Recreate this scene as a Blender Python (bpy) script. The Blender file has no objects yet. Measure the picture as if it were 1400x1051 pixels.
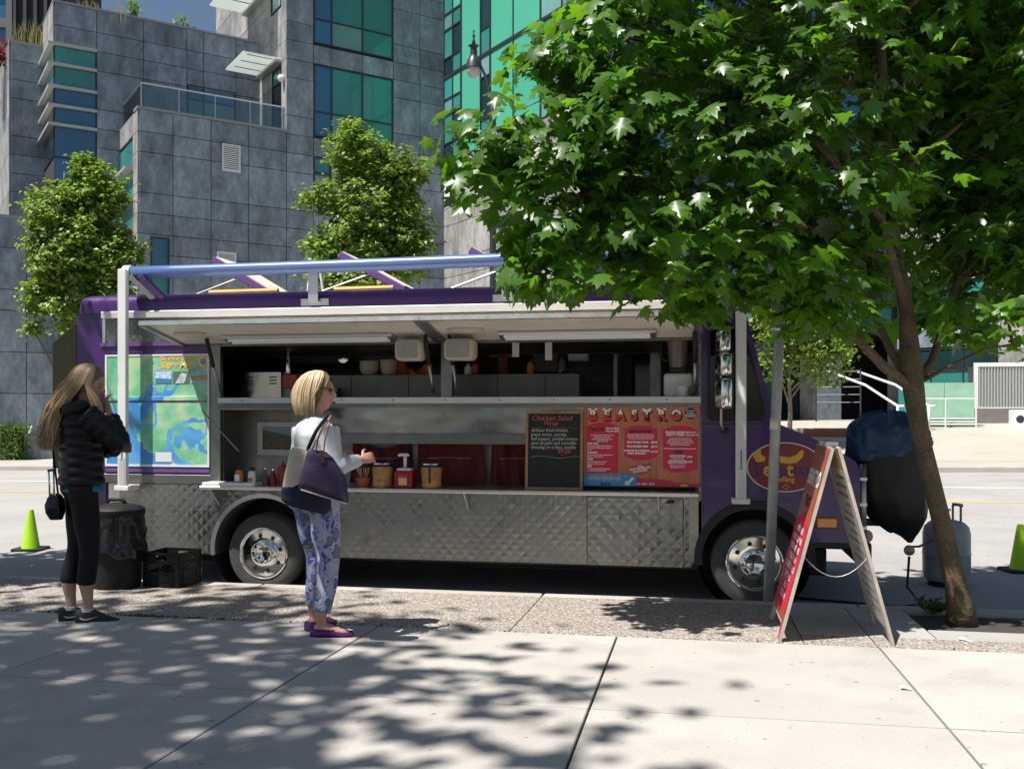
import bpy, bmesh, math, random
from mathutils import Vector, Matrix, noise
random.seed(7)
PI = math.pi
SC = bpy.context.scene
COL = SC.collection
# ---------------------------------------------------------------- camera, sky, sun, exposure
TH = math.radians(10.6); FPX = 1340.0; HY = 564.0; EYE = 1.45
CT, ST = math.cos(TH), math.sin(TH)
cam = bpy.data.cameras.new('camera'); cam_o = bpy.data.objects.new('camera', cam); COL.objects.link(cam_o)
cam.sensor_width = 36; cam.lens = 36 * FPX / 1400; cam.shift_y = (HY - 525.5) / 1400
cam.clip_start = 0.05; cam.clip_end = 3000
cam_o.location = (0, 0, EYE); cam_o.rotation_euler = (PI / 2, 0, TH)
SC.camera = cam_o
SUNV = Vector((0.60, 0.575, -1.72)).normalized()
sun = bpy.data.lights.new('sun', 'SUN'); sun.energy = 5.0; sun.angle = math.radians(0.53); sun.color = (1, 0.955, 0.89)
sun_o = bpy.data.objects.new('sun', sun); COL.objects.link(sun_o)
sun_o.rotation_euler = SUNV.to_track_quat('-Z', 'Y').to_euler(); sun_o.location = (-20, -20, 50)
W = bpy.data.worlds.new('World'); SC.world = W; W.use_nodes = True
wn = W.node_tree; bgn = wn.nodes['Background']
sky = wn.nodes.new('ShaderNodeTexSky'); sky.sky_type = 'NISHITA'; sky.sun_disc = False
sky.sun_elevation = math.asin(-SUNV.z); sky.sun_rotation = math.atan2(-SUNV.x, -SUNV.y)
sky.air_density = 1.0; sky.dust_density = 1.0; sky.ozone_density = 1.2
wn.links.new(sky.outputs[0], bgn.inputs[0]); bgn.inputs[1].default_value = 0.056
SC.view_settings.view_transform = 'Standard'; SC.view_settings.look = 'None'
SC.view_settings.exposure = 0.65; SC.view_settings.gamma = 1

# ---------------------------------------------------------------- measuring helpers (photo pixel -> metres)
def S(px, py, Y=8.25):            # X, Z on the upright plane Y
    t = (px - 700) / FPX; d = Y / (t * ST + CT)
    return (t * d * CT - d * ST, EYE - (py - HY) / FPX * d)
def D(px, py, d):                 # point at a given distance
    t = (px - 700) / FPX
    return Vector((t * d * CT - d * ST, t * d * ST + d * CT, EYE - (py - HY) / FPX * d))
KERB = 7.8
def walk_z(Y): return 0.02 * (KERB - Y) if Y < KERB else 0
def road_z(X, Y): return -0.13 + 0.0005 * (Y - 8) * (X + 4) if Y > 8 else -0.13
def P(px, py):                    # point on the near sidewalk
    z = 0
    for i in range(12):
        v = D(px, py, (EYE - z) * FPX / (py - HY)); z = walk_z(v.y)
    return Vector((v.x, v.y, z))

# ---------------------------------------------------------------- materials
MAT = {}
def lnk(nt, a, b): nt.links.new(a, b)
def mat(name, col, rough=0.6, metal=0.0, var=0.0, vs=4.0, bump=0.0, bs=60.0, orand=0.0, spec=0.5, dirt=None, alpha=1.0, trans=0.0, fine=0.0, fs=90.0, emit=0, coat=0.0, rvar=0.0, stretch=None):
    if name in MAT: return MAT[name]
    m = bpy.data.materials.new(name); m.use_nodes = True; nt = m.node_tree
    b = nt.nodes['Principled BSDF']; N = nt.nodes.new
    b.inputs['Base Color'].default_value = (*col, 1); b.inputs['Roughness'].default_value = rough
    b.inputs['Metallic'].default_value = metal; b.inputs['Specular IOR Level'].default_value = spec
    b.inputs['Alpha'].default_value = alpha; b.inputs['Transmission Weight'].default_value = trans
    b.inputs['Coat Weight'].default_value = coat
    if emit: b.inputs['Emission Color'].default_value = (*col, 1); b.inputs['Emission Strength'].default_value = emit
    out = None
    def mulmix(src, fac_out, lo, hi):
        mr = N('ShaderNodeMapRange'); lnk(nt, fac_out, mr.inputs[0])
        mr.inputs[1].default_value = .25; mr.inputs[2].default_value = .75; mr.inputs[3].default_value = lo; mr.inputs[4].default_value = hi
        mx = N('ShaderNodeMix'); mx.data_type = 'RGBA'; mx.blend_type = 'MULTIPLY'; mx.inputs[0].default_value = 1
        if src is None: mx.inputs[6].default_value = (*col, 1)
        else: lnk(nt, src, mx.inputs[6])
        lnk(nt, mr.outputs[0], mx.inputs[7]); return mx.outputs[2]
    geo = N('ShaderNodeNewGeometry'); vec = geo.outputs['Position']
    if stretch:
        mp = N('ShaderNodeMapping'); mp.inputs['Scale'].default_value = stretch; lnk(nt, vec, mp.inputs[0]); vec = mp.outputs[0]
    def nz(s, det=4):
        n = N('ShaderNodeTexNoise'); n.inputs['Scale'].default_value = s; n.inputs['Detail'].default_value = det
        lnk(nt, vec, n.inputs['Vector']); return n.outputs['Fac']
    if var: n1 = nz(vs, 5); out = mulmix(out, n1, 1 - var, 1 + var)
    if fine: out = mulmix(out, nz(fs, 2), 1 - fine, 1 + fine)
    if dirt:
        dc, amt, ds = dirt; n2 = nz(ds, 6)
        cr = N('ShaderNodeMapRange'); lnk(nt, n2, cr.inputs[0]); cr.inputs[1].default_value = .52; cr.inputs[2].default_value = .7; cr.inputs[3].default_value = 0; cr.inputs[4].default_value = amt
        mx = N('ShaderNodeMix'); mx.data_type = 'RGBA'; lnk(nt, cr.outputs[0], mx.inputs[0])
        if out is None: mx.inputs[6].default_value = (*col, 1)
        else: lnk(nt, out, mx.inputs[6])
        mx.inputs[7].default_value = (*dc, 1); out = mx.outputs[2]
    if orand:
        oi = N('ShaderNodeObjectInfo'); mr = N('ShaderNodeMapRange'); lnk(nt, oi.outputs['Random'], mr.inputs[0])
        mr.inputs[3].default_value = 1 - orand; mr.inputs[4].default_value = 1 + orand
        mx = N('ShaderNodeMix'); mx.data_type = 'RGBA'; mx.blend_type = 'MULTIPLY'; mx.inputs[0].default_value = 1
        if out is None: mx.inputs[6].default_value = (*col, 1)
        else: lnk(nt, out, mx.inputs[6])
        lnk(nt, mr.outputs[0], mx.inputs[7]); out = mx.outputs[2]
    if out is not None: lnk(nt, out, b.inputs['Base Color'])
    if rvar:
        mr = N('ShaderNodeMapRange'); lnk(nt, nz(vs * 2.3, 5), mr.inputs[0]); mr.inputs[1].default_value = .3; mr.inputs[2].default_value = .7
        mr.inputs[3].default_value = max(.03, rough - rvar); mr.inputs[4].default_value = rough + rvar; lnk(nt, mr.outputs[0], b.inputs['Roughness'])
    if bump:
        bp = N('ShaderNodeBump'); bp.inputs['Strength'].default_value = bump; bp.inputs['Distance'].default_value = .01
        lnk(nt, nz(bs, 3), bp.inputs['Height']); lnk(nt, bp.outputs[0], b.inputs['Normal'])
    MAT[name] = m; return m
def leafmat(name, col, tr, k=0.35, rough=.42, rnd=.3, scale=1.5):
    m = bpy.data.materials.new(name); m.use_nodes = True; nt = m.node_tree; b = nt.nodes['Principled BSDF']; N = nt.nodes.new
    geo = N('ShaderNodeNewGeometry'); n = N('ShaderNodeTexNoise'); n.inputs['Scale'].default_value = scale; n.inputs['Detail'].default_value = 3
    lnk(nt, geo.outputs['Position'], n.inputs['Vector'])
    mr = N('ShaderNodeMapRange'); mr.inputs[1].default_value = .3; mr.inputs[2].default_value = .7; mr.inputs[3].default_value = 1 - rnd; mr.inputs[4].default_value = 1 + rnd
    ad = N('ShaderNodeMath'); ad.operation = 'ADD'; ri = N('ShaderNodeMath'); ri.operation = 'MULTIPLY_ADD'
    lnk(nt, geo.outputs['Random Per Island'], ri.inputs[0]); ri.inputs[1].default_value = .5; ri.inputs[2].default_value = -.25
    lnk(nt, n.outputs['Fac'], ad.inputs[0]); lnk(nt, ri.outputs[0], ad.inputs[1]); lnk(nt, ad.outputs[0], mr.inputs[0])
    def mul(c):
        mx = N('ShaderNodeMix'); mx.data_type = 'RGBA'; mx.blend_type = 'MULTIPLY'; mx.inputs[0].default_value = 1
        mx.inputs[6].default_value = (*c, 1); lnk(nt, mr.outputs[0], mx.inputs[7]); return mx.outputs[2]
    lnk(nt, mul(col), b.inputs['Base Color']); b.inputs['Roughness'].default_value = rough; b.inputs['Specular IOR Level'].default_value = .55
    t = N('ShaderNodeBsdfTranslucent'); lnk(nt, mul(tr), t.inputs[0])
    ms = N('ShaderNodeMixShader'); ms.inputs[0].default_value = k; o = nt.nodes['Material Output']
    lnk(nt, b.outputs[0], ms.inputs[1]); lnk(nt, t.outputs[0], ms.inputs[2]); lnk(nt, ms.outputs[0], o.inputs[0]); MAT[name] = m
    return m

# ---------------------------------------------------------------- mesh builder
class G:
    def __init__(s): s.bm = bmesh.new()
    def face(s, pts):
        return s.bm.faces.new([s.bm.verts.new(p) for p in pts])
    def box(s, x0, x1, y0, y1, z0, z1, bev=0, seg=1, M=None):
        v = [s.bm.verts.new((x, y, z)) for x in (x0, x1) for y in (y0, y1) for z in (z0, z1)]
        f = [s.bm.faces.new([v[i] for i in q]) for q in ((0, 1, 3, 2), (4, 6, 7, 5), (0, 4, 5, 1), (2, 3, 7, 6), (0, 2, 6, 4), (1, 5, 7, 3))]
        if M: bmesh.ops.transform(s.bm, matrix=M, verts=v)
        if bev:
            e = list({e for q in f for e in q.edges}); bmesh.ops.bevel(s.bm, geom=e, offset=bev, segments=seg, profile=.5, affect='EDGES')
        return s
    def tube(s, pts, r, n=8, cap=True, squash=None):
        pts = [Vector(p) for p in pts]; k = len(pts); rs = r if isinstance(r, (list, tuple)) else [r] * k
        rings = []; up = None
        for i, p in enumerate(pts):
            t = (pts[min(i + 1, k - 1)] - pts[max(i - 1, 0)]).normalized()
            if up is None: up = Vector((0, 0, 1)) if abs(t.z) < .9 else Vector((1, 0, 0))
            a = t.cross(up).normalized(); b_ = a.cross(t).normalized(); up = b_
            q = squash or (1, 1)
            rings.append([s.bm.verts.new(p + a * math.cos(2 * PI * j / n) * rs[i] * q[0] + b_ * math.sin(2 * PI * j / n) * rs[i] * q[1]) for j in range(n)])
        for i in range(k - 1):
            for j in range(n): s.bm.faces.new((rings[i][j], rings[i][(j + 1) % n], rings[i + 1][(j + 1) % n], rings[i + 1][j]))
        if cap: s.bm.faces.new(rings[0][::-1]); s.bm.faces.new(rings[-1])
        return s
    def rings(s, R, cap=True):            # R: list of rings of points
        V = [[s.bm.verts.new(p) for p in r] for r in R]; n = len(V[0])
        for i in range(len(V) - 1):
            for j in range(n): s.bm.faces.new((V[i][j], V[i][(j + 1) % n], V[i + 1][(j + 1) % n], V[i + 1][j]))
        if cap: s.bm.faces.new(V[0][::-1]); s.bm.faces.new(V[-1])
        return s
    def lathe(s, prof, c=(0, 0, 0), axis='Z', n=24, cap=True, sx=1, sy=1):
        c = Vector(c); R = []
        for r, h in prof:
            ring = []
            for j in range(n):
                a = 2 * PI * j / n; x, y = r * math.cos(a) * sx, r * math.sin(a) * sy
                ring.append(c + (Vector((x, y, h)) if axis == 'Z' else Vector((x, h, y)) if axis == 'Y' else Vector((h, x, y))))
            R.append(ring)
        return s.rings(R, cap)
    def plate(s, loops, fn, thick):       # outer loop and holes in 2-D, fn(a,b)->3-D, thick = vector
        es = []; vs = []
        for L in loops:
            v = [s.bm.verts.new((a, b, 0)) for a, b in L]; vs += v
            es += [s.bm.edges.new((v[i], v[(i + 1) % len(v)])) for i in range(len(v))]
        f = [x for x in bmesh.ops.triangle_fill(s.bm, use_beauty=True, use_dissolve=False, edges=es)['geom'] if isinstance(x, bmesh.types.BMFace)]
        for v in vs: v.co = Vector(fn(v.co.x, v.co.y))
        if thick is not None:
            r = bmesh.ops.extrude_face_region(s.bm, geom=f)
            bmesh.ops.translate(s.bm, vec=Vector(thick), verts=[x for x in r['geom'] if isinstance(x, bmesh.types.BMVert)])
        return s
    def grid(s, fn, nu, nv):
        V = [[s.bm.verts.new(fn(i / nu, j / nv)) for j in range(nv + 1)] for i in range(nu + 1)]
        for i in range(nu):
            for j in range(nv): s.bm.faces.new((V[i][j], V[i + 1][j], V[i + 1][j + 1], V[i][j + 1]))
        return s
    def text(s, body, size, x, z, Y, align='LEFT', bold=0.0, shear=0.0, M=None, sx=1.0):
        cu = bpy.data.curves.new('t', 'FONT'); cu.body = body; cu.size = size; cu.align_x = align; cu.shear = shear
        cu.offset = bold; cu.resolution_u = 3
        o = bpy.data.objects.new('t', cu); me = bpy.data.meshes.new_from_object(o)
        T = M if M is not None else Matrix.Translation((x, Y, z)) @ Matrix.Rotation(PI / 2, 4, 'X')
        me.transform(T @ Matrix.Diagonal((sx, 1, 1, 1))); s.bm.from_mesh(me); bpy.data.meshes.remove(me); bpy.data.objects.remove(o); bpy.data.curves.remove(cu)
        return s
    def ball(s, c, r, n=10, m=7):
        r = r if isinstance(r, (tuple, list)) else (r, r, r); c = Vector(c)
        R = [[c + Vector((r[0] * math.sin(PI * i / m) * math.cos(2 * PI * j / n), r[1] * math.sin(PI * i / m) * math.sin(2 * PI * j / n), r[2] * math.cos(PI * i / m))) for j in range(n)] for i in range(1, m)]
        return s.rings(R)
    def quilt(s, x0, x1, z0, z1, Y, cw=.085, ch=.085, h=.006, arch=None, jit=.4):
        nx = int((x1 - x0) / cw) + 2; nz = int((z1 - z0) / ch) + 2; VT = {}
        def fix(x, z):
            x = min(max(x, x0), x1); z = min(max(z, z0), z1)
            if arch:
                dx, dz = x - arch[0], z - arch[1]; q = math.hypot(dx, dz)
                if q < arch[2] and q > 1e-6: x, z = arch[0] + dx / q * arch[2], max(z0, arch[1] + dz / q * arch[2])
            return x, z
        def vt(i, j, c=False):
            if (i, j) not in VT:
                x, z = fix(x0 + i * cw / 2, z0 + j * ch / 2)
                VT[(i, j)] = s.bm.verts.new((x, Y - (h * random.uniform(1 - jit, 1 + jit) if c else 0), z))
            return VT[(i, j)]
        for i in range(0, 2 * nx):
            for j in range(0, 2 * nz):
                if (i + j) % 2 == 0: continue
                cx, cz = x0 + i * cw / 2, z0 + j * ch / 2
                if cx > x1 + cw / 2 or cz > z1 + ch / 2: continue
                if arch and math.hypot(cx - arch[0], cz - arch[1]) < arch[2] - .02: continue
                c_ = vt(i, j, True); q = [vt(i - 1, j), vt(i, j - 1), vt(i + 1, j), vt(i, j + 1)]
                for k in range(4):
                    tri = (c_, q[k], q[(k + 1) % 4]); a, b, cc = [t.co for t in tri]
                    if ((b - a).cross(cc - a)).length > 1e-6:
                        try: s.bm.faces.new(tri)
                        except ValueError: pass
        return s
    def mesh(s, name, m, smooth=False):
        bmesh.ops.recalc_face_normals(s.bm, faces=s.bm.faces[:])
        me = bpy.data.meshes.new(name); s.bm.to_mesh(me); s.bm.free()
        for x in (m if isinstance(m, (list, tuple)) else [m]): me.materials.append(MAT[x] if isinstance(x, str) else x)
        if smooth:
            me.shade_smooth() if smooth is True else me.set_sharp_from_angle(angle=smooth)
            if smooth is not True:
                for p in me.polygons: p.use_smooth = True
                me.set_sharp_from_angle(angle=smooth)
        return me
SH = math.radians(35)
def par(o, parent, local):
    o.parent = parent
    if not local and parent.type == 'EMPTY':
        o.matrix_parent_inverse = (Matrix.Translation(parent.location) @ parent.rotation_euler.to_matrix().to_4x4()).inverted()
def ob(name, g, m, parent=None, smooth=False, local=False):
    me = g.mesh(name, m, smooth) if isinstance(g, G) else g
    o = bpy.data.objects.new(name, me); COL.objects.link(o)
    if parent: par(o, parent, local)
    return o
def tag(o, label, cat, group=None):
    o['label'] = label; o['category'] = cat
    if group: o['group'] = group
    return o
def thing(name, label, cat, loc=(0, 0, 0), rz=0, group=None):
    o = bpy.data.objects.new(name, None); COL.objects.link(o); o.location = loc; o.rotation_euler = (0, 0, rz); o.empty_display_size = .2
    return tag(o, label, cat, group)
def struct(name, g, m, smooth=False): o = ob(name, g, m, None, smooth); o['kind'] = 'structure'; return o
def copy_tree(o, parent=None):
    c_ = o.copy(); COL.objects.link(c_); c_.parent = parent
    for ch in list(o.children): copy_tree(ch, c_)
    return c_
def circ(cx, cy, r, n=24, a0=0, a1=2 * PI, end=False):
    return [(cx + r * math.cos(a0 + (a1 - a0) * i / n), cy + r * math.sin(a0 + (a1 - a0) * i / n)) for i in range(n + (1 if end else 0))]
def rrect(x0, x1, y0, y1, r, n=4):
    L = []
    for cx, cy, a in ((x1 - r, y1 - r, 0), (x0 + r, y1 - r, PI / 2), (x0 + r, y0 + r, PI), (x1 - r, y0 + r, 3 * PI / 2)):
        L += circ(cx, cy, r, n, a, a + PI / 2, True)
    return L
def xz(Y): return lambda a, b: (a, Y, b)

# ---------------------------------------------------------------- shared materials
mat('concrete', (.43, .405, .375), .85, var=.10, vs=1.1, fine=.10, fs=160, bump=.25, bs=220, orand=.05, dirt=((.27, .25, .23), .35, 2.3))
mat('concrete_grey', (.36, .35, .33), .85, var=.10, vs=1.5, fine=.12, fs=140, bump=.25, bs=200, orand=.05)  # greyer, smooth concrete of the slabs around the tree pit
mat('joint_dirt', (.05, .042, .036), .95, var=.3, vs=20)
mat('kerb_concrete', (.40, .375, .345), .85, var=.12, vs=2, fine=.12, fs=120, bump=.3, bs=150)
mat('asphalt', (.34, .33, .315), .9, var=.10, vs=.7, fine=.10, fs=70, bump=.3, bs=140, dirt=((.26, .25, .24), .5, .8))
mat('far_concrete', (.40, .365, .32), .9, var=.10, vs=.8, fine=.08, fs=30)
mat('line_white', (.8, .8, .78), .7, var=.08, vs=6); mat('line_yellow', (.75, .45, .08), .7, var=.1, vs=6)
mat('soil', (.06, .045, .03), 1, var=.4, vs=9, bump=.8, bs=40)
def speckle(name, k, scale=24, amt=.55, thr=.16):
    m = MAT[name]; nt = m.node_tree; N = nt.nodes.new; b = nt.nodes['Principled BSDF']; src = b.inputs['Base Color'].links[0].from_socket
    geo = N('ShaderNodeNewGeometry'); out = src
    for sc, th, lo in ((scale, thr, 1 - amt), (3.1, .055, .55), (95, .28, .78)):
        v = N('ShaderNodeTexVoronoi'); v.inputs['Scale'].default_value = sc; lnk(nt, geo.outputs['Position'], v.inputs['Vector'])
        sp = N('ShaderNodeSeparateColor'); lnk(nt, v.outputs['Color'], sp.inputs[0])
        th_ = N('ShaderNodeMath'); th_.operation = 'MULTIPLY'; lnk(nt, sp.outputs[1], th_.inputs[0]); th_.inputs[1].default_value = th * 1.6
        lt = N('ShaderNodeMath'); lt.operation = 'LESS_THAN'; lnk(nt, v.outputs['Distance'], lt.inputs[0]); lnk(nt, th_.outputs[0], lt.inputs[1])
        gt = N('ShaderNodeMath'); gt.operation = 'MULTIPLY'; lnk(nt, lt.outputs[0], gt.inputs[0]); g2 = N('ShaderNodeMath'); g2.operation = 'GREATER_THAN'; lnk(nt, sp.outputs[0], g2.inputs[0]); g2.inputs[1].default_value = k; lnk(nt, g2.outputs[0], gt.inputs[1])
        mr = N('ShaderNodeMapRange'); lnk(nt, gt.outputs[0], mr.inputs[0]); mr.inputs[3].default_value = 1; mr.inputs[4].default_value = lo
        mx = N('ShaderNodeMix'); mx.data_type = 'RGBA'; mx.blend_type = 'MULTIPLY'; mx.inputs[0].default_value = 1; lnk(nt, out, mx.inputs[6]); lnk(nt, mr.outputs[0], mx.inputs[7]); out = mx.outputs[2]
    lnk(nt, out, b.inputs['Base Color'])
speckle('concrete', .86, 17, .4); speckle('concrete_grey', .85, 17, .4); speckle('asphalt', .55)
def aggregate():
    m = mat('aggregate', (.34, .30, .26), .9, var=.08, vs=1.4, bump=.0); nt = m.node_tree; N = nt.nodes.new; b = nt.nodes['Principled BSDF']
    geo = N('ShaderNodeNewGeometry'); v = N('ShaderNodeTexVoronoi'); v.inputs['Scale'].default_value = 75; lnk(nt, geo.outputs['Position'], v.inputs['Vector'])
    cr = N('ShaderNodeValToRGB'); e = cr.color_ramp.elements; e[0].color = (.17, .14, .115, 1); e[1].color = (.60, .55, .49, 1)
    for p, c_ in ((.35, (.36, .30, .25)), (.6, (.46, .43, .39)), (.8, (.25, .23, .215))): q = cr.color_ramp.elements.new(p); q.color = (*c_, 1)
    sp = N('ShaderNodeSeparateColor'); lnk(nt, v.outputs['Color'], sp.inputs[0]); lnk(nt, sp.outputs[0], cr.inputs[0])
    mx = N('ShaderNodeMix'); mx.data_type = 'RGBA'; mx.blend_type = 'MULTIPLY'; mx.inputs[0].default_value = 1; lnk(nt, cr.outputs[0], mx.inputs[6])
    mr = N('ShaderNodeMapRange'); lnk(nt, v.outputs['Distance'], mr.inputs[0]); mr.inputs[1].default_value = .2; mr.inputs[2].default_value = .7; mr.inputs[3].default_value = 1.2; mr.inputs[4].default_value = .62
    lnk(nt, mr.outputs[0], mx.inputs[7]); lnk(nt, mx.outputs[2], b.inputs['Base Color'])
    bp = N('ShaderNodeBump'); bp.inputs['Strength'].default_value = .7; bp.inputs['Distance'].default_value = .006; bp.invert = True
    lnk(nt, v.outputs['Distance'], bp.inputs['Height']); lnk(nt, bp.outputs[0], b.inputs['Normal'])
aggregate()

# ---------------------------------------------------------------- the ground
sw = struct('sidewalk', G().grid(lambda u, v: (-40 + 80 * u, -30 + (7.74 + 30) * v, walk_z(-30 + 37.74 * v) - .02), 1, 1), 'joint_dirt')
def slab(x0, x1, y0, y1, m, gap=.006, name='paving_slab'):
    cy = (y0 + y1) / 2; g = G().box(x0 + gap, x1 - gap, y0 + gap * 1.7, y1 - gap * 1.7, -.06, 0, .004, 1)
    bmesh.ops.rotate(g.bm, cent=(0, cy, 0), matrix=Matrix.Rotation(-.02, 3, 'X'), verts=g.bm.verts[:])
    bmesh.ops.translate(g.bm, vec=(0, 0, walk_z(cy) + random.uniform(-.0012, .0012)), verts=g.bm.verts[:])
    return ob(name, g, m, sw)
YB, YL, PX, PITCH = 6.25, 4.59, -.49, 1.585
rows = [YB, YL, 2.94, 1.3, -.35, -2.0]
for r in range(len(rows) - 1):
    for k in range(-6, 6): slab(PX + k * PITCH, PX + (k + 1) * PITCH, rows[r + 1], rows[r], 'concrete')
for x0, x1 in ((-10, -5), (4.7, 9.02)): 
    pass
for a, b_ in ((-9.9, -6.75), (-6.75, -4.9), (-4.9, -3.06), (-3.06, -1.19), (-1.19, .66)): slab(a, b_, YB, 7.64, 'aggregate', .003, 'aggregate_slab')
for a, b_ in ((.66, 1.09), (1.09, 2.9), (2.9, 5.0), (5.0, 9.0)): slab(a, b_, YB, 6.56, 'aggregate', .003, 'aggregate_slab')
for a, b_ in ((.66, 1.09), (1.09, 1.5), (2.9, 5.0), (5.0, 9.0)): slab(a, b_, 6.56, 7.64, 'concrete_grey', .004)
slab(1.5, 2.9, 6.56, 6.86, 'concrete_grey', .004); slab(1.5, 2.9, 7.5, 7.64, 'concrete_grey', .004)
g = G().grid(lambda u, v: (1.5 + 1.4 * u, 6.86 + .64 * v, .0 + .014 * noise.noise((u * 9, v * 6, 1)) - .012), 24, 12)
o = ob('tree_pit_soil', g, 'soil', sw, True)
for k in range(-4, 4):
    ob('kerb_stone', G().box(-1.2 + k * 2.4 + .004, -1.2 + (k + 1) * 2.4 - .004, 7.645, KERB + .0, -.2, .0, .018, 2), 'kerb_concrete', sw, SH)
def gz(X, Y):
    if Y < 8: return -.13
    return road_z(X, Y)
road = struct('road', G().grid(lambda u, v: ((lambda X, Y: (X, Y, gz(X, Y)))(-45 + 90 * u, KERB - .05 + (26.0 - KERB + .05) * v)), 30, 20), 'asphalt', True)
def strip(name, Y, w, m):
    ob(name, G().grid(lambda u, v: ((lambda X, y: (X, y, gz(X, y) + .005))(-45 + 90 * u, Y + w * v)), 30, 1), m, road)
strip('lane_line', 17.95, .13, 'line_yellow'); strip('lane_line', 21.1, .13, 'line_white')
def far_z(X, Y):
    z = road_z(X, 26) + .15
    if X > -6: z += max(0, min(1, (Y - 29.3) / 8.5)) * (1.06) * min(1, (X + 6) / 8)
    return z
fs = struct('far_sidewalk', G().grid(lambda u, v: ((lambda X, Y: (X, Y, far_z(X, Y)))(-45 + 90 * u, 26.15 + 32 * v)), 60, 36), 'far_concrete', True)
ob('far_kerb', G().grid(lambda u, v: ((lambda X, k: (X, (26.0, 26.0, 26.02, 26.16)[k], road_z(X, 26) + (-.05, .12, .152, .153)[k]))(-45 + 90 * u, int(round(v * 3)))), 30, 3), 'kerb_concrete', fs)
ob('far_path_edge', G().grid(lambda u, v: ((lambda X, Y: (X, Y, far_z(X, Y) + .006))(-45 + 90 * u, 28.6 + .55 * v)), 60, 1), 'line_white', fs).data.materials[0] = mat('pale_concrete', (.47, .44, .40), .9, var=.08)
struct('ground', G().box(-400, 400, -400, 600, -1.2, -.6), mat('ground_far', (.25, .24, .22), .95, var=.15, vs=.1))
# ================================================================ the food truck
mat('purple', (.052, .014, .115), .34, var=.12, vs=3, spec=.5, coat=.25, rvar=.08, dirt=((.065, .03, .115), .25, 5))
mat('purple_light', (.15, .07, .26), .4, var=.1, vs=3)
mat('steel', (.28, .275, .255), .36, 1, var=.12, vs=3, rvar=.12, dirt=((.28, .255, .22), .35, 3))
mat('steel_dull', (.22, .22, .205), .42, 1, var=.15, vs=3, rvar=.1, dirt=((.2, .18, .15), .5, 5))
mat('steel_mirror', (.42, .41, .385), .16, 1, var=.06, vs=4, rvar=.08)
mat('chrome', (.78, .77, .75), .10, 1, var=.05, vs=8)
mat('white_paint', (.78, .78, .77), .4, var=.05, vs=5); mat('cream', (.74, .68, .59), .5, var=.08, vs=4, dirt=((.42, .36, .28), .4, 6))
mat('beige_plastic', (.55, .50, .40), .5, var=.1, vs=9); mat('rubber', (.022, .021, .020), .75, var=.2, vs=14, bump=.2, bs=60)
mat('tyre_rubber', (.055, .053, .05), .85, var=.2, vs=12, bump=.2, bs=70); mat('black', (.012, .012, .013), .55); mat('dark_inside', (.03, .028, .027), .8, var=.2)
mat('aluminium', (.66, .66, .65), .4, 1, var=.06, vs=6); mat('galv', (.42, .43, .42), .45, 1, var=.15, vs=9, dirt=((.3, .3, .28), .5, 14))
mat('blue_tube', (.085, .155, .38), .32, var=.08, vs=3, coat=.5); mat('orange', (.75, .13, .03), .5); mat('amber', (.9, .25, .02), .25, coat=.6)
mat('rust', (.19, .08, .03), .9, var=.4, vs=20); mat('yellow_pole', (.72, .38, .05), .5, var=.1, vs=9); mat('rail_white', (.62, .61, .60), .4, .3, var=.08, vs=5)
mat('dark_glass', (.01, .013, .014), .04, spec=.6); mat('wood_plain', (.30, .15, .06), .6, var=.3, vs=14)
def glass(name, tint=(.75, .85, .83), mixf=.25):
    m = bpy.data.materials.new(name); m.use_nodes = True; nt = m.node_tree; N = nt.nodes.new; nt.nodes.remove(nt.nodes['Principled BSDF'])
    g_ = N('ShaderNodeBsdfGlossy'); g_.inputs['Roughness'].default_value = .03; t = N('ShaderNodeBsdfTransparent'); t.inputs[0].default_value = (*tint, 1)
    ms = N('ShaderNodeMixShader'); fr = N('ShaderNodeFresnel'); fr.inputs[0].default_value = 1.5
    ad = N('ShaderNodeMath'); ad.operation = 'ADD'; ad.use_clamp = True; lnk(nt, fr.outputs[0], ad.inputs[0]); ad.inputs[1].default_value = mixf
    lnk(nt, ad.outputs[0], ms.inputs[0]); lnk(nt, t.outputs[0], ms.inputs[1]); lnk(nt, g_.outputs[0], ms.inputs[2]); lnk(nt, ms.outputs[0], nt.nodes['Material Output'].inputs[0]); MAT[name] = m
glass('glass', mixf=.06); glass('cab_glass', (.22, .27, .26), .0); glass('glass_green', (.45, .75, .62), .12)
TY = 8.25
ROAD = -.13
XR, ZG = S(105, 420)[0], 2.37
XC = S(959, 600)[0]; XN = S(1176, 690)[0]
YF = TY + 2.12
T = thing('food_truck', 'purple and quilted steel food truck with raised serving hatches parked at the kerb', 'food truck', (-2, 9.3, ROAD))
def zz(px, py, Y=TY): return S(px, py, Y)[1]
def xx(px, Y=TY): return S(px, 500, Y)[0]
Z_SILL0, Z_SILL1 = 1.53, 1.585           # counter of the serving window
Z_TOP = 2.06                              # top of window opening
Z_SH = .80                                # condiment shelf
Z_SK = .745                               # top of skirt
Z_B = .17                                 # bottom of skirt
XW0, XW1 = xx(300), xx(955)              # serving window
XM0, XM1 = xx(145), xx(287)              # map
RWX, RWZ, FWX, FWZ, WR = xx(363, TY + .03), .222, xx(1031, TY + .03), .222, .352
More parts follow.
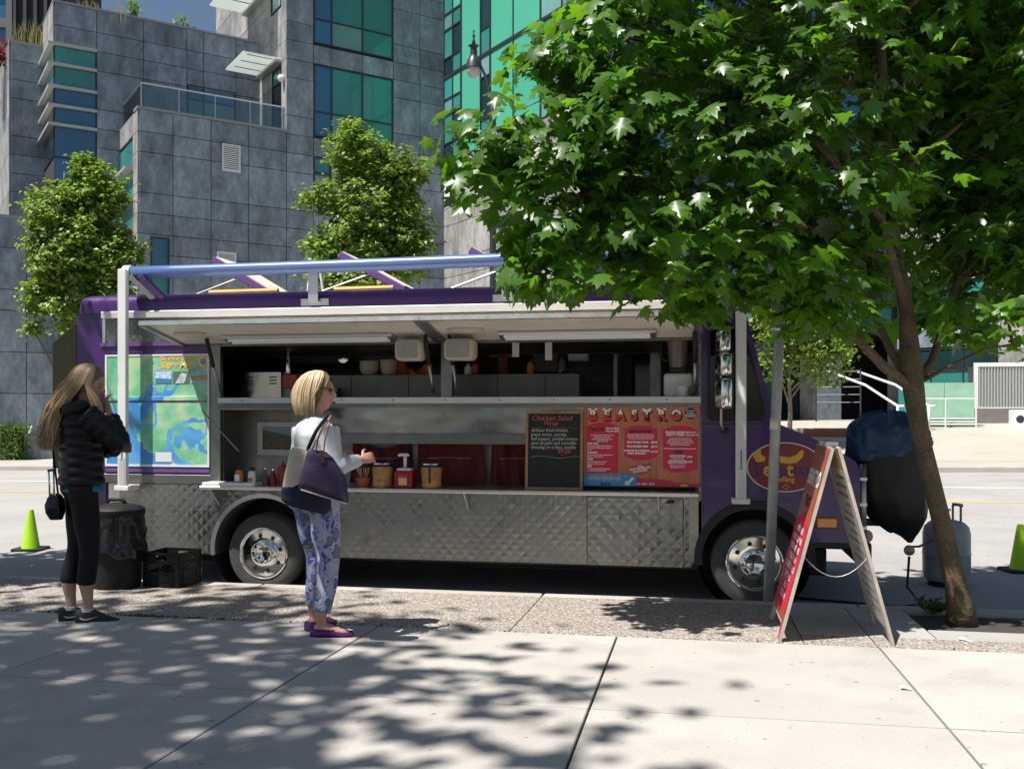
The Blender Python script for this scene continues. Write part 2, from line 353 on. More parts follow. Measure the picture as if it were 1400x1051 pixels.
# --- shell
g = G(); g.box(XR, XM0, TY, TY + .04, .62, ZG); ob('side_panel', g, 'purple', T)
g = G(); g.box(XM0, XM1, TY + .004, TY + .04, .88, 2.0); g.box(XM0, XW0 + .0, TY, TY + .04, 2.0, 2.06); ob('side_panel', g, 'purple', T)
ob('trim_strip', G().box(XM0, XM1, TY - .012, TY - .0005, .905, .945), 'purple_light', T)
ob('trim_strip', G().box(XM0 - .05, XW0 + .02, TY - .014, TY + .0, 2.063, 2.095), 'purple_light', T)
g = G(); g.quilt(XM0, XC, 2.097, ZG, TY - .002, .07, .07, .004); ob('quilted_band', g, 'steel_dull', T)
ob('band_frame', G().box(XM0 - .03, XM0, TY - .012, TY + .01, 2.09, ZG), 'aluminium', T)
ob('steel_band', G().box(XM0 - .02, XM1 + .01, TY - .006, TY + .03, .80, .885, .004), 'steel_dull', T)
for a, b_ in ((XM1, XW0 + .01),): ob('door_pillar', G().box(a, b_, TY - .004, TY + .05, .8, 2.06), 'steel_dull', T)
ob('front_pillar', G().box(XW1, XC, TY - .004, TY + .05, .2, ZG), 'steel_dull', T)
g = G(); g.quilt(XW1 + .005, XC - .003, .72, 2.3, TY - .006, .05, .07, .004); ob('quilted_edge', g, 'steel_dull', T)
ob('rear_wall', G().box(XR, XR + .04, TY + .04, YF, .3, ZG), 'purple', T)
ob('far_wall', G().box(XR + .04, XC, YF - .04, YF, .2, ZG), 'purple', T)
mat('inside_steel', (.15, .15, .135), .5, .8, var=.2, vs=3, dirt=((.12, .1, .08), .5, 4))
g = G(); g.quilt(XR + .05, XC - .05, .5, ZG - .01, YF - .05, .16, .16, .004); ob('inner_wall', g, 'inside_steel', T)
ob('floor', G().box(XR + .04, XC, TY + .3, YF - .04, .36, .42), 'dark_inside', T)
ob('chassis', G().box(XR + .2, 1.1, TY + .45, YF - .45, .06, .3, .02), 'black', T)
ob('far_skirt', G().box(XR + .1, 1.2, YF - .06, YF - .02, .0, .6), 'black', T)
for bx, in ((-4.9,), (-2.0,)): ob('underside_tank', G().box(bx, bx + 1.1, TY + .5, TY + 1.3, .02, .32, .04, 2), 'black', T, SH)
# roof: rounded
g = G(); bm = g.bm
XF = xx(1012)
v = g.box(XR - .01, XF, TY - .02, YF + .02, ZG - .0, 2.545); 
ed = [e for e in bm.edges if all(q.co.z > 2.5 for q in e.verts)] + [e for e in bm.edges if abs(e.verts[0].co.z - e.verts[1].co.z) > .1]
bmesh.ops.bevel(bm, geom=ed, offset=.135, segments=6, profile=.6, affect='EDGES')
ob('roof', g, 'purple', T, SH)
ob('gutter_rail', G().box(XM0 - .02, XC + .04, TY - .055, TY - .022, ZG - .055, ZG + .012, .006), 'rail_white', T)
# --- lower skirt
arch = (RWX, RWZ, .475)
g = G(); g.quilt(XM0 + .14, xx(803) - .004, Z_B, Z_SK + .05, TY - .004, .098, .098, .003, arch, .6); ob('quilted_skirt', g, 'steel', T)
g = G(); g.quilt(xx(803) + .004, xx(935) - .004, Z_B, Z_SK - .01, TY - .012, .105, .105, .0055, None, .7); dr = ob('locker_door', g, 'steel', T)
ob('door_edge', G().box(xx(803) - .004, xx(803) + .003, TY - .014, TY, Z_B, Z_SK), 'rust', dr); ob('latch', G().box(xx(912), xx(922), TY - .03, TY - .01, .70, .725, .004), 'black', dr)
g = G().plate([[(xx(935), Z_B), (XC - .09, Z_B), (XC, .33), (XC, Z_SK), (xx(935), Z_SK)]], xz(TY - .004), (0, .01, 0)); ob('skirt_corner', g, 'steel', T)
g = G().quilt(xx(935) + .01, XC - .1, Z_B + .01, Z_SK - .01, TY - .006, .09, .1, .005, None, .7); ob('quilted_corner', g, 'steel', T)
g = G().plate([[(XM0 - .02, .30), (XM0 + .14, .30), (XM0 + .14, Z_SK + .05), (XM0 - .02, Z_SK + .05)]], xz(TY + .02), (0, .02, 0)); ob('rear_skirt', g, 'steel_mirror', T)
g = G().plate([[(XR, .28), (XM0, .28), (XM0, .65), (XR, .65)]], xz(TY + .03), (0, .02, 0)); ob('rear_skirt', g, 'purple', T)
g = G()
ring = lambda r, y: [(RWX + r * math.cos(a), y, RWZ + r * math.sin(a)) for a in [(-.12 + (PI + .24) * i / 28) for i in range(29)]]
R1, R2, R3, R4 = ring(.505, TY - .012), ring(.505, TY - .03), ring(.465, TY - .03), ring(.455, TY + .25)
V = [[g.bm.verts.new(p) for p in r] for r in (R1, R2, R3, R4)]
for i in range(3):
    for j in range(28): g.bm.faces.new((V[i][j], V[i + 1][j], V[i + 1][j + 1], V[i][j + 1]))
ob('wheel_arch_trim', g, 'aluminium', T, SH)
g = G(); g.lathe([(.50, .02), (.50, .5), (.0, .51)], (RWX, TY, RWZ), 'Y', 24, False); ob('wheel_well', g, 'black', T)
# --- inside of the lower recess and the counter
YN = TY + .36
ob('recess_back', G().box(XM1, XC - .02, YN, YN + .02, Z_SK, 1.52), 'steel_dull', T)
ob('recess_end', G().box(XM1 + .02, XW0 + .02, TY + .05, YN, Z_SH, 1.5), 'steel_dull', T)
ob('recess_floor', G().box(XM1, XC - .02, TY, YN, Z_SH - .07, Z_SH - .03), 'steel_dull', T)
sh = ob('counter_shelf', G().box(XM1 - .0, XC - .02, TY - .20, TY + .34, Z_SH - .03, Z_SH, .006), 'aluminium', T)
ob('shelf_tray', G().box(xx(290), xx(360), TY - .19, TY - .02, Z_SH + .001, Z_SH + .03, .004), 'white_paint', T)
for px in (300, 430, 640, 900): ob('shelf_bracket', G().plate([[(TY - .19, Z_SH - .031), (TY - .0, Z_SH - .031), (TY, Z_SH - .2)]], lambda a, b, q=xx(px): (q, a, b), (.012, 0, 0)), 'galv', sh)
ob('service_band', G().grid(lambda u, v: (xx(445) + (xx(800) - xx(445)) * u, TY - .004 - .006 * noise.noise((u * 7, v * 2, 3)), zz(620, 592) + (1.50 - zz(620, 592)) * v), 60, 8), mat('steel_sheet', (.30, .30, .285), .22, 1, var=.12, vs=3, rvar=.1, dirt=((.18, .17, .15), .5, 4)), T, True)
ob('service_band_lower', G().box(xx(445), xx(800), TY + .03, TY + .05, zz(620, 607), zz(620, 592) - .001), 'steel_dull', T)
ob('left_flap', G().box(xx(288, TY - .15), xx(447, TY - .15), TY - .17, TY + .03, 1.475, 1.495, .003), 'steel_dull', T)
ob('flap_stay', G().tube([(xx(288), TY - .16, 1.47), (xx(323), TY + .05, 1.1)], .007, 6), 'galv', T)
ob('window_sill', G().box(XW0 + .01, XC - .005, TY - .06, TY + .3, Z_SILL0, Z_SILL1, .005), 'rail_white', T)
g = G()
for k in range(9): g.ball((XW0 + .25 + k * .47, TY - .062, 1.56), .007, 6, 4)
ob('sill_rivet', g, 'black', T)
ob('sill_lip', G().box(XW0 + .01, XC - .005, TY - .03, TY + .0, 1.497, Z_SILL0 - .001), 'steel_dull', T)
# hinge header above the window
ob('header', G().box(XM1, XC, TY + .001, TY + .05, 2.05, 2.10), 'steel_dull', T)
ob('centre_pillar', G().box(xx(603), xx(618), TY - .0, TY + .06, Z_SILL1, 2.06), 'steel_dull', T)
# --- serving hatches (hinged at the top, swung up)
def hatch(x0, x1):
    a0 = math.atan2(.12, .66); L = .68
    h = ob('serving_hatch', (lambda q: (q.box(x0, x1, -L, 0, 0, .03, .004), q)[1])(G()), 'cream', T)
    fr = G(); fr.box(x0 - .002, x1 + .002, -L - .012, -L + .012, -.012, .026); fr.box(x0 - .001, x0 + .05, -L + .012, 0, -.022, -.001); fr.box(x1 - .05, x1 + .001, -L + .012, 0, -.022, -.001)
    f = ob('hatch_frame', fr, 'galv', h)
    q = G(); q.quilt(x0 + .01, x1 - .01, -L + .01, -.01, 0, .08, .08, .004)
    bmesh.ops.transform(q.bm, matrix=Matrix.Translation((0, 0, .032)) @ Matrix.Rotation(-PI / 2, 4, 'X') @ Matrix.Scale(-1, 4, (0, 0, 1)), verts=q.bm.verts[:])
    k = ob('hatch_skin', q, 'steel_dull', h)
    lb = G(); lb.box(x0 + .55, x1 - .35, -.30, -.12, -.035, -.002, .008); lm = ob('strip_light', lb, 'aluminium', h)
    lt = G(); lt.tube([(x0 + .6, -.25, -.035), (x1 - .4, -.25, -.035)], .016, 8); lt.tube([(x0 + .6, -.17, -.035), (x1 - .4, -.17, -.035)], .016, 8); l2 = ob('light_tube', lt, mat('tube_white', (.85, .86, .88), .25), lm)
    lamp = G(); lamp.ball((x0 + .30, -.38, -.01), (.16, .05, .03), 12, 6); l3 = ob('marker_lamp', lamp, 'beige_plastic', h, True)
    Mx = Matrix.Translation((0, TY - .01, 2.075)) @ Matrix.Rotation(-a0, 4, 'X')
    h.matrix_parent_inverse = Matrix.Translation(-Vector(T.location)) @ Mx
    return h
hatch(xx(250, TY) - .02, xx(603)); hatch(xx(604), XC - .01)
def strut(px):
    x = xx(px); s_ = ob('gas_strut', G().tube([(x, TY + .02, 1.62), (x, TY - .13, 1.86)], .014, 8), 'galv', T, True)
    ob('strut_sleeve', G().tube([(x, TY - .13, 1.86), (x, TY - .25, 2.10)], .019, 8), 'black', s_, True)
for px in (301, 592, 624, 950): strut(px)
for px, w in ((552, .24), (617, .26)):
    x = xx(px); b_ = G().box(x, x + w, TY - .30, TY - .08, 1.89, 2.07, .045, 3); s_ = ob('speaker', b_, 'beige_plastic', T, SH)
    ob('speaker_grille', G().plate([rrect(x + .03, x + w - .03, 1.91, 2.05, .02)], xz(TY - .303), (0, .01, 0)), mat('grille', (.33, .32, .28), .7, var=.2, vs=60), s_)
# --- cab
def cabp(*pts): return [S(x, y) for x, y in pts]
top = [(XC, ZG), (xx(1012), ZG), S(1022, 436), S(1057, 566), S(1066, 580), S(1110, 598), S(1150, 618), S(1171, 632), S(1176, 645), (XN, S(1176, 743)[1]), (FWX + .50, S(1176, 743)[1])]
AR = .455
a_ = [(FWX + AR * math.cos(t), FWZ + .02 + AR * math.sin(t)) for t in [(.12 + (PI - .24) * i / 20) for i in range(21)]]
outer = top + a_ + [(XC, .42)]
win = cabp((969, 450), (974, 445), (1002, 444), (1015, 449), (1021, 462), (1046, 561), (1045, 570), (1039, 574), (973, 574), (968, 569))
g = G().plate([outer, win], xz(TY), (0, .04, 0)); cab = ob('cab', g, 'purple', T)
g = G().plate([[(x + (1 if x > FWX else -1) * 0, z) for x, z in outer if True]], xz(YF), (0, -.04, 0)); ob('cab_far_side', g, 'purple', cab)
def shrink(L, k):
    cx = sum(p[0] for p in L) / len(L); cz = sum(p[1] for p in L) / len(L); return [(cx + (x - cx) * k, cz + (z - cz) * k) for x, z in L]
g = G().plate([shrink(win, 1.03), shrink(win, .93)], xz(TY - .008), (0, .03, 0)); wf = ob('window_gasket', g, 'rubber', cab)
ob('side_window', G().plate([shrink(win, .94)], xz(TY + .015), (0, .004, 0)), 'cab_glass', cab)
# skin across the cab front: hood, screen, nose
prof = [S(1022, 436), S(1057, 566), S(1066, 580), S(1110, 598), S(1150, 618), S(1171, 632), S(1176, 645), (XN, S(1176, 743)[1])]
g = G(); V = [[g.bm.verts.new((x, y, z)) for x, z in prof] for y in (TY + .04, YF - .04)]
for i in range(1, len(prof) - 1): g.bm.faces.new((V[0][i], V[0][i + 1], V[1][i + 1], V[1][i]))
ob('hood', g, 'purple', cab, True)
g = G(); (x0, z0), (x1, z1) = prof[0], prof[1]
g.face([(x0, TY + .04, z0), (x1, TY + .04, z1), (x1, YF - .04, z1), (x0, YF - .04, z0)]); ob('windscreen', g, 'cab_glass', cab)
ob('front_bumper', G().box(XN - .02, XN + .10, TY + .05, YF - .05, .22, .40, .02, 2), 'black', cab)
g = G(); g.lathe([(AR + .0, .04), (AR, .5), (.0, .51)], (FWX, TY, FWZ + .02), 'Y', 24, False); ob('wheel_well', g, 'black', cab)
g = G(); fl = [(FWX + r * math.cos(t), FWZ + .02 + r * math.sin(t)) for r in (AR + .03,) for t in [(-.1 + (PI + .2) * i / 24) for i in range(25)]] + [(FWX + r * math.cos(t), FWZ + .02 + r * math.sin(t)) for r in (AR - .035,) for t in [(PI + .1 - (PI + .2) * i / 24) for i in range(25)]]
g.plate([fl], xz(TY - .025), (0, .05, 0)); ob('fender_flare', g, 'black', cab)
ob('cab_sill', G().box(FWX + .46, XN - .01, TY - .003, TY + .3, S(1176, 743)[1] - .05, S(1176, 743)[1] + .01, .01), 'black', cab)
mk = ob('marker_light', G().box(xx(1117), xx(1144), TY - .02, TY + .002, zz(1130, 721), zz(1130, 708), .006), 'amber', cab)
ob('marker_base', G().box(xx(1116) - .004, xx(1145) + .004, TY - .008, TY + .001, zz(1130, 722.5), zz(1130, 706.5), .003), 'rust', mk)
ob('door_seam', G().box(XC + .005, xx(1058), TY - .002, TY + .001, zz(1000, 580), zz(1000, 578.5)), 'black', cab)
g = G().box(xx(985), xx(1010), TY + .35, TY + .85, .55, 1.55, .05, 3); ob('seat', g, 'black', cab, SH)
g = G(); cc = Vector((xx(1040), TY + .7, 1.42)); ax = Matrix.Rotation(math.radians(-35), 3, 'Y')
g.tube([cc + ax @ Vector((.2 * math.cos(t), .2 * math.sin(t), 0)) for t in [2 * PI * i / 20 for i in range(21)]], .014, 6); ob('steering_wheel', g, 'black', cab, True)
ob('dashboard', G().box(xx(1036), xx(1060), TY + .06, YF - .06, 1.2, 1.40, .03, 2), 'dark_inside', cab)
ob('cab_floor', G().box(XC, XN - .05, TY + .5, YF - .05, .36, .42), 'dark_inside', cab)
# mirrors on their bar
bar = G().tube([(xx(985, 8.05), 8.08, zz(985, 432, 8.08)), (xx(986, 8.05), 8.08, zz(986, 580, 8.08)), (xx(990, 8.05), 8.12, zz(990, 588, 8.08)), (xx(991), TY, zz(991, 590))], .011, 8)
bar.tube([(xx(985, 8.05), 8.08, zz(985, 446, 8.08)), (xx(967), TY + .02, zz(967, 449))], .013, 8)
mb = ob('mirror_bar', bar, 'galv', T, True)
for py, hh, ww in ((466, .09, .06), (498, .095, .075), (538, .125, .08)):
    x, z = S(989, py, 8.05); q = G().box(-.05, .05, -ww, ww, -hh, hh, .035, 3); bmesh.ops.transform(q.bm, matrix=Matrix.Translation((x, 8.07, z)) @ Matrix.Rotation(.5, 4, 'Z'), verts=q.bm.verts[:])
    ob('mirror', q, 'chrome', mb, SH)
ob('bar_end', G().ball((xx(991), 8.13, zz(991, 588)), .03, 8, 6), 'rubber', mb)
# --- wheels
def wheel(cx, rimmat, FWZ, name='wheel'):
    c_ = (cx, TY - .005, FWZ); g = G(); g.lathe([(.21, .02), (.222, .0), (.235, -.006), (.30, -.012), (.333, .004), (.347, .03), (WR, .05), (WR, .19), (.34, .215), (.21, .22)], c_, 'Y', 48)
    wgt = ob(name, g, 'tyre_rubber', T, SH)
    g = G(); g.lathe([(.226, .012), (.23, -.012), (.222, -.016), (.212, -.006), (.203, .03), (.2, .05)], c_, 'Y', 48, False)
    holes = [circ(.158 * math.cos(t), .158 * math.sin(t), .0195, 12) for t in [2 * PI * (k + .3) / 8 for k in range(8)]]
    g.plate([circ(0, 0, .208, 40)] + holes, lambda a, b: (cx + a, c_[1] + .012 - .10 * max(0, .2 - math.hypot(a, b)), FWZ + b), (0, .012, 0))
    rm = ob('rim', g, rimmat, wgt, SH)
    g = G(); g.lathe([(.20, .06), (.0, .061)], c_, 'Y', 24, False); ob('rim_back', g, 'black', wgt)
    g = G(); g.lathe([(.118, .01), (.112, -.028), (.10, -.036), (.06, -.036), (.05, -.03), (.0, -.028)], c_, 'Y', 32, False); ob('hub', g, rimmat, wgt, SH)
    for k in range(8):
        t = 2 * PI * (k + .5) / 8; g = G(); g.lathe([(.017, -.03), (.017, -.045), (.012, -.058), (.004, -.063)], (cx + .083 * math.cos(t), c_[1], FWZ + .083 * math.sin(t)), 'Y', 10); ob('lug_nut', g, rimmat, wgt, SH)
wheel(RWX, 'chrome', .19); wheel(FWX, 'chrome', FWZ)
for cx in (RWX, FWX): g = G(); g.lathe([(.2, 0), (WR - .01, .0), (WR, .03), (WR, .2), (.2, .22)], (cx, YF - .27, FWZ), 'Y', 24); ob('far_wheel', g, 'tyre_rubber', T)
# --- awning roller and its two arms
YA = TY - .16
def arm(px, y0, y1, w):
    x = xx(px, YA); z0, z1 = zz(px, y0, YA), zz(px, y1, YA)
    a = ob('awning_arm', G().box(x - w, x + w, YA - .02, YA + .03, z0 + .02, z1, .005), 'white_paint', T)
    ob('arm_foot', G().box(x - w * 1.7, x + w * 1.7, YA - .03, TY + .0, z0 - .015, z0 + .028, .005), 'white_paint', a)
    ob('arm_inner', G().box(x - w * .62, x + w * .62, YA - .024, YA - .018, z0 + .03, z0 + .28), 'rail_white', a)
    g = G(); g.box(x - .004, x + .006, YA - .026, YA - .019, z0 + .26, z0 + .42); ob('arm_decal', g, mat('decal_grey', (.2, .2, .2), .6), a)
    return a
a1 = arm(168, 668, 368, .042); a2 = arm(1013, 686, 402, .042)
YU = TY - .09; p0 = Vector((xx(178, YU), YU, zz(178, 373, YU))); p1 = Vector((xx(1010, YU), YU, zz(1010, 341, YU)))
tb = ob('awning_roller', G().tube([p0.lerp(p1, i / 12) - Vector((0, 0, .012 * math.sin(PI * i / 12))) for i in range(13)], .057, 16), 'blue_tube', T, True)
ob('roller_cap', G().tube([p0 + Vector((-.05, 0, 0)), p0 + Vector((.02, 0, 0))], .068, 14), 'white_paint', tb, SH); ob('roller_cap', G().tube([p1 + Vector((-.02, 0, 0)), p1 + Vector((.05, 0, 0))], .068, 14), 'white_paint', tb, SH)
for px in (432, 695):
    x = xx(px); k = p0.lerp(p1, (x - p0.x) / (p1.x - p0.x))
    br = ob('roller_bracket', G().box(x - .045, x + .045, YU + .02, YU + .035, ZG + .06, k.z), 'aluminium', T)
    ob('bracket_foot', G().box(x - .13, x + .13, TY - .03, TY - .018, ZG + .03, ZG + .09), 'aluminium', br); ob('bracket_arm', G().box(x - .045, x + .045, YU + .03, TY - .02, ZG + .06, ZG + .075), 'aluminium', br)
for px in (190, 203):
    x = xx(px); ob('arm_stay', G().tube([(x, YA + .02, p0.z - .03), (x + .16, TY + .05, ZG + .10)], .035, 4), 'aluminium' if px == 190 else 'purple_light', T)
# --- roof vents tilted open towards the rear
for i, (px0, py0, px1, py1) in enumerate(((290, 354, 366, 400), (463, 347, 552, 398), (642, 341, 728, 392))):
    x0, z0 = S(px0, py0, TY + .2); x1, z1 = S(px1, py1, TY + .2); z1 = max(z1, 2.55)
    L = math.hypot(x1 - x0, z1 - z0); an = math.atan2(z0 - z1, x1 - x0)
    Mx = Matrix.Translation((x1, TY + .2, z1)) @ Matrix.Rotation(an, 4, 'Y') @ Matrix.Translation((-L, 0, 0))
    q = G().box(0, L, 0, .62, -.035, .03, .006); bmesh.ops.transform(q.bm, matrix=Mx, verts=q.bm.verts[:]); lid = ob('roof_vent', q, 'purple_light', T)
    q = G().box(.015, L - .015, .02, .6, .03, .038); bmesh.ops.transform(q.bm, matrix=Mx, verts=q.bm.verts[:]); ob('vent_top', q, 'cream', lid)
    ob('vent_stay', G().tube([(x0 - .18, TY + .22, 2.55), ((x0 + x1) / 2 - .02, TY + .22, (z0 + z1) / 2 - .02)], .01, 6), 'galv', lid)
for px0, px1 in ((277, 372), (450, 532)): ob('roof_pole', G().tube([(xx(px0), TY + .13, 2.555), (xx(px1), TY + .13, 2.56)], .024, 8), 'yellow_pole', T)
ob('vent_frame', G().tube([(xx(383), TY + .6, 2.5), (xx(390), TY + .6, 2.85)], .012, 6).tube([(xx(410), TY + .6, 2.5), (xx(402), TY + .6, 2.85)], .012, 6), 'white_paint', T)
# --- rear fin seen past the corner
mat('fin', (.105, .10, .042), .6, var=.15, vs=3)
g = G().plate([[S(72, 470, TY + .3), S(104, 442, TY + .3), S(104, 640, TY + .3), S(72, 640, TY + .3)]], xz(TY + .3), (0, .03, 0)); ob('rear_shutter', g, 'fin', T)
# --- the map
def mapmat():
    m = bpy.data.materials.new('map_print'); m.use_nodes = True; nt = m.node_tree; N = nt.nodes.new; b = nt.nodes['Principled BSDF']; b.inputs['Roughness'].default_value = .35
    geo = N('ShaderNodeNewGeometry'); P_ = geo.outputs['Position']
    def nz(s, det, off=0):
        mp = N('ShaderNodeMapping'); mp.inputs['Location'].default_value = (off, 0, off); lnk(nt, P_, mp.inputs[0])
        n = N('ShaderNodeTexNoise'); n.inputs['Scale'].default_value = s; n.inputs['Detail'].default_value = det; lnk(nt, mp.outputs[0], n.inputs['Vector']); return n.outputs['Fac']
    sp = N('ShaderNodeSeparateXYZ'); lnk(nt, P_, sp.inputs[0])
    def mth(op, a, bb):
        k = N('ShaderNodeMath'); k.operation = op
        for i, q in enumerate((a, bb)):
            if isinstance(q, (int, float)): k.inputs[i].default_value = q
            else: lnk(nt, q, k.inputs[i])
        return k.outputs[0]
    # coast: sea grows towards the lower left
    s1 = mth('ADD', mth('MULTIPLY', mth('SUBTRACT', sp.outputs[2], 1.45), .30), mth('MULTIPLY', mth('SUBTRACT', sp.outputs[0], (XM0 + XM1) / 2), .22))
    f = mth('ADD', mth('ADD', nz(2.2, 5), s1), -.39)
    ridge = mth('ABSOLUTE', mth('SUBTRACT', nz(1.9, 3, 7.3), .5), 0)
    land = mth('MULTIPLY', mth('GREATER_THAN', f, 0), mth('GREATER_THAN', ridge, .018))
    cr = N('ShaderNodeValToRGB'); lnk(nt, nz(4.5, 7, 3), cr.inputs[0]); e = cr.color_ramp.elements
    e[0].position = .35; e[0].color = (.12, .46, .24, 1); e[1].position = .62; e[1].color = (.50, .66, .40, 1); q = e.new(.48); q.color = (.22, .56, .33, 1)
    sea = N('ShaderNodeValToRGB'); lnk(nt, nz(5, 3, 9), sea.inputs[0]); e = sea.color_ramp.elements; e[0].position = .4; e[0].color = (.06, .28, .64, 1); e[1].position = .6; e[1].color = (.12, .40, .72, 1)
    mx = N('ShaderNodeMix'); mx.data_type = 'RGBA'; lnk(nt, land, mx.inputs[0]); lnk(nt, sea.outputs[0], mx.inputs[6]); lnk(nt, cr.outputs[0], mx.inputs[7])
    v = N('ShaderNodeTexVoronoi'); v.inputs['Scale'].default_value = 26; lnk(nt, P_, v.inputs['Vector'])
    dots = mth('MULTIPLY', mth('LESS_THAN', v.outputs['Distance'], .2), mth('GREATER_THAN', nz(3, 2, 5), .55))
    m2 = N('ShaderNodeMix'); m2.data_type = 'RGBA'; lnk(nt, dots, m2.inputs[0]); lnk(nt, mx.outputs[2], m2.inputs[6]); m2.inputs[7].default_value = (.72, .55, .25, 1)
    lnk(nt, m2.outputs[2], b.inputs['Base Color']); MAT['map_print'] = m
mapmat()
ZM0, ZM1 = .955, 1.985
mp = ob('map_panel', G().box(XM0 + .012, XM1 - .008, TY - .014, TY - .001, ZM0 + .02, ZM1 - .01), 'map_print', T)
g = G().plate([[(XM0, ZM0), (XM1, ZM0), (XM1, ZM1), (XM0, ZM1)], [(XM0 + .02, ZM0 + .02), (XM1 - .016, ZM0 + .02), (XM1 - .016, ZM1 - .016), (XM0 + .02, ZM1 - .016)]], xz(TY - .018), (0, .012, 0)); ob('map_frame', g, 'white_paint', mp)
ob('map_seam', G().box(XM0 + .01, XM1 - .01, TY - .0165, TY - .013, 1.546, 1.556), 'purple_light', mp); ob('map_rib', G().box(XM0 + .02, XM1 - .02, TY - .022, TY - .0145, 1.56, 1.60, .003), 'map_print', mp)
g = G(); cxm = (xx(213) + xx(272)) / 2
g.text('"Sunshine Coast', .052, cxm, zz(243, 492), TY - .016, 'CENTER', .0025, .25); g.text('Super Map', .075, cxm, zz(243, 502.5), TY - .016, 'CENTER', .004, .25); ob('lettering', g, mat('gold_print', (.85, .55, .12), .5), mp)
g = G(); g.text('"Sunshine Coast', .052, cxm + .004, zz(243, 492) - .003, TY - .0150, 'CENTER', .002, .25); g.text('Super Map', .075, cxm + .004, zz(243, 502.5) - .005, TY - .0150, 'CENTER', .004, .25); ob('lettering_shadow', g, mat('brown_print', (.45, .22, .10), .6), mp)
for i, (a, b_) in enumerate(((214, 236), (238, 260), (262, 285))):
    z0, z1 = zz(a, 524), zz(a, 508); x0, x1 = xx(a), xx(b_)
    pm = mat('photo_print%d' % i, ((.55, .68, .85), (.12, .16, .10), (.30, .48, .75))[i], .4, var=.35, vs=30)
    ph = ob('map_photo', G().box(x0, x1, TY - .017, TY - .0142, z0, z1), pm, mp)
    g = G(); hor = z0 + (z1 - z0) * .45
    if i == 0: g.face([(x0, TY - .0175, z0), (x1, TY - .0175, z0), (x1, TY - .0175, hor - .01), (x0, TY - .0175, hor)]); c2 = mat('p0', (.06, .22, .5), .4, var=.3, vs=60)
    elif i == 1: g.plate([[(x0 + .02, z0), (x1 - .05, z0), (x1 - .02, z1 - .02), (x0 + .08, z1 - .01)]], xz(TY - .0175), None); c2 = mat('p1', (.55, .6, .62), .4, var=.4, vs=50)
    else: g.face([(x0, TY - .0175, hor - .02), (x1, TY - .0175, hor - .02), (x1, TY - .0175, hor + .03), (x0, TY - .0175, hor + .02)]); c2 = mat('p2', (.40, .30, .06), .4, var=.4, vs=50)
    ob('photo_band', g, c2, ph)
g = G(); c0 = S(279, 494); g.lathe([(.052, -.001), (.03, -.0012)], (c0[0], TY - .016, c0[1]), 'Y', 20, False); ob('compass_ring', g, mat('gold_print', (1, 1, 1)), mp)
g = G(); g.lathe([(.03, -.001), (.012, -.0012)], (c0[0], TY - .016, c0[1]), 'Y', 20, False); ob('compass_ring', g, mat('sea_print', (.15, .3, .65), .4), mp)
ob('map_legend', G().box(xx(214), xx(236), TY - .017, TY - .0142, zz(220, 631), zz(220, 618)), 'white_paint', mp)
# --- menu board
def boardmat():
    m = mat('menu_wood', (.56, .185, .08), .45, var=.18, vs=2.2, fine=.22, fs=9, stretch=(9, 9, .8)); return m
boardmat(); mat('menu_red', (.66, .018, .06), .42, var=.04, vs=6); mat('menu_white', (.88, .85, .82), .5); mat('menu_black', (.02, .012, .012), .5); mat('menu_edge', (.62, .25, .2), .5)
BX0, BX1, BZ0, BZ1 = xx(798), xx(956.5), zz(870, 664), zz(870, 553)
bd = ob('menu_board', G().box(BX0, BX1, TY - .022, TY - .004, BZ0, BZ1), 'menu_wood', T)
BW, BH = BX1 - BX0, BZ1 - BZ0
def bu(x): return BX0 + (x - 57) / 1243 * BW          # x,y read on an enlargement of the board
def bv(y): return BZ1 - (y - 62) / 865 * BH
k1 = BW / 1243
g = G()
for x in (400, 840, 1195, 520, 775): g.box(bu(x), bu(x + 4), TY - .0226, TY - .0215, bv(900), bv(250 + (x * 7) % 300))
ob('plank_line', g, mat('plank_dark', (.17, .045, .035), .6), bd)
for L, mm, o_, y_ in (('BEASTRO', 'menu_black', 9, .0245), ):
    pass
def cut(gsrc, z, keep_low):
    bmesh.ops.bisect_plane(gsrc.bm, geom=gsrc.bm.verts[:] + gsrc.bm.edges[:] + gsrc.bm.faces[:], plane_co=(0, 0, z), plane_no=(0, 0, 1), clear_outer=keep_low, clear_inner=not keep_low); return gsrc
for i, ch in enumerate('BEASTRO'):
    wht, blk = G(), G()
    cx = (160, 313, 460, 608, 742, 898, 1055)[i]
    for gg, dx, dz, yy, bold in ((blk, 14, -10, .0240, .009), (blk, 7, -5, .0241, .009), (blk, 0, 0, .0242, .010), (wht, 0, 0, .0252, .0055)):
        gg.text(ch, 150 * k1, bu(cx + dx), bv(222) + dz * k1, TY - yy, 'CENTER', bold, 0, None, .84)
    for sxx in (-34, 34):                                  # slab serifs
        for yv in ((222, 206), (118, 102)):
            if ch in 'SO' or (ch == 'A' and yv[0] == 118) or (ch == 'T' and yv[0] == 222 and 0): continue
            wht.box(bu(cx + sxx - 17), bu(cx + sxx + 17), TY - .0256, TY - .0250, bv(yv[0]), bv(yv[1])) if ch not in 'T' or yv[0] == 118 else wht.box(bu(cx - 26), bu(cx + 26), TY - .0256, TY - .0250, bv(yv[0]), bv(yv[1]))
    low = G(); low.bm = wht.bm.copy()
    tl = ob('title_letter', cut(wht, bv(165), False), 'menu_white', bd); ob('letter_foot', cut(low, bv(165), True), mat('title_red', (.78, .035, .045), .4), bd); ob('letter_shadow', blk, 'menu_black', bd)
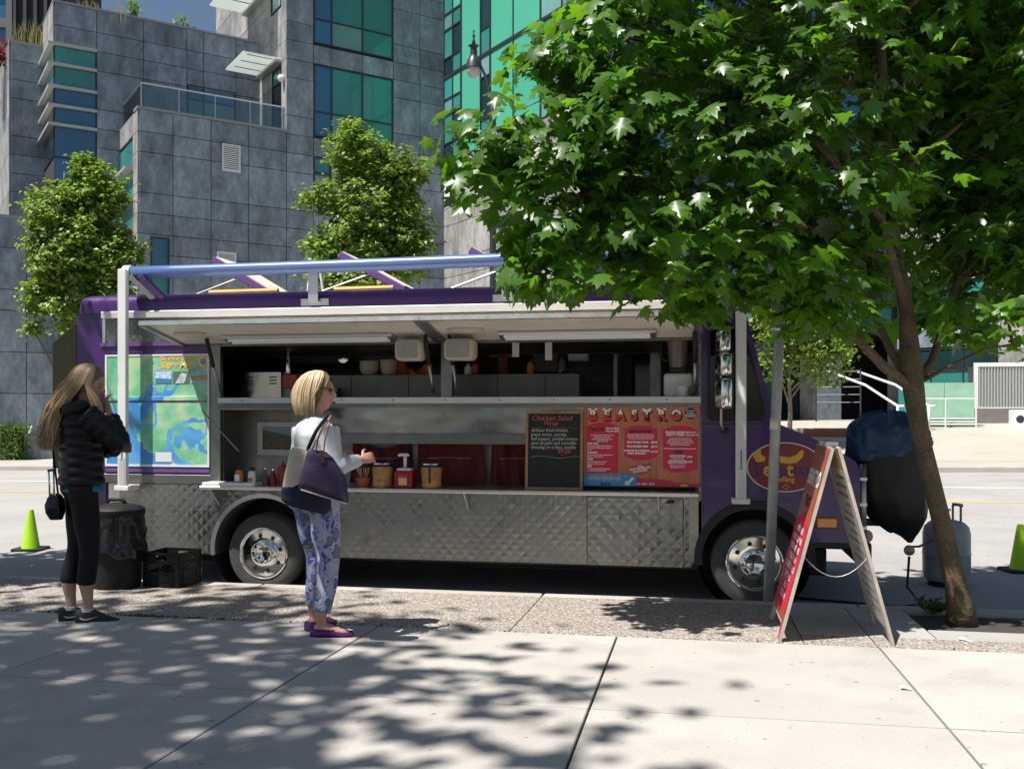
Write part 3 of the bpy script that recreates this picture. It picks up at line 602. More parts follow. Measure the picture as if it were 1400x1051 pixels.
def cartouche(x0, x1, y0, y1, flat=False):
    xm = (x0 + x1) / 2; sh_ = 36
    top_ = [(x0, y0 + sh_), (x0 + 45, y0 + sh_ - 10), (x0 + 80, y0 + 8), (xm - 30, y0), (xm + 30, y0), (x1 - 80, y0 + 8), (x1 - 45, y0 + sh_ - 10), (x1, y0 + sh_)]
    bot = [(x1, y1), (x0, y1)] if flat else [(x1, y1 - sh_), (x1 - 45, y1 - sh_ + 10), (x1 - 80, y1 - 8), (xm + 30, y1), (xm - 30, y1), (x0 + 80, y1 - 8), (x0 + 45, y1 - sh_ + 10), (x0, y1 - sh_)]
    L = [(bu(a), bv(b)) for a, b in top_ + bot]
    ob('menu_panel_edge', G().plate([shrink(L, 1.022)], xz(TY - .0232), None), 'menu_edge', bd); return ob('menu_panel', G().plate([L], xz(TY - .0240), None), 'menu_red', bd)
cartouche(85, 437, 252, 795, True); cartouche(500, 857, 280, 655); cartouche(913, 1280, 285, 780)
b2, w2 = G(), G()
def tx(gg, s_, x, y, h, al='LEFT', bold=.0, y_=.0252): gg.text(s_, h * 1.35 * k1, bu(x), bv(y), TY - y_, al, bold)
tx(b2, 'TACOS', 122, 342, 36, 'LEFT', .002); tx(b2, 'SANDWICHES', 675, 358, 28, 'CENTER', .0015); tx(b2, 'SIDES', 1078, 573, 28, 'CENTER', .0015)
for s_, x, y, h, al in (('One for $3.00', 306, 322, 17, 'LEFT'), ('Two for $5.50', 306, 352, 17, 'LEFT'), ('Served on a 6 inch white corn tortilla', 262, 392, 12, 'CENTER'), ('Topped with a tomato salsa,', 262, 413, 12, 'CENTER'), ('pico de gallo, shaved cabbage and', 262, 435, 12, 'CENTER'), ('a fresh lime wedge', 262, 455, 12, 'CENTER'),
    ('LING COD', 98, 486, 19, 'LEFT'), ('Lemon Pepper Chickpea Battered Ling Cod', 98, 508, 11.5, 'LEFT'), ('with a Charred Scallion Jalapeno Cilantro', 98, 528, 11.5, 'LEFT'), ('dressing', 98, 549, 11.5, 'LEFT'), ('CHICKEN', 98, 582, 19, 'LEFT'), ('Achiote Marinated Chicken, Pickled Onions,', 98, 604, 11.5, 'LEFT'), ('Jalapeno, and Chipotle Aioli', 98, 624, 11.5, 'LEFT'),
    ('PORK', 98, 655, 19, 'LEFT'), ('BBQ Braised Pulled Pork, Pickled', 98, 678, 11.5, 'LEFT'), ('Jalapeno, Tomatillo Dressing', 98, 699, 11.5, 'LEFT'), ('BEEF', 98, 729, 19, 'LEFT'), ('12 Hour Braised Beef, Pickled Jalapenos', 98, 752, 11.5, 'LEFT'), ('and Lemon Roasted Garlic Aioli', 98, 772, 11.5, 'LEFT'),
    ('Our sandwiches are loaded with southern', 678, 385, 12, 'CENTER'), ('fried onions, shallots, house made slaw sauce', 678, 406, 12, 'CENTER'), ('and North Carolina style vinegar sauce', 678, 427, 12, 'CENTER'),
    ('BBQ PULLED PORK', 530, 470, 20, 'LEFT'), ('BBQ BRAISED BEEF', 530, 514, 20, 'LEFT'), ('ACHIOTE BUTTERMILK', 632, 560, 20, 'CENTER'), ('FRIED CHICKEN', 632, 588, 20, 'CENTER'), ('$8.95', 786, 471, 22, 'LEFT'), ('$8.95', 786, 516, 22, 'LEFT'), ('$9.95', 786, 570, 22, 'LEFT'),
    ('BEASTRO ORIGINAL', 940, 362, 19, 'LEFT'), ('DIRTY FRIES', 950, 391, 26, 'LEFT'), ('Wild Half $7', 1160, 362, 15, 'LEFT'), ('Chow Cow $13', 1155, 389, 15, 'LEFT'), ('Homemade Fries smothered with', 1095, 425, 12, 'CENTER'), ('Pulled Pork, topped with Chipotle Aioli,', 1095, 447, 12, 'CENTER'), ('Mozzarella BBQ Sauce, Lemon Garlic Aioli,', 1095, 469, 12, 'CENTER'), ('Fresh Salsa and Pickled Jalapenos', 1095, 490, 12, 'CENTER'),
    ('HOMEMADE FRIES', 1067, 611, 16, 'CENTER'), ('Tossed in Sea Salt', 1067, 631, 14, 'CENTER'), ('SOUTHERN STYLE', 1067, 660, 16, 'CENTER'), ('CREAMY COLESLAW', 1067, 681, 16, 'CENTER'), ('$4.00', 1168, 620, 18, 'LEFT'), ('$3.75', 1168, 672, 18, 'LEFT'), ('With Dried Cranberries', 1067, 708, 13, 'CENTER'), ('and Sunflower Seeds', 1067, 729, 13, 'CENTER')):
    tx(w2, s_, x, y, h, al, .0007 if h < 15 else .0014)
w2.box(bu(925), bu(1262), TY - .0254, TY - .0250, bv(531), bv(523))
mel = G().plate([[(bu(560), bv(712)), (bu(780), bv(685))] + [(bu(680 + 118 * math.cos(t)), bv(700 + 104 * math.sin(t))) for t in [(-.1 + (PI + .05) * i / 14) for i in range(15)]]], xz(TY - .0235), None); ob('melon_rind', mel, mat('rind', (.12, .22, .06), .5), bd)
mel = G().plate([[(bu(575), bv(715)), (bu(768), bv(690))] + [(bu(679 + 102 * math.cos(t)), bv(702 + 86 * math.sin(t))) for t in [(-.05 + (PI - .05) * i / 14) for i in range(15)]]], xz(TY - .0239), None); ob('melon_flesh', mel, 'menu_red', bd)
Mm = lambda x, y: Matrix.Translation((bu(x), TY - .0252, bv(y))) @ Matrix.Rotation(-.14 * -1, 4, 'Y').inverted() @ Matrix.Rotation(PI / 2, 4, 'X')
for s_, y, h in (('Fresh', 722, 17), ('WATERMELON', 750, 26), ('LEMONADE', 776, 22)): w2.text(s_, h * 1.3 * k1, 0, 0, 0, 'CENTER', .001, 0, Mm(672, y))
g = G().plate([[(bu(625), bv(925)), (bu(625), bv(838)), (bu(850), bv(846)), (bu(1010), bv(868)), (bu(1030), bv(880)), (bu(1298), bv(892)), (bu(1298), bv(925))]], xz(TY - .0236), None); ob('menu_footer', g, 'menu_red', bd)
tx(w2, '604 - 868 - 9339', 625, 913, 22, 'LEFT', .001); ob('menu_text', w2, 'menu_white', bd); ob('menu_headings', b2, 'menu_black', bd)
ob('footer_mark', G().box(bu(1100), bu(1175), TY - .0248, TY - .0240, bv(926), bv(902)), mat('yellow_print', (.8, .55, .03), .5), bd)
g = G(); g.lathe([(62 * k1, 0), (.001, -.0004)], (bu(1204), TY - .0236, bv(157)), 'Y', 24, False); gs = ob('menu_badge', g, mat('badge_green', (.02, .07, .05), .5), bd)
g = G()
for y, s_ in ((135, 'We use local'), (158, '& seasonal'), (176, 'PRODUCE AND'), (194, 'INGREDIENTS')): tx(g, s_, 1204, y, 12, 'CENTER', .0005, .0248)
ob('badge_text', g, 'menu_white', gs)
g = G().plate([[(bu(60), bv(927)), (bu(630), bv(927)), (bu(630), bv(808)), (bu(60), bv(800))]], xz(TY - .030), (0, .004, 0)); op = ob('pick_up_sign', g, mat('sign_blue', (.04, .30, .62), .4, var=.08, vs=9), bd)
g = G(); tx(g, 'order/pick-up', 105, 862, 48, 'LEFT', .0015, .0312); ob('sign_text', g, mat('sand_print', (.62, .45, .24), .5), op)
g = G(); tx(g, 'here', 300, 921, 42, 'CENTER', .0015, .0312); g2 = cut(g, bv(926), False); ob('sign_text', g2, mat('navy_print', (.03, .03, .18), .5), op)
g = G().plate([[(bu(505), bv(918)), (bu(515), bv(868)), (bu(535), bv(880)), (bu(588), bv(828)), (bu(610), bv(845)), (bu(556), bv(900)), (bu(568), bv(918))]], xz(TY - .0312), None); ob('sign_arrow', g, 'menu_white', op)
# --- oval emblem on the cab
ex, ez = S(1073, 638.5); RX, RZ = (xx(1126) - xx(1020)) / 2, (zz(1073, 605) - zz(1073, 673)) / 2
def oval(r1, y, m, nm, par_):
    return ob(nm, G().plate([[(ex + RX * r1 * math.cos(t), ez + RZ * r1 * math.sin(t)) for t in [2 * PI * i / 40 for i in range(40)]]], xz(TY - y), (0, .001, 0)), m, par_)
ev = oval(1, .004, 'menu_white', 'emblem', cab); oval(.965, .006, mat('emblem_red', (.22, .018, .02), .4, var=.08, vs=4), 'emblem_field', ev)
def eu(x): return xx(x)
def ew(y): return zz(1073, y)
yl = mat('emblem_yellow', (.78, .40, .03), .45)
g = G().plate([[(eu(a), ew(b)) for a, b in ((1029, 624), (1033, 617), (1040, 613), (1041, 622), (1047, 625), (1045, 631), (1035, 632))]], xz(TY - .0075), None); ob('horn', g, yl, ev)
g = G().plate([[(eu(a), ew(b)) for a, b in ((1066, 623), (1078, 625), (1088, 622), (1095, 615), (1099, 616), (1097, 625), (1089, 632), (1078, 634), (1066, 632))]], xz(TY - .0075), None); ob('horn', g, yl, ev)
for ch, cx, m in (('b', 1038, 0), ('e', 1049, 1), ('a', 1060, 1), ('s', 1071, 0), ('t', 1080, 1), ('r', 1089, 0), ('o', 1100, 0)):
    g = G().text(ch, .155, eu(cx), ew(650), TY - .0075, 'CENTER', .003); ob('emblem_letter', g, (mat('emblem_blue', (.035, .03, .16), .45), yl)[m], ev)
g = G().text('rolling', .06, eu(1073), ew(658), TY - .0075, 'CENTER', .001); g.tube([(eu(1076), TY - .008, ew(661)), (eu(1069), TY - .008, ew(666)), (eu(1074), TY - .008, ew(669)), (eu(1079), TY - .008, ew(664))], .004, 5); ob('emblem_script', g, yl, ev)
# --- inside the serving window
YI = TY + .55
cn = ob('inner_counter', G().box(XW0 + .25, xx(792, YI), YI, YI + .5, 1.0, 1.805, .004), 'inside_steel', T)
for px in (480, 558, 680, 745): ob('panel_seam', G().box(xx(px, YI), xx(px, YI) + .006, YI - .003, YI - .0005, 1.6, 1.79), 'dark_inside', cn)
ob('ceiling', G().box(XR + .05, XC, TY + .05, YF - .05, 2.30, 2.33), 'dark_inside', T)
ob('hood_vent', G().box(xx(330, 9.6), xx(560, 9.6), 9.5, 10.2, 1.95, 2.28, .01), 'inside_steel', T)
ob('inner_panel', G().box(xx(490, 9.9), xx(512, 9.9), 9.9, 9.93, 1.2, 2.2), mat('inside_red', (.11, .028, .018), .6, var=.2), T)
for a, b_ in ((626, 735),): ob('inner_panel', G().box(xx(a, 9.9), xx(b_, 9.9), 9.9, 9.93, 1.2, 2.25), 'inside_red', T)
dw = G().plate([rrect(xx(868, 10.2), xx(910, 10.2), 1.35, 2.05, .08)], xz(10.24), (0, .02, 0)); dfr = ob('far_door_window', dw, mat('far_door_glass', (.016, .030, .032), .12), T)
ob('window_frame', G().plate([rrect(xx(868, 10.2) - .03, xx(910, 10.2) + .03, 1.32, 2.08, .1), rrect(xx(868, 10.2), xx(910, 10.2), 1.35, 2.05, .08)], xz(10.22), (0, .03, 0)), 'rubber', dfr)
ob('inner_partition', G().box(xx(840, 9.4), xx(842, 9.4) + .02, 9.3, 10.2, .5, 2.3), 'steel_dull', T)
ob('inner_post', G().box(xx(889, 9.0), xx(903, 9.0), 9.0, 9.04, 1.2, 2.3), 'steel_dull', T)
ob('front_bulkhead', G().box(XC - .05, XC - .02, TY + .06, TY + .9, .5, 2.3), 'inside_steel', T)
# ================================================================ buildings across the street
PHB = math.radians(57.46); BA = (math.sin(PHB), math.cos(PHB)); BB = (-math.cos(PHB), math.sin(PHB)); BO = ((608 - 700) / FPX * 40, 40.0)
B_ANG = math.atan2(BA[0] * ST + BA[1] * CT, BA[0] * CT - BA[1] * ST)
B_LOC = (BO[0] * CT - BO[1] * ST, BO[0] * ST + BO[1] * CT, 0)
def Bf(px, py, b=0.):
    t = (px - 700) / FPX; ou, od = BO[0] + b * BB[0], BO[1] + b * BB[1]; a = (t * od - ou) / (BA[0] - t * BA[1]); d = od + a * BA[1]
    return a, EYE - (py - HY) / FPX * d
def Af(px, py, a=0.):
    t = (px - 700) / FPX; ou, od = BO[0] + a * BA[0], BO[1] + a * BA[1]; b = (t * od - ou) / (BB[0] - t * BB[1]); d = od + b * BB[1]
    return b, EYE - (py - HY) / FPX * d
def slate(name, col, k=1.0):
    m = mat(name, col, .5, var=.42, vs=1.3, fine=.22, fs=6, orand=.16, stretch=(1, 1, 1.0), bump=.15, bs=12, spec=.35)
    nt = m.node_tree; mp_ = [n for n in nt.nodes if n.type == 'MAPPING'][0]; mp_.inputs['Rotation'].default_value = (.5, .6, .3); mp_.inputs['Scale'].default_value = (2.2, .5, .8)
slate('slate', (.215, .258, .305)); slate('slate_sunlit', (.30, .295, .28))  # second, paler slate: sunlight on the left-facing walls put into the colour
mat('wall_core', (.03, .03, .032), .9); mat('coping', (.30, .31, .32), .5, .3); mat('mullion', (.028, .032, .038), .45); mat('fin_metal', (.50, .50, .47), .45, .4)
def bglass(name, col, r=.06): mat(name, col, r, var=.25, vs=.35, spec=.9, orand=.2)
bglass('win_teal', (.04, .23, .21)); bglass('win_blue', (.035, .14, .26)); bglass('win_dark', (.012, .036, .038)); bglass('win_curtain', (.14, .30, .28), .15)  # tinted glass; sky reflection is also put into the teal and blue
mat('mint', (.085, .44, .30), .25, var=.04, vs=.4, coat=.4, orand=.04); mat('white_metal', (.75, .76, .76), .45); leafmat('canopy_glass', (.80, .85, .83), (.80, .85, .83), .5, .3, .02)
UB = G().box(0, 1, 0, 1, 0, 1).mesh('panel', 'slate')
UBM = {}
def unit(name, m, parent, x, y, z, w, d_, h):
    if m not in UBM: me = UB.copy(); me.materials.clear(); me.materials.append(MAT[m]); UBM[m] = me
    o = bpy.data.objects.new(name, UBM[m]); COL.objects.link(o); o.parent = parent; o.location = (x, y, z); o.scale = (w, d_, h); return o
def clad(root, plane, c, us, zs, m, holes=(), t=.05, g=.012, name='panel'):
    for i in range(len(us) - 1):
        for j in range(len(zs) - 1):
            u0, u1 = sorted((us[i], us[i + 1])); z0, z1 = sorted((zs[j], zs[j + 1])); cu, cz = (u0 + u1) / 2, (z0 + z1) / 2
            if any(h[0] < cu < h[1] and h[2] < cz < h[3] for h in holes): continue
            k = t + random.uniform(-.006, .006)
            if plane == 'b': unit(name, m, root, u0 + g, c - k, z0 + g, u1 - u0 - 2 * g, k - .002, z1 - z0 - 2 * g)
            else: unit(name, m, root, c - k, u0 + g, z0 + g, k - .002, u1 - u0 - 2 * g, z1 - z0 - 2 * g)
def window(root, plane, c, u0, u1, z0, z1, us, zs, glasses, fw=.05, rec=.0):
    """frame with mullions; one pane object in every cell"""
    us = [u0] + list(us) + [u1]; zs = [z0] + list(zs) + [z1]; g = G()
    def bx(g, a, b, zz0, zz1, d0, d1): g.box(a, b, c + d0, c + d1, zz0, zz1) if plane == 'b' else g.box(c + d0, c + d1, a, b, zz0, zz1)
    for i, u in enumerate(us): bx(g, u - (0 if i == 0 else fw / 2), u + (fw if i == 0 else 0 if i == len(us) - 1 else fw / 2) + (-fw if i == len(us) - 1 else 0) * 0 + (.0), z0, z1, -.04, rec + .03) if i < len(us) - 1 else bx(g, u - fw, u, z0, z1, -.04, rec + .03)
    for i, z in enumerate(zs):
        a, b = (z, z + fw) if i == 0 else (z - fw, z) if i == len(zs) - 1 else (z - fw / 2, z + fw / 2)
        bx(g, u0, u1, a, b, -.037, rec + .027)
    w = ob('window', g, 'mullion', root, local=True); n = 0
    for i in range(len(us) - 1):
        for j in range(len(zs) - 1):
            q = G(); bx(q, us[i] + .01, us[i + 1] - .01, zs[j] + .01, zs[j + 1] - .01, rec, rec + .012); ob('pane', q, glasses[n % len(glasses)], w, local=True); n += 1
    return w
ZB = [9.0 + k * 3.5 + q for k in range(-3, 5) for q in (0, 1.4, 2.1, 2.8)]
zr = lambda lo, hi: [lo] + [z for z in ZB if lo + .2 < z < hi - .2] + [hi]
# --- stone building with terrace
SB = thing('stone_building', 'slate clad apartment building with glass railed terrace and white corner window fins', 'building', B_LOC, B_ANG)
g = G()
a2, a3, B1 = Bf(190, 0)[0], Bf(393, 0)[0], 3.12
Z2 = 11.85
am, bm_ = -14.15, 5.75
Z1 = 16.1
for x0, x1, y0, y1, z1 in ((a2 + .001, a3, .001, 9, Z2 - .1), (a3 + .001, 0 - .05, .002, 9.25, 26), (am + .001, a3 + .002, B1 + .001, 16, Z1 - .05), (-15.3, am, bm_ + .001, 16, 15.25), (-26, -12.62, 1.801, 12, 8.0)):
    g.box(x0, x1, y0, y1, -.6, z1)
ob('wall', g, 'wall_core', SB, local=True)
cols2 = [Bf(x, 0)[0] for x in (190, 236, 288, 339, 391)]; cols3 = [Bf(x, 0)[0] for x in (391, 428, 452, 495, 537, 573, 608)]
wl = (Bf(428, 0)[0], Bf(537, 0)[0]); v1 = (*[Bf(x, 0)[0] for x in (303, 328)],); v2 = (*[Bf(x, 0)[0] for x in (296, 322)],)
w1 = (11.85, 14.6); w2_ = (15.35, 18.1); sw_ = (Bf(425, 0)[0], Bf(450, 0)[0], 9.6, 11.3)
h3 = [(wl[0] - .01, wl[1] + .01, w1[0], w1[1]), (wl[0], wl[1], w2_[0], w2_[1])]
clad(SB, 'b', 0, cols2, zr(4.0, Z2), 'slate'); clad(SB, 'b', 0, cols3, zr(4.0, 20.2), 'slate', h3 + [(Bf(428, 0)[0], Bf(452, 0)[0], 9.7, 11.2)])
for lo, hi in (w1, w2_): window(SB, 'b', -.02, wl[0] + .01, wl[1] - .01, lo + .02, hi - .02, [Bf(453, 0)[0], Bf(495, 0)[0]], [lo + .95, ] if lo < 12 else [lo + .95], ['win_blue', 'win_blue', 'win_curtain', 'win_teal', 'win_teal', 'win_teal'])
window(SB, 'b', -.02, Bf(428, 0)[0] + .01, Bf(452, 0)[0] - .01, 9.72, 11.1, [], [10.5], ['win_blue', 'win_teal'])
window(SB, 'b', -.07, *[Bf(x, 0)[0] for x in (205, 231)], 5.0, 7.5, [], [6.4], ['win_teal', 'win_blue'])
def louvre(a0, a1, z0, z1, n):
    g = G(); w = ob('vent', g.plate([[(a0, z0), (a1, z0), (a1, z1), (a0, z1)], [(a0 + .05, z0 + .05), (a1 - .05, z0 + .05), (a1 - .05, z1 - .05), (a0 + .05, z1 - .05)]], lambda a, b: (a, -.09, b), (0, .03, 0)), 'white_metal', SB, local=True)
    unit('vent_back', 'wall_core', w, a0 + .03, -.065, z0 + .03, a1 - a0 - .06, .01, z1 - z0 - .06)
    for k in range(n): unit('slat', 'white_metal', w, a0 + .05, -.085, z0 + .06 + k * (z1 - z0 - .1) / n, a1 - a0 - .1, .02, (z1 - z0 - .1) / n * .55)
louvre(v1[0], v1[1], 10.1, 11.08, 13); louvre(v2[0], v2[1], 6.85, 7.2, 6)
unit('coping', 'coping', SB, a2 - .08, -.1, Z2, a3 - a2 + .08, .6, .09)
# left return of the low block, with finned slot window
clad(SB, 'a', a2, [0, .75, B1], zr(4.0, Z2), 'slate_sunlit', [(.75, B1, 4, 11.1)])
for k in range(7): q = unit('pane', 'win_teal', SB, a2 - .03, .8, 11.0 - (k + 1) * 1.05 + .08, .02, B1 - .8, .95); unit('window_fin', 'fin_metal', SB, a2 - .32, .72, 11.0 - (k + 1) * 1.05 - .02, .31, B1 - .72, .1)
# terrace: railing, window, door, canopies
rl = G(); rl.tube([(a2 + .1, B1 - .05, Z2 + .95), (a2 + .1, .12, Z2 + .95), (a3 - .08, .12, Z2 + .95)], .028, 8); rl.tube([(a3 - .08, .12, Z2 + .95), (a3 - .08, .12, Z2 + .1)], .028, 8)
rt = ob('terrace_railing', rl, 'aluminium', SB, local=True)
for k in range(4): x0 = a2 + .1 + k * (a3 - a2 - .2) / 4; unit('rail_pane', 'glass', rt, x0 + .02, .11, Z2 + .12, (a3 - a2 - .2) / 4 - .04, .012, .78)
for k in range(5): unit('rail_post', 'aluminium', rt, a2 + .08 + k * (a3 - a2 - .2) / 4, .12, Z2 + .09, .035, .035, .84)
unit('rail_pane', 'glass', rt, a2 + .09, .16, Z2 + .12, .012, B1 - .25, .78)
cols1 = [am] + [Bf(x, 0, B1)[0] for x in (132, 196, 255, 278, 322)] + [a3]
zs1 = [Z1, 15.3, 14.6, 13.9, 12.5, 11.8, 11.1, 10.4, 9.0, 8.3, 7.6, 6.9, 5.5]
clad(SB, 'b', B1, cols1, zs1, 'slate', [(am, cols1[1], 5, 14.65), (cols1[3], cols1[5], 11.9, 13.95)])
window(SB, 'b', B1 - .02, cols1[3] + .01, cols1[5] - .01, 11.87, 14.0, [cols1[4]], [13.45], ['win_teal', 'win_blue', 'win_curtain', 'win_blue'])
unit('coping', 'coping', SB, am - .06, B1 - .08, Z1, a3 - am + .06, .5, .08); unit('coping', 'coping', SB, am - .06, B1 + .42, Z1, .5, bm_ - B1 - .4, .08)
clad(SB, 'a', am, [B1, B1 + 1.3, bm_], [Z1, 15.3, 14.65], 'slate_sunlit'); clad(SB, 'a', am, [B1, bm_], [5, 6.9, 8.3, 9.5], 'slate_sunlit')
zf = [14.62, 13.9, 13.1, 12.42, 11.75]
for k, z in enumerate(zf):
    unit('window_fin', 'fin_metal', SB, am - .22, B1 - .16, z - .07, cols1[1] - am + .22, .15, .1); unit('window_fin', 'fin_metal', SB, am - .22, B1 - .0, z - .07, .21, bm_ - B1 - .05, .1)
    lo = zf[k + 1] + .05 if k < 4 else 10.6
    unit('pane', 'win_teal' if k < 2 else 'win_blue', SB, am + .02, B1 - .03, lo, cols1[1] - am - .06, .02, z - .1 - lo); unit('pane', 'win_teal' if k < 2 else 'win_dark', SB, am - .03, B1 + .05, lo, .02, bm_ - B1 - .1, z - .1 - lo)
unit('pane', 'win_blue', SB, am + .02, B1 - .03, 8.6, cols1[1] - am - .06, .02, 1.95); unit('mullion', 'mullion', SB, cols1[1] - .05, B1 - .05, 8.6, .045, .05, 6.0)
clad(SB, 'b', bm_, [-15.3, am], [15.3, 14.6, 13.9, 13.2, 11.8, 11.1, 10.4, 9.7, 8.1], 'slate'); clad(SB, 'a', -15.3, [bm_, bm_ + 1.4, bm_ + 2.9, bm_ + 4.4], [15.3, 14.6, 13.9, 12.5, 11.1, 9.7, 8.1], 'slate_sunlit')
unit('coping', 'coping', SB, -15.36, bm_ - .06, 15.27, 1.2, .4, .08)
clad(SB, 'b', 1.8, [-19, -17.8, -16.5, -15.2, -13.9, -12.62], [8.05, 7.0, 5.6, 4.9, 3.5, 2.1, .7, -.2], 'slate'); unit('coping', 'coping', SB, -26, 1.7, 8.0, 13.4, .5, .1)
unit('roof_window', 'white_metal', SB, -18.8, 2.4, 8.1, 1.6, .8, 1.5); unit('pane', 'win_blue', SB, -18.6, 2.37, 8.35, 1.1, .02, 1.0)
# tall block's lit return above the terrace
clad(SB, 'a', a3, [0, .55], zr(Z2, 20.2), 'slate_sunlit'); clad(SB, 'a', a3, [.55, 1.4, B1], [14.55, 15.3, 16.0, 16.7], 'slate_sunlit')
window(SB, 'a', a3 - .03, .56, 1.55, Z2 + .1, 14.5, [], [13.9], ['win_dark', 'win_teal']); clad(SB, 'a', a3, [1.56, B1], [Z2, 12.5, 13.9, 14.55], 'slate_sunlit')
window(SB, 'a', a3 - .03, .56, 1.7, 16.75, 20.2, [], [17.6], ['win_teal', 'win_blue']); clad(SB, 'a', a3, [1.72, 3.2, 4.7, 6.2, 7.7, 9.2], [Z1 - .3, 17.2, 18.6, 20.2], 'slate_sunlit')
for zc, b0, b1, L in ((14.75, .5, 2.75, 1.5), (17.85, .9, 4.6, 1.6)):
    cn_ = ob('canopy', G().box(a3 - L, a3 - .0, b0, b1, zc - .05, zc, .004), 'canopy_glass', SB, local=True)
    for k in range(3): unit('slat_gap', 'mullion', cn_, a3 - L + .18, b0 + .12 + k * (b1 - b0) / 3, zc - .058, L - .5, .06, .012)
    unit('canopy_beam', 'fin_metal', cn_, a3 - .3, b0 - .02, zc - .16, .3, b1 - b0 + .04, .1)
lamp_ = ob('wall_lamp', G().ball((a3 - .16, .22, 13.9), .14, 10, 6), 'white_metal', SB, True, local=True)
# --- mint glass block
GB = thing('glass_building', 'mint green glass building with pale stone base beside the slate building', 'building', B_LOC, B_ANG)
EB = -9.6
g = G(); g.box(.03, 26, EB + .03, 14, 4.7, 27); g.box(3, 26, EB + 3.2, 14, -.6, 4.7); ob('wall', g, 'wall_core', GB, local=True)
bs = [0, -1.45, -2.92, -3.67, -5.25, -7.0, -9.55]
for j, (z0, z1) in enumerate(((11.6, 15.05), (15.05, 18.55))):
    for i in (1, 3, 4): unit('glass_panel', 'mint', GB, -.03, bs[i + 1] + .03, z0 + .03, .03, bs[i] - bs[i + 1] - .06, z1 - z0 - .06)
    window(GB, 'a', -.03, bs[1] + .01, bs[0] - .01, z0 + .01, z1 - .01, [-.75], [z0 + .75, z0 + 1.9, z0 + 2.55], ['win_teal', 'win_dark', 'win_teal', 'mint', 'win_dark', 'win_teal', 'win_curtain'])
    window(GB, 'a', -.03, bs[3] + .01, bs[2] - .01, z0 + .01, z1 - .01, [], [z0 + 1.0, z0 + 2.6], ['win_teal', 'win_dark', 'win_curtain'])
    window(GB, 'a', -.03, bs[6] + .01, bs[5] - .01, z0 + .01, z1 - .01, [-8.3], [z0 + 2.2], ['win_curtain', 'win_teal'])
    unit('transom', 'mullion', GB, -.07, EB, z1 - .06, .05, -EB, .12)
for b in bs[1:6]: unit('mullion', 'mullion', GB, -.06, b - .03, 11.6, .045, .06, 7)
clad(GB, 'a', 0, [0, -1.2, -2.5, -3.8, -5.1, -6.4, -7.7, -9.6], [11.6, 10.4, 9.7, 9.0, 7.6, 6.9, 5.5, 4.7, 3.4, 2.0, .5], 'slate_sunlit')
g0 = unit('vent', 'white_metal', GB, -.09, -.65, 9.85, .03, .5, .9)
for z0 in (4.75, 8.2, 11.65, 15.1):
    for k in range(8): window(GB, 'b', EB - .03, .1 + k * 1.95, 2.0 + k * 1.95, z0 + .1, z0 + 3.4, [1.0 + k * 1.95] if k % 2 else [], [z0 + 1.0], ['win_blue', 'win_dark', 'win_teal', 'win_blue'] if k % 3 else ['mint', 'win_blue'])
# ground floor recess: dark glass, columns
for k in range(7): unit('pane', 'win_dark', GB, 3.1 + k * 1.9, EB + 3.15, 1.0, 1.85, .03, 3.6)
ca0 = Bf(1118, 0, EB - .1)[0]; ca1 = Bf(1150, 0, EB - .1)[0]
for dx in (0, 5.4): cl = ob('column', G().box(ca0 + dx, ca1 + dx, EB - .1, EB + .75, .6, 4.7), 'slate', GB, local=True); ob('column_lit_side', G().box(ca0 + dx - .03, ca0 + dx - .001, EB - .1, EB + .75, .6, 4.7), 'slate_sunlit', cl, local=True)  # thin paler sheet puts sunlight on the column's left side into its colour
# right wing
AW = 16.0
unit('wing_wall', 'wall_core', GB, AW + .03, -18, -.6, 10, 18 + EB, 27)
clad(GB, 'a', AW, [-14.0, -15.2, -16.6, -18], [12, 10.4, 9, 7.6, 6.2, 5.2, 3.8, 2.4, .9], 'slate_sunlit'); clad(GB, 'a', AW, [EB, -11.2, -12.6, -14], [12, 9.0, 7.6, 6.6], 'slate_sunlit')
window(GB, 'a', AW - .03, -13.95, EB - .05, 4.9, 6.55, [-12.6, -11.2], [], ['win_teal', 'win_dark', 'win_dark']); window(GB, 'a', AW - .03, -13.95, EB - .05, 1.1, 4.0, [-12.6, -11.2], [3.1], ['win_teal', 'win_dark']); clad(GB, 'a', AW, [EB, -11.8, -14], [4.05, 4.85], 'slate')
# --- far dark tower
TW = thing('office_tower', 'dark office tower with grey window grid rising behind the slate building', 'tower', D(40, 560, 95), math.radians(18))
g = G(); g.box(-14, 3.4, 0, 12, -1, 62); ob('wall', g, 'wall_core', TW, local=True)
mat('tower_frame', (.13, .13, .14), .6); mat('tower_fin', (.04, .042, .055), .5)
for k in range(7): unit('pier', 'tower_frame', TW, -14 + k * 2.0, -.4, 30, .55, .38, 30)
for j in range(9): unit('spandrel', 'tower_frame', TW, -14, -.3, 30 + j * 3.4, 12.3, .28, .9)
for k in range(6):
    for j in range(8): unit('pane', 'win_blue', TW, -13.4 + k * 2.0, -.05, 30.95 + j * 3.4, 1.35, .04, 2.4)
for k in range(5): unit('fin', 'tower_fin', TW, -1.4 + k * .95, -.35, 30, .3, .33, 32)
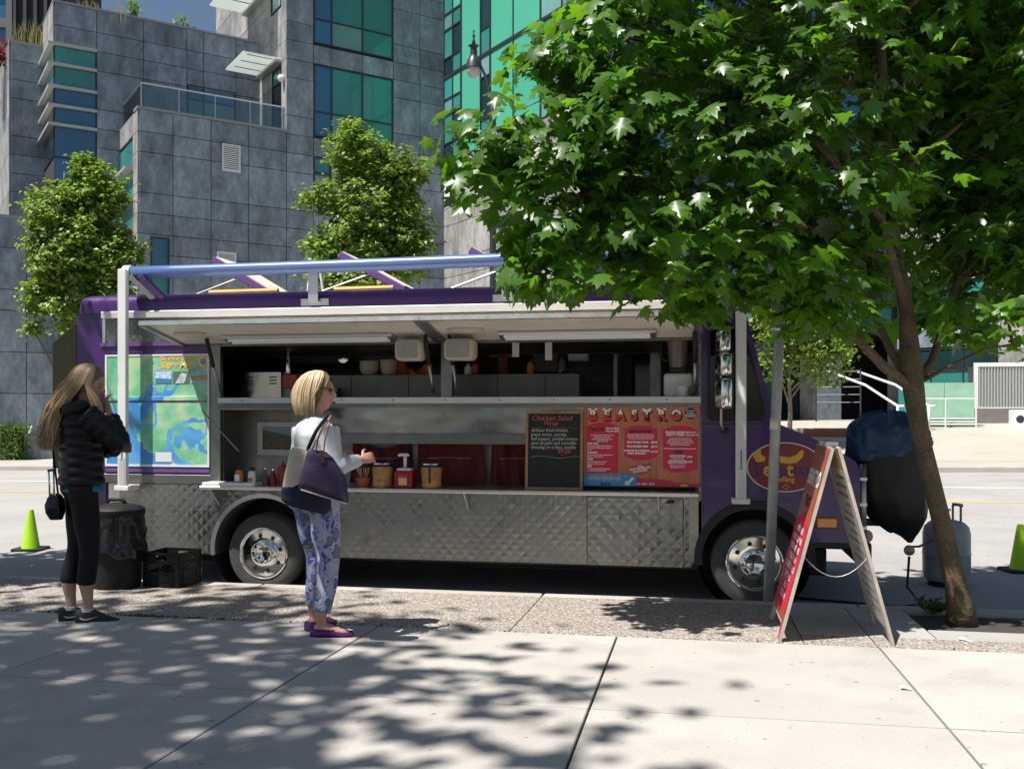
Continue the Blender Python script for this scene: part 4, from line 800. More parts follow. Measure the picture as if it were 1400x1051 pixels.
# --- street-level pieces, left
lf = lambda px, py, d: D(px, py, d)
def hedge_leafbox(name, label, cat, c0, sx, sy, sz, n, leaf, m, group=None, round_=False, size=.07):
    h = thing(name, label, cat, c0, 0, group); vs, fs_ = [], []
    for i in range(n):
        while 1:
            p = Vector((random.uniform(-1, 1), random.uniform(-1, 1), random.uniform(-1, 1)))
            q = max(abs(p.x), abs(p.y), abs(p.z)) if not round_ else p.length
            if .72 < q <= 1: break
        c_ = Vector((p.x * sx, p.y * sy, sz + p.z * sz)) * 1.0 + Vector((0, 0, .0)); c_ += Vector((random.gauss(0, .03), random.gauss(0, .03), random.gauss(0, .03)))
        leafquad(vs, fs_, c_, size * random.uniform(.7, 1.3))
    me = bpy.data.meshes.new('foliage'); me.from_pydata(vs, [], fs_); me.materials.append(MAT[m]); f = ob('foliage', me, None, h, local=True); f['kind'] = 'stuff'
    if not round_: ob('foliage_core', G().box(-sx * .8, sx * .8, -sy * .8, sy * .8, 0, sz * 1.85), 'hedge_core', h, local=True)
    return h
def leafquad(vs, fs_, c_, s, n=None):
    n = n or Vector((random.gauss(0, 1), random.gauss(0, 1), random.gauss(.6, .8))).normalized()
    a = n.orthogonal().normalized(); a.rotate(Matrix.Rotation(random.uniform(0, 2 * PI), 3, n)); b = n.cross(a); i = len(vs)
    vs += [tuple(c_ - b * s * .5), tuple(c_ + a * s * .42 + n * s * .1), tuple(c_ + b * s * .6), tuple(c_ - a * s * .42 + n * s * .1)]; fs_ += [(i, i + 1, i + 2), (i, i + 2, i + 3)]
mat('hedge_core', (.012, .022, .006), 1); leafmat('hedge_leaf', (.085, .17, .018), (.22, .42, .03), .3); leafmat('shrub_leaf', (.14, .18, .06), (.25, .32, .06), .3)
c0 = D(5, 616, 33.5); c0.z = far_z(c0.x, c0.y) - .02
hedge_leafbox('hedge', 'clipped bright green box hedge beside the entrance steps', 'hedge', c0, 1.05, .7, .62, 5200, None, 'hedge_leaf')
c1 = D(8, 600, 35.2); c1.z = .35
hedge_leafbox('shrub', 'pale rounded shrub behind the clipped hedge', 'shrub', c1, .75, .5, .68, 1500, None, 'shrub_leaf', None, True)
st0 = D(58, 600, 34.5); sr = thing('entrance_steps', 'grey stone entrance steps beside the clipped hedge', 'steps', (st0.x, st0.y, 0))
for k in range(5): ob('step', G().box(-.75, 1.3, k * .32, k * .32 + .34 + (1.5 if k == 4 else 0), -.2, .06 + k * .19, .01), 'far_concrete', sr, local=True)
sgn = D(30, 545, 34.0); ns = thing('address_sign', 'slate address plate with white numerals 299 above the hedge', 'sign', (sgn.x, sgn.y, 0))
ob('plate', G().box(-.22, .28, 0, .05, sgn.z + .05, sgn.z + .55), mat('plate_dark', (.06, .06, .062), .6), ns, local=True); ob('post', G().box(-.32, -.22, 0, .08, -.1, sgn.z + .55), 'aluminium', ns, local=True)
ob('numerals', G().text('299', .27, .03, sgn.z + .18, -.012, 'CENTER', .006), 'white_metal', ns, local=True)
rr = D(30, 548, 34.3); ra = thing('entrance_railing', 'brushed steel railing running behind the hedge to the entrance', 'railing', (rr.x, rr.y, 0))
for z in (1.75, 1.95): ob('rail', G().tube([(-1.6, 0, z), (.95, 0, z)], .03, 6), 'aluminium', ra, local=True)
for x in (-1.5, -.3, .9): ob('post', G().tube([(x, 0, -.1), (x, 0, 1.95)], .03, 6), 'aluminium', ra, local=True)
hr = ob('handrail', G().tube([(.95, -.9, .75), (.95, -.8, .95), (.95, .2, 1.75), (.95, .4, 1.75)], .03, 6), 'white_metal', ra, local=True)
ec = D(42, 446, 34.8); cp = thing('entrance_canopy', 'white boxed entrance canopy on a slim steel post', 'canopy', (ec.x, ec.y, 0))
ob('canopy_box', G().box(-.55, 1.1, 0, 2.0, ec.z - .3, ec.z + .42, .02), 'white_metal', cp, local=True); ob('post', G().tube([(.25, .3, -.1), (.25, .3, ec.z - .3)], .075, 10), 'aluminium', cp, True, local=True); ob('glass_screen', G().box(.5, 1.6, .8, .84, .8, ec.z - .3), 'glass_green', cp, local=True)
# --- street-level pieces, right
def zfar(v): return far_z(v.x, v.y)
b0 = D(1130, 592, 31.5); bw = thing('seat_wall', 'low pale concrete wall with reddish wooden seat at the plaza', 'seat wall', (b0.x, b0.y, zfar(b0)))
ob('wall', G().box(-1.35, 1.4, 0, .5, -.3, .42, .02), mat('pale_wall', (.40, .39, .37), .85, var=.1), bw, local=True); ob('seat', G().box(-.75, .65, -.05, .002, .14, .40, .008), mat('seat_wood', (.17, .055, .025), .6, var=.2, vs=6), bw, local=True); ob('wall_end', G().box(-1.75, -1.36, -.02, .5, -.3, .44), 'white_metal', bw, local=True)
f0 = D(1297, 577, 33.5); gfz = zfar(f0); gf = thing('glass_fence', 'frosted green glass screen behind white steel rails at the plaza', 'fence', (f0.x, f0.y, gfz))
for k in range(2): ob('glass_pane', G().box(-1.05 + k * .98, -.09 + k * .98, .25, .27, .1, 1.55), mat('frosted_green', (.30, .52, .38), .35, var=.12, vs=3), gf, local=True)
for z in (1.0, .32, .22, .12): ob('rail', G().tube([(-1.1, 0, z), (.9, 0, z)], .022, 6), 'white_metal', gf, local=True)
for x in (-1.08, -.1, .88): ob('post', G().tube([(x, 0, -.05), (x, 0, 1.02)], .028, 6), 'white_metal', gf, local=True)
l0 = D(1368, 575, 34.2); lb = thing('louvred_enclosure', 'ribbed grey metal enclosure with white frame on a stone plinth', 'enclosure', (l0.x, l0.y, zfar(l0)))
ob('plinth', G().box(-.85, 1.6, 0, 1.2, -.4, .52), mat('plinth_stone', (.19, .175, .16), .8, var=.15), lb, local=True); ob('back', G().box(-.78, 1.5, .1, 1.1, .52, 2.0), 'galv', lb, local=True)
for k in range(22): unit('rib', 'fin_metal', lb, -.70 + k * .1, .05, .55, .045, .05, 1.42)
ob('frame', G().plate([[(-.86, .52), (1.6, .52), (1.6, 2.12), (-.86, 2.12)], [(-.72, .56), (1.5, .56), (1.5, 1.98), (-.72, 1.98)]], lambda a, b: (a, .03, b), (0, .06, 0)), 'white_metal', lb, local=True)
a0 = D(1394, 575, 33.0); ac = thing('ventilation_unit', 'small white box with round fan at the plaza edge', 'box', (a0.x, a0.y, zfar(a0))); ob('casing', G().box(-.2, .6, 0, .5, -.1, .6, .02), 'white_metal', ac, local=True)
ob('fan', G().lathe([(.13, -.004), (.12, -.012), (.03, -.012), (.0, -.01)], (.02, 0, .3), 'Y', 16), 'mullion', ac, local=True)
h0 = D(1187, 560, 34.5); hd = thing('plaza_handrail', 'white steel stair handrails leading up to the glass entrance', 'handrail', (h0.x, h0.y, zfar(h0) - .05))
for dx, L in ((0, 0), (1.0, .6)): ob('rail', G().tube([(-.1 + dx - 1.1, 1.4, 2.05), (-.1 + dx, 0, 1.0 + .5), (.75 + dx, -1.2, .75), (.95 + dx, -1.25, .75)], .045, 8), 'white_metal', hd, True, local=True); ob('post', G().tube([(.75 + dx, -1.2, 0), (.75 + dx, -1.2, .75)], .04, 8), 'white_metal', hd, True, local=True)
for k in range(5): ob('bar', G().tube([(-1.6, 1.4, .9 + k * .28), (-.1, 1.0, .9 + k * .28)], .018, 5), 'mullion', hd, local=True)
for x in (-1.6, -.1): ob('post', G().tube([(x, 1.4 if x < -1 else 1.0, 0), (x, 1.4 if x < -1 else 1.0, 2.1)], .035, 6), 'mullion', hd, local=True)
# --- street lamp across the road
mat('lamp_iron', (.045, .048, .06), .4, .3); lp = D(674, 560, 26.8)
SL = thing('street_lamp', 'dark cast iron street lamp with a hanging glass globe behind the truck', 'street lamp', (lp.x, lp.y, zfar(lp) - .05))
zt = D(674, 130, 26.8).z - SL.location.z; zg = D(648, 90, 26.8).z - SL.location.z
ob('pole', G().lathe([(.16, 0), (.15, .8), (.11, 1.0), (.095, 3), (.085, zt - .7), (.10, zt - .65), (.10, zt - .3), (.04, zt - .2), (.02, zt + .1)], (0, 0, 0), 'Z', 14), 'lamp_iron', SL, SH, local=True)
ob('arm', G().tube([(0, 0, zt - .6), (-.07, 0, zt - .0), (-.2, 0, zt + .5), (-.36, 0, zt + .85), (-.5, 0, zt + .98), (-.54, 0, zt + .9)], [.05, .045, .04, .035, .03, .03], 8), 'lamp_iron', SL, True, local=True)
hx = -.54; ob('finial', G().lathe([(.005, zg + 1.05), (.03, zg + .98), (.015, zg + .9), (.05, zg + .85), (.02, zg + .78), (.05, zg + .7), (.05, zg + .62)], (hx, 0, 0), 'Z', 10), 'lamp_iron', SL, True, local=True)
hd_ = ob('lamp_hood', G().lathe([(.05, zg + .62), (.15, zg + .58), (.09, zg + .54), (.10, zg + .3), (.13, zg + .27), (.2, zg + .12), (.22, zg - .0), (.23, zg - .04), (.2, zg - .05)], (hx, 0, 0), 'Z', 16), 'lamp_iron', SL, SH, local=True)
ob('globe', G().lathe([(.2, zg - .05), (.19, zg - .14), (.13, zg - .25), (.03, zg - .3)], (hx, 0, 0), 'Z', 16), mat('globe_glass', (.62, .58, .5), .15, trans=.3), SL, True, local=True)
# ================================================================ trees
mat('bark', (.105, .075, .045), .9, var=.35, vs=7, fine=.3, fs=40, bump=.9, bs=45, dirt=((.075, .085, .022), .85, 5)); mat('bark_grey', (.16, .14, .11), .9, var=.3, vs=8, bump=.5, bs=40)
mat('twig', (.10, .05, .03), .8)
leafmat('maple_leaf', (.054, .130, .015), (.20, .46, .014), .38, .36, .35, 1.2); leafmat('far_leaf', (.145, .235, .035), (.32, .48, .04), .36, .45, .4, .8); leafmat('shade_leaf', (.055, .11, .02), (.2, .36, .03), .3, .45, .3)
HALF = [(0, 0), (.19, -.07), (.40, .05), (.27, .19), (.57, .42), (.50, .57), (.25, .49), (.25, .72), (.13, .69), (0, 1)]
OUT = HALF + [(-x, y) for x, y in HALF[-2:0:-1]]
def leafshape(droop, fold): return [Vector((x, y - .05, -fold * abs(x) - droop * max(0, y) ** 2)) for x, y in OUT] + [Vector((0, .33, -droop * .1))]
LS = [leafshape(.25, .25), leafshape(.45, .15), leafshape(.12, .4)]
NL = len(OUT); LF = [(i, (i + 1) % NL, NL) for i in range(NL)]
def maple(vs, fs_, M, k):
    b = len(vs); vs.extend([tuple(M @ p) for p in LS[k]]); fs_.extend([(b + i, b + j, b + c_) for i, j, c_ in LF])
def leafM(pos, n, tip, s):
    n = n.normalized(); t = (tip - n * tip.dot(n)); t = t.normalized() if t.length > 1e-4 else n.orthogonal(); x = t.cross(n)
    return Matrix(((x.x * s, t.x * s, n.x * s, pos.x), (x.y * s, t.y * s, n.y * s, pos.y), (x.z * s, t.z * s, n.z * s, pos.z), (0, 0, 0, 1)))
tb_ = P(1316, 850)
MT = thing('maple_tree', 'slim street maple with broad leaves growing from the sidewalk pit by the signboard', 'tree', tb_)
TR = [tb_ + Vector((0, 0, -.05)), D(1312, 825, 6.76), D(1306, 795, 6.76), D(1284, 700, 6.78), D(1259, 600, 6.8), D(1252, 555, 6.82), D(1245, 500, 6.86), D(1240, 430, 6.95), D(1223, 330, 7.0), D(1212, 230, 7.0), D(1206, 100, 7.0), D(1200, -60, 7.05), D(1195, -230, 7.1)]
RR = [.112, .086, .072, .062, .061, .067, .078, .052, .046, .042, .036, .026, .012]
g = G(); g.tube(TR, RR, 14)
limbs = []
def limb(pts, r0, r1):
    g.tube(pts, [r0 + (r1 - r0) * i / (len(pts) - 1) for i in range(len(pts))], 8); limbs.extend(pts)
limb([D(1246, 530, 6.84), D(1210, 503, 6.78), D(1167, 458, 6.7), D(1133, 425, 6.62), D(1075, 395, 6.5), D(1000, 360, 6.45)], .042, .012)
limb([D(1246, 525, 6.86), D(1218, 480, 6.95), D(1196, 430, 7.05), D(1185, 330, 7.2), D(1150, 220, 7.3), D(1120, 90, 7.3)], .036, .010)
limb([D(1252, 528, 6.84), D(1275, 492, 6.9), D(1286, 455, 7.0), D(1310, 380, 7.2), D(1350, 260, 7.4), D(1400, 120, 7.5)], .035, .01)
limb([D(1238, 420, 6.95), D(1205, 300, 6.7), D(1120, 200, 6.5), D(1000, 120, 6.4), D(880, 100, 6.4)], .036, .008)
limb([D(1228, 360, 7.0), D(1100, 310, 6.6), D(950, 270, 6.4), D(800, 250, 6.35), D(680, 235, 6.4)], .034, .006)
limb([D(1262, 520, 6.84), D(1300, 500, 6.7), D(1345, 478, 6.6), D(1385, 470, 6.6)], .016, .006)
for v_ in ((1215, 250), (1210, 150), (1205, 40)): limb([D(v_[0], v_[1], 7.0), D(v_[0] + 110, v_[1] - 90, 7.2), D(v_[0] + 220, v_[1] - 130, 7.4)], .025, .006); limb([D(v_[0], v_[1], 7.0), D(v_[0] - 120, v_[1] - 80, 6.9), D(v_[0] - 260, v_[1] - 110, 6.8)], .025, .006)
trunk = ob('trunk', g, 'bark', MT, True)
LOB = [(655, 222, 6.35, .24, .18), (700, 195, 6.4, .38, .3), (745, 270, 6.4, .45, .38), (765, 375, 6.2, .34, .13), (800, 320, 6.45, .45, .25), (790, 130, 6.5, .4, .35), (850, 50, 6.6, .55, .4), (860, 190, 6.5, .55, .45), (880, 310, 6.5, .5, .42), (930, 385, 6.5, .42, .2),
       (960, 60, 6.8, .7, .6), (985, 200, 6.6, .65, .55), (1010, 330, 6.5, .55, .42), (1075, 400, 6.5, .35, .17), (1110, 70, 7.0, .8, .7), (1120, 230, 6.8, .7, .6), (1140, 345, 7.1, .5, .38), (1250, 50, 7.6, .75, .55), (1275, 200, 7.8, .65, .5), (1290, 350, 7.8, .45, .32), (1130, 425, 6.6, .25, .12), (1310, 440, 7.3, .3, .17),
       (1370, 80, 7.3, .8, .7), (1365, 220, 7.3, .55, .42), (1375, 340, 7.1, .4, .26), (1372, 430, 6.7, .34, .15), (1335, 300, 7.8, .5, .4), (1385, 385, 7.5, .4, .22), (1320, 130, 7.7, .6, .5), (1470, 150, 7.4, .9, .8), (1470, 330, 7.2, .6, .45), (1000, -110, 7.1, .9, .6), (1180, -130, 7.2, 1.0, .7), (1370, -110, 7.4, .9, .7), (1240, -290, 7.2, .9, .7), (1080, -250, 7.1, .9, .6), (900, -90, 6.9, .6, .5), (960, -230, 7.0, .7, .5), (1400, -270, 7.3, .9, .7), (1140, -400, 7.2, .9, .6), (1300, -430, 7.2, .8, .6), (1020, -370, 7.1, .7, .5), (1220, -540, 7.2, .7, .5)]
vs, fs_, tw = [], [], G(); near = []
random.seed(21); camv = Vector((0, 0, EYE))
for px, py, d, r, rz in LOB:
    c_ = D(px, py, d); q = min(limbs + TR[7:], key=lambda p: (p - c_).length); tw.tube([q, q.lerp(c_, .5) + Vector((0, 0, .06)), c_], [.014, .01, .006], 5)
    ntw = int(22 * r / .5 * (rz / .4 + .5)); 
    for k in range(ntw):
        while 1:
            p = Vector((random.uniform(-1, 1), random.uniform(-1, 1), random.uniform(-1, 1)))
            if p.length < 1: break
        e = c_ + Vector((p.x * r * 1.1, p.y * r * 1.25, p.z * rz * 1.05))
        if k % 2 == 0: tw.tube([c_.lerp(e, .1), c_.lerp(e, .6) + Vector((0, 0, .03)), e], [.005, .004, .003], 3)
        out = (e - c_); out = out.normalized() if out.length > .01 else Vector((0, 0, 1))
        for j in range(random.randint(7, 11)):
            pos = e + Vector((random.gauss(0, .10), random.gauss(0, .10), random.gauss(0, .06)))
            od = Vector((out.x + random.gauss(0, .55), out.y + random.gauss(0, .55), 0))
            n = Vector((od.x * .45, od.y * .45, .8)) + Vector((random.gauss(0, .3), random.gauss(0, .3), random.gauss(0, .2)))
            tip = Vector((od.x, od.y, -.75 + random.gauss(0, .35)))
            s = random.choice((.085, .11, .13, .145, .16)) * random.uniform(.85, 1.15); M = leafM(pos, n, tip, s)
            near.append(((pos - camv).length - (.6 if px < 1000 else 0), M, random.randrange(3)))
near.sort(key=lambda t: t[0])
lm = []
for k in range(3):
    me = bpy.data.meshes.new('leaf'); me.from_pydata([tuple(p) for p in LS[k]], [], LF); me.materials.append(MAT['maple_leaf']); me.shade_smooth(); lm.append(me)
for i, (d, M, k) in enumerate(near):
    if i < 300:
        o = bpy.data.objects.new('leaf', lm[k]); COL.objects.link(o); o.parent = MT; o.matrix_parent_inverse = Matrix.Translation(-tb_); o.matrix_basis = M
    else: maple(vs, fs_, M, k)
me = bpy.data.meshes.new('crown'); me.from_pydata(vs, [], fs_); me.materials.append(MAT['maple_leaf']); me.shade_smooth()
cr = ob('crown', me, None, MT); cr['kind'] = 'stuff'
ob('twigs', tw, 'twig', MT, True)['kind'] = 'stuff'
# --- leafy crown from clumps
def clump_crown(lobes, n_cl, n_lf, size, spread, mname, rnd=random):
    vs, fs_ = [], []; tot = sum(l[3] * l[4] for l in lobes)
    for (x, y, z, rx, rz) in lobes:
        for k in range(max(3, int(n_cl * rx * rz / tot))):
            u = Vector((rnd.gauss(0, 1), rnd.gauss(0, 1), rnd.gauss(0, 1))).normalized() * rnd.uniform(.35, 1.05)
            c_ = Vector((x + u.x * rx, y + u.y * rx, z + u.z * rz)); sp = spread * rnd.uniform(.6, 1.3)
            for j in range(n_lf):
                o = Vector((rnd.gauss(0, 1) * sp, rnd.gauss(0, 1) * sp, rnd.gauss(0, .8) * sp * .7)); n = (Vector((0, 0, .9)) + u * .6 + Vector((rnd.gauss(0, .5), rnd.gauss(0, .5), rnd.gauss(0, .3)))).normalized()
                leafquad(vs, fs_, c_ + o, size * rnd.uniform(.7, 1.3), n)
    me = bpy.data.meshes.new('crown'); me.from_pydata(vs, [], fs_); me.materials.append(MAT[mname]); return me
def far_tree(label, px, d, base_py, lob, ncl=760, nlf=26, size=.135, sp=.15, m='far_leaf', tr=.09, group='street trees across the road'):
    b = D(px, base_py, d); b.z = zfar(b) - .05
    t = thing('street_tree', label, 'tree', b, 0, group)
    L = []
    for lx, ly, rx, rz in lob: c_ = D(lx, ly, d) - b; L.append((c_.x, c_.y, c_.z, rx / FPX * d, rz / FPX * d))
    top_ = max(l[2] for l in L); g = G(); g.tube([(0, 0, 0), (.03, 0, 1.2), (-.02, 0, top_ * .6), (.0, 0, top_)], [tr, tr * .8, tr * .6, .02], 8)
    for l in L[1:]: g.tube([(0, 0, max(.9, l[2] * .55)), (l[0] * .5, l[1] * .5, l[2] * .8), (l[0], l[1], l[2])], [tr * .4, tr * .3, .01], 5)
    ob('trunk', g, 'bark_grey', t, True, local=True); c_ = ob('crown', clump_crown(L, ncl, nlf, size, sp, m), None, t, local=True); c_['kind'] = 'stuff'
far_tree('round-headed street tree behind the left end of the truck by the entrance canopy', 88, 28.0, 610, [(105, 330, 62, 70), (75, 290, 40, 40), (130, 270, 40, 45), (60, 380, 26, 60), (110, 420, 45, 50), (160, 350, 32, 45), (45, 450, 12, 12), (115, 235, 18, 25), (150, 420, 30, 40)])
far_tree('full street tree behind the middle of the truck roof in front of the slate building', 508, 27.5, 610, [(505, 300, 62, 75), (490, 215, 45, 40), (550, 245, 38, 40), (440, 270, 30, 20), (560, 330, 35, 60), (450, 350, 35, 45), (500, 390, 70, 40), (480, 185, 22, 22)])
far_tree('small open street tree on the plaza behind the truck cab', 1079, 30, 598, [(1085, 455, 45, 35), (1125, 490, 35, 40), (1060, 500, 22, 30), (1110, 430, 40, 30), (1150, 470, 25, 30), (1060, 430, 30, 25)], 240, 20, .14, .2, tr=.085)
fl = D(225, 395, 27.6); mat('petal', (.75, .74, .70), .6)
fs0 = thing('flowering_shrub', 'white flowering bush showing above the truck roof behind the awning arm', 'shrub', (fl.x, fl.y, zfar(fl)))
hz = fl.z - zfar(fl); L = [(0, 0, hz * .55, .75, hz * .52), (-.35, 0, hz * .75, .4, .5), (.4, 0, hz * .7, .4, .5)]
ob('stem', G().tube([(0, 0, 0), (0, 0, hz * .6)], [.05, .02], 6), 'bark_grey', fs0, local=True); f1 = ob('foliage', clump_crown(L, 70, 20, .13, .14, 'far_leaf'), None, fs0, local=True); f1['kind'] = 'stuff'
f1 = ob('blossom', clump_crown([(x, y, z + .05, r * 1.08, q * 1.06) for x, y, z, r, q in L], 90, 7, .11, .06, 'petal'), None, fs0, local=True); f1['kind'] = 'stuff'
# --- trees of the same sidewalk standing beside and behind the viewer; they shade the pavement
def shade_tree(label, x, y, lob, ncl, nlf, size=.17, sp=.22):
    t = thing('street_tree', label, 'tree', (x, y, walk_z(y)), 0, 'street trees on the near sidewalk')
    top_ = max(l[2] for l in lob); g = G(); g.tube([(0, 0, -.05), (.05, 0, 1.5), (0, .05, top_ * .6), (0, 0, top_)], [.13, .10, .07, .02], 10)
    for l in lob: g.tube([(0, 0, max(2.2, l[2] - 1.6)), (l[0] * .5, l[1] * .5, l[2] - .5), (l[0], l[1], l[2])], [.04, .03, .012], 5)
    ob('trunk', g, 'bark', t, True, local=True); c_ = ob('crown', clump_crown(lob, ncl, nlf, size, sp, 'shade_leaf'), None, t, local=True); c_['kind'] = 'stuff'
random.seed(5)
shade_tree('leafy street tree on the sidewalk shading the rear of the truck', -8.5, 6.7, [(0, 0, 4.6, 1.6, 1.4), (.9, .3, 3.9, 1.0, .9), (1.3, .4, 4.9, .45, .9), (-1.0, -.6, 4.2, 1.3, 1.0), (.4, .8, 5.2, 1.1, 1.0), (.2, -1.0, 5.4, 1.1, 1.0)], 260, 24)
shade_tree('tall leafy tree overhanging the sidewalk where the two women stand', -8.3, -.45, [(0, 0, 11.6, 2.2, 1.4), (2.2, .8, 11.2, 1.9, 1.0), (-1.6, .6, 11.4, 1.9, 1.1), (.8, -1.4, 11.6, 1.9, 1.1), (1.4, 1.7, 11.2, 1.6, 1.0), (-.8, 1.6, 11.6, 1.6, 1.1), (.7, 2.9, 11.4, 1.1, .8), (0, 0, 12.6, 1.6, 1.0)], 620, 8, .22, .46)
shade_tree('tall leafy tree behind the viewer at the edge of the sidewalk', -5.1, -3.0, [(0, 0, 11.6, 2.0, 1.3), (.6, 1.2, 11.2, 1.5, 1.0), (-1.5, .8, 11.6, 1.8, 1.1), (.2, -1.6, 11.6, 1.8, 1.1)], 420, 8, .22, .46)
shade_tree('leafy tree standing far behind the viewer along the sidewalk', 4.5, -7.5, [(0, 0, 6.0, 2.6, 2.0), (2.0, .5, 5.2, 1.8, 1.4), (-2.0, .3, 5.4, 1.8, 1.4), (0, 0, 8.0, 1.8, 1.4)], 150, 22, .24, .34)
shade_tree('bushy tree standing far behind the viewer opposite the truck', -2.5, -9, [(0, 0, 5.5, 2.8, 2.0), (2.4, .5, 4.6, 1.8, 1.4), (-2.4, .3, 4.8, 1.8, 1.4), (0, 0, 7.6, 1.8, 1.4)], 150, 22, .24, .34)
# ================================================================ things on and around the truck
def fuse(g, voxel=.008, it=6, fac=.5):
    me = bpy.data.meshes.new('tmp'); bmesh.ops.recalc_face_normals(g.bm, faces=g.bm.faces[:]); g.bm.to_mesh(me); g.bm.free()
    ts = bpy.data.scenes.new('tmp'); o = bpy.data.objects.new('tmp', me); ts.collection.objects.link(o)
    r = o.modifiers.new('r', 'REMESH'); r.mode = 'VOXEL'; r.voxel_size = voxel
    if it: s_ = o.modifiers.new('s', 'SMOOTH'); s_.iterations = it; s_.factor = fac
    vl = ts.view_layers[0]; vl.update(); dg = vl.depsgraph; m2 = bpy.data.meshes.new_from_object(o.evaluated_get(dg)); bpy.data.objects.remove(o); bpy.data.meshes.remove(me); bpy.data.scenes.remove(ts)
    m2.shade_smooth(); m2.materials.clear(); return m2
def fob(name, me, m, parent=None, local=True):
    me.materials.append(MAT[m] if isinstance(m, str) else m); return ob(name, me, None, parent, local=local)
# --- bin with a black liner
mat('bin_plastic', (.010, .010, .011), .6, spec=.3, var=.2, vs=9); mat('bin_bag', (.008, .008, .009), .18, spec=.5, var=.2, vs=9)
bp = P(160, 802); TC = thing('rubbish_bin', 'round black rubbish bin lined with a shiny bin bag at the kerb', 'bin', (bp.x, bp.y, bp.z))
ob('bin_body', G().lathe([(.185, 0), (.19, .02), (.20, .3), (.205, .58), (.195, .6)], (0, 0, 0), 'Z', 28), 'bin_plastic', TC, SH, local=True)
ob('lid', G().lathe([(.215, .59), (.222, .61), (.22, .645), (.20, .665), (.10, .69), (.03, .70)], (0, 0, 0), 'Z', 28), 'bin_plastic', TC, SH, local=True)
ob('lid_handle', G().tube([(-.10, 0, .68), (-.07, 0, .72), (.05, 0, .725), (.08, 0, .685)], .016, 8), 'bin_plastic', TC, True, local=True)
def bagpt(u, v):
    a = 2 * PI * u; z = .60 - v * (.33 + .10 * noise.noise((math.cos(a) * 1.7, math.sin(a) * 1.7, 4))); n = noise.noise((math.cos(a) * 3.2, math.sin(a) * 3.2, z * 5)) + .6 * noise.noise((math.cos(a) * 8, math.sin(a) * 8, z * 12 + 3))
    r = .212 + .022 * v + .026 * n * (.3 + v) - (.015 if v > .97 else 0); return (r * math.cos(a), r * math.sin(a), z)
ob('bin_liner', G().grid(bagpt, 90, 24), 'bin_bag', TC, True, local=True)
# --- milk crate
mat('crate_plastic', (.008, .008, .0085), .5, spec=.25, var=.15, vs=20); cp_ = P(222, 803)
CR = thing('milk_crate', 'black plastic lattice crate standing empty beside the rubbish bin', 'crate', (cp_.x, cp_.y + .16, cp_.z), math.radians(-3))
w_, h_ = .165, .285
ob('crate_base', G().box(-w_, w_, -w_, w_, 0, .012), 'crate_plastic', CR, local=True)
for sx, sy, rz in ((0, -1, 0), (1, 0, PI / 2), (0, 1, PI), (-1, 0, -PI / 2)):
    Mx = Matrix.Rotation(rz, 4, 'Z') @ Matrix.Translation((0, -w_, 0)); g = G()
    g.plate([[(-w_, 0), (w_, 0), (w_, h_), (-w_, h_)], rrect(-.05, .05, .225, .26, .012), [(-.125, .125), (.125, .125), (.125, .19), (-.125, .19)]], lambda a, b: (a, 0, b), (0, .006, 0))
    for k in range(-6, 6):
        for s_ in (1, -1): g.tube([(max(-.125, min(.125, k * .04 * 1)), .003, .125), (max(-.125, min(.125, (k * .04 + s_ * .065))), .003, .19)], .0028, 4)
    for z in (.0, .05, .118, .195, .272): g.box(-w_ - .004, w_ + .004, -.006, .0, z, z + .009)
    for x in (-w_, w_ - .012): g.box(x, x + .012, -.007, .001, 0, h_)
    for x in (-.11, .098): g.box(x, x + .012, -.006, .0, .0, .12)
    bmesh.ops.transform(g.bm, matrix=Mx, verts=g.bm.verts[:]); ob('crate_side', g, 'crate_plastic', CR, local=True)
# --- cones
mat('cone_lime', (.34, .62, .015), .5, var=.08, vs=6, spec=.4)
def cone(label, px, py):
    d = 1.5; v = D(px, py, (EYE + .13) * FPX / (py - HY)); z = road_z(v.x, v.y)
    c_ = thing('traffic_cone', label, 'traffic cone', (v.x, v.y, z), .2, 'lime traffic cones on the road'); 
    ob('cone', G().lathe([(.105, .02), (.10, .03), (.032, .455), (.028, .465), (.02, .465)], (0, 0, 0), 'Z', 24), 'cone_lime', c_, SH, local=True); ob('base', G().plate([rrect(-.17, .17, -.17, .17, .06)], lambda a, b: (a, b, .0), (0, 0, .026)), 'rubber', c_, local=True)
cone('lime green traffic cone on the road behind the woman in the black jacket', 42, 751); cone('lime green traffic cone on the road beyond the grey gas cylinder', 1395, 782)
# --- gas cylinder
mat('tank_grey', (.30, .32, .335), .4, var=.1, vs=7, dirt=((.2, .19, .17), .4, 9)); tv = D(1294, 800, 1.58 * FPX / 236)
PT = thing('gas_cylinder', 'grey propane gas cylinder standing on the road behind the maple trunk', 'gas cylinder', (tv.x, tv.y, ROAD))
R_ = .205
ob('cylinder', G().lathe([(.15, .04), (.185, .06), (R_, .12), (R_, .28), (R_ + .003, .285), (R_ + .003, .305), (R_, .31), (R_, .48), (.19, .54), (.15, .58), (.08, .60), (.0, .605)], (0, 0, 0), 'Z', 32), 'tank_grey', PT, SH, local=True)
ob('foot_ring', G().lathe([(.16, 0), (.165, .06), (.155, .06), (.15, 0)], (0, 0, 0), 'Z', 24), 'black', PT, local=True); ob('valve', G().lathe([(.025, .59), (.025, .68), (.04, .685), (.04, .70), (.0, .70)], (0, 0, 0), 'Z', 10), mat('brass', (.55, .38, .12), .35, 1), PT, SH, local=True)
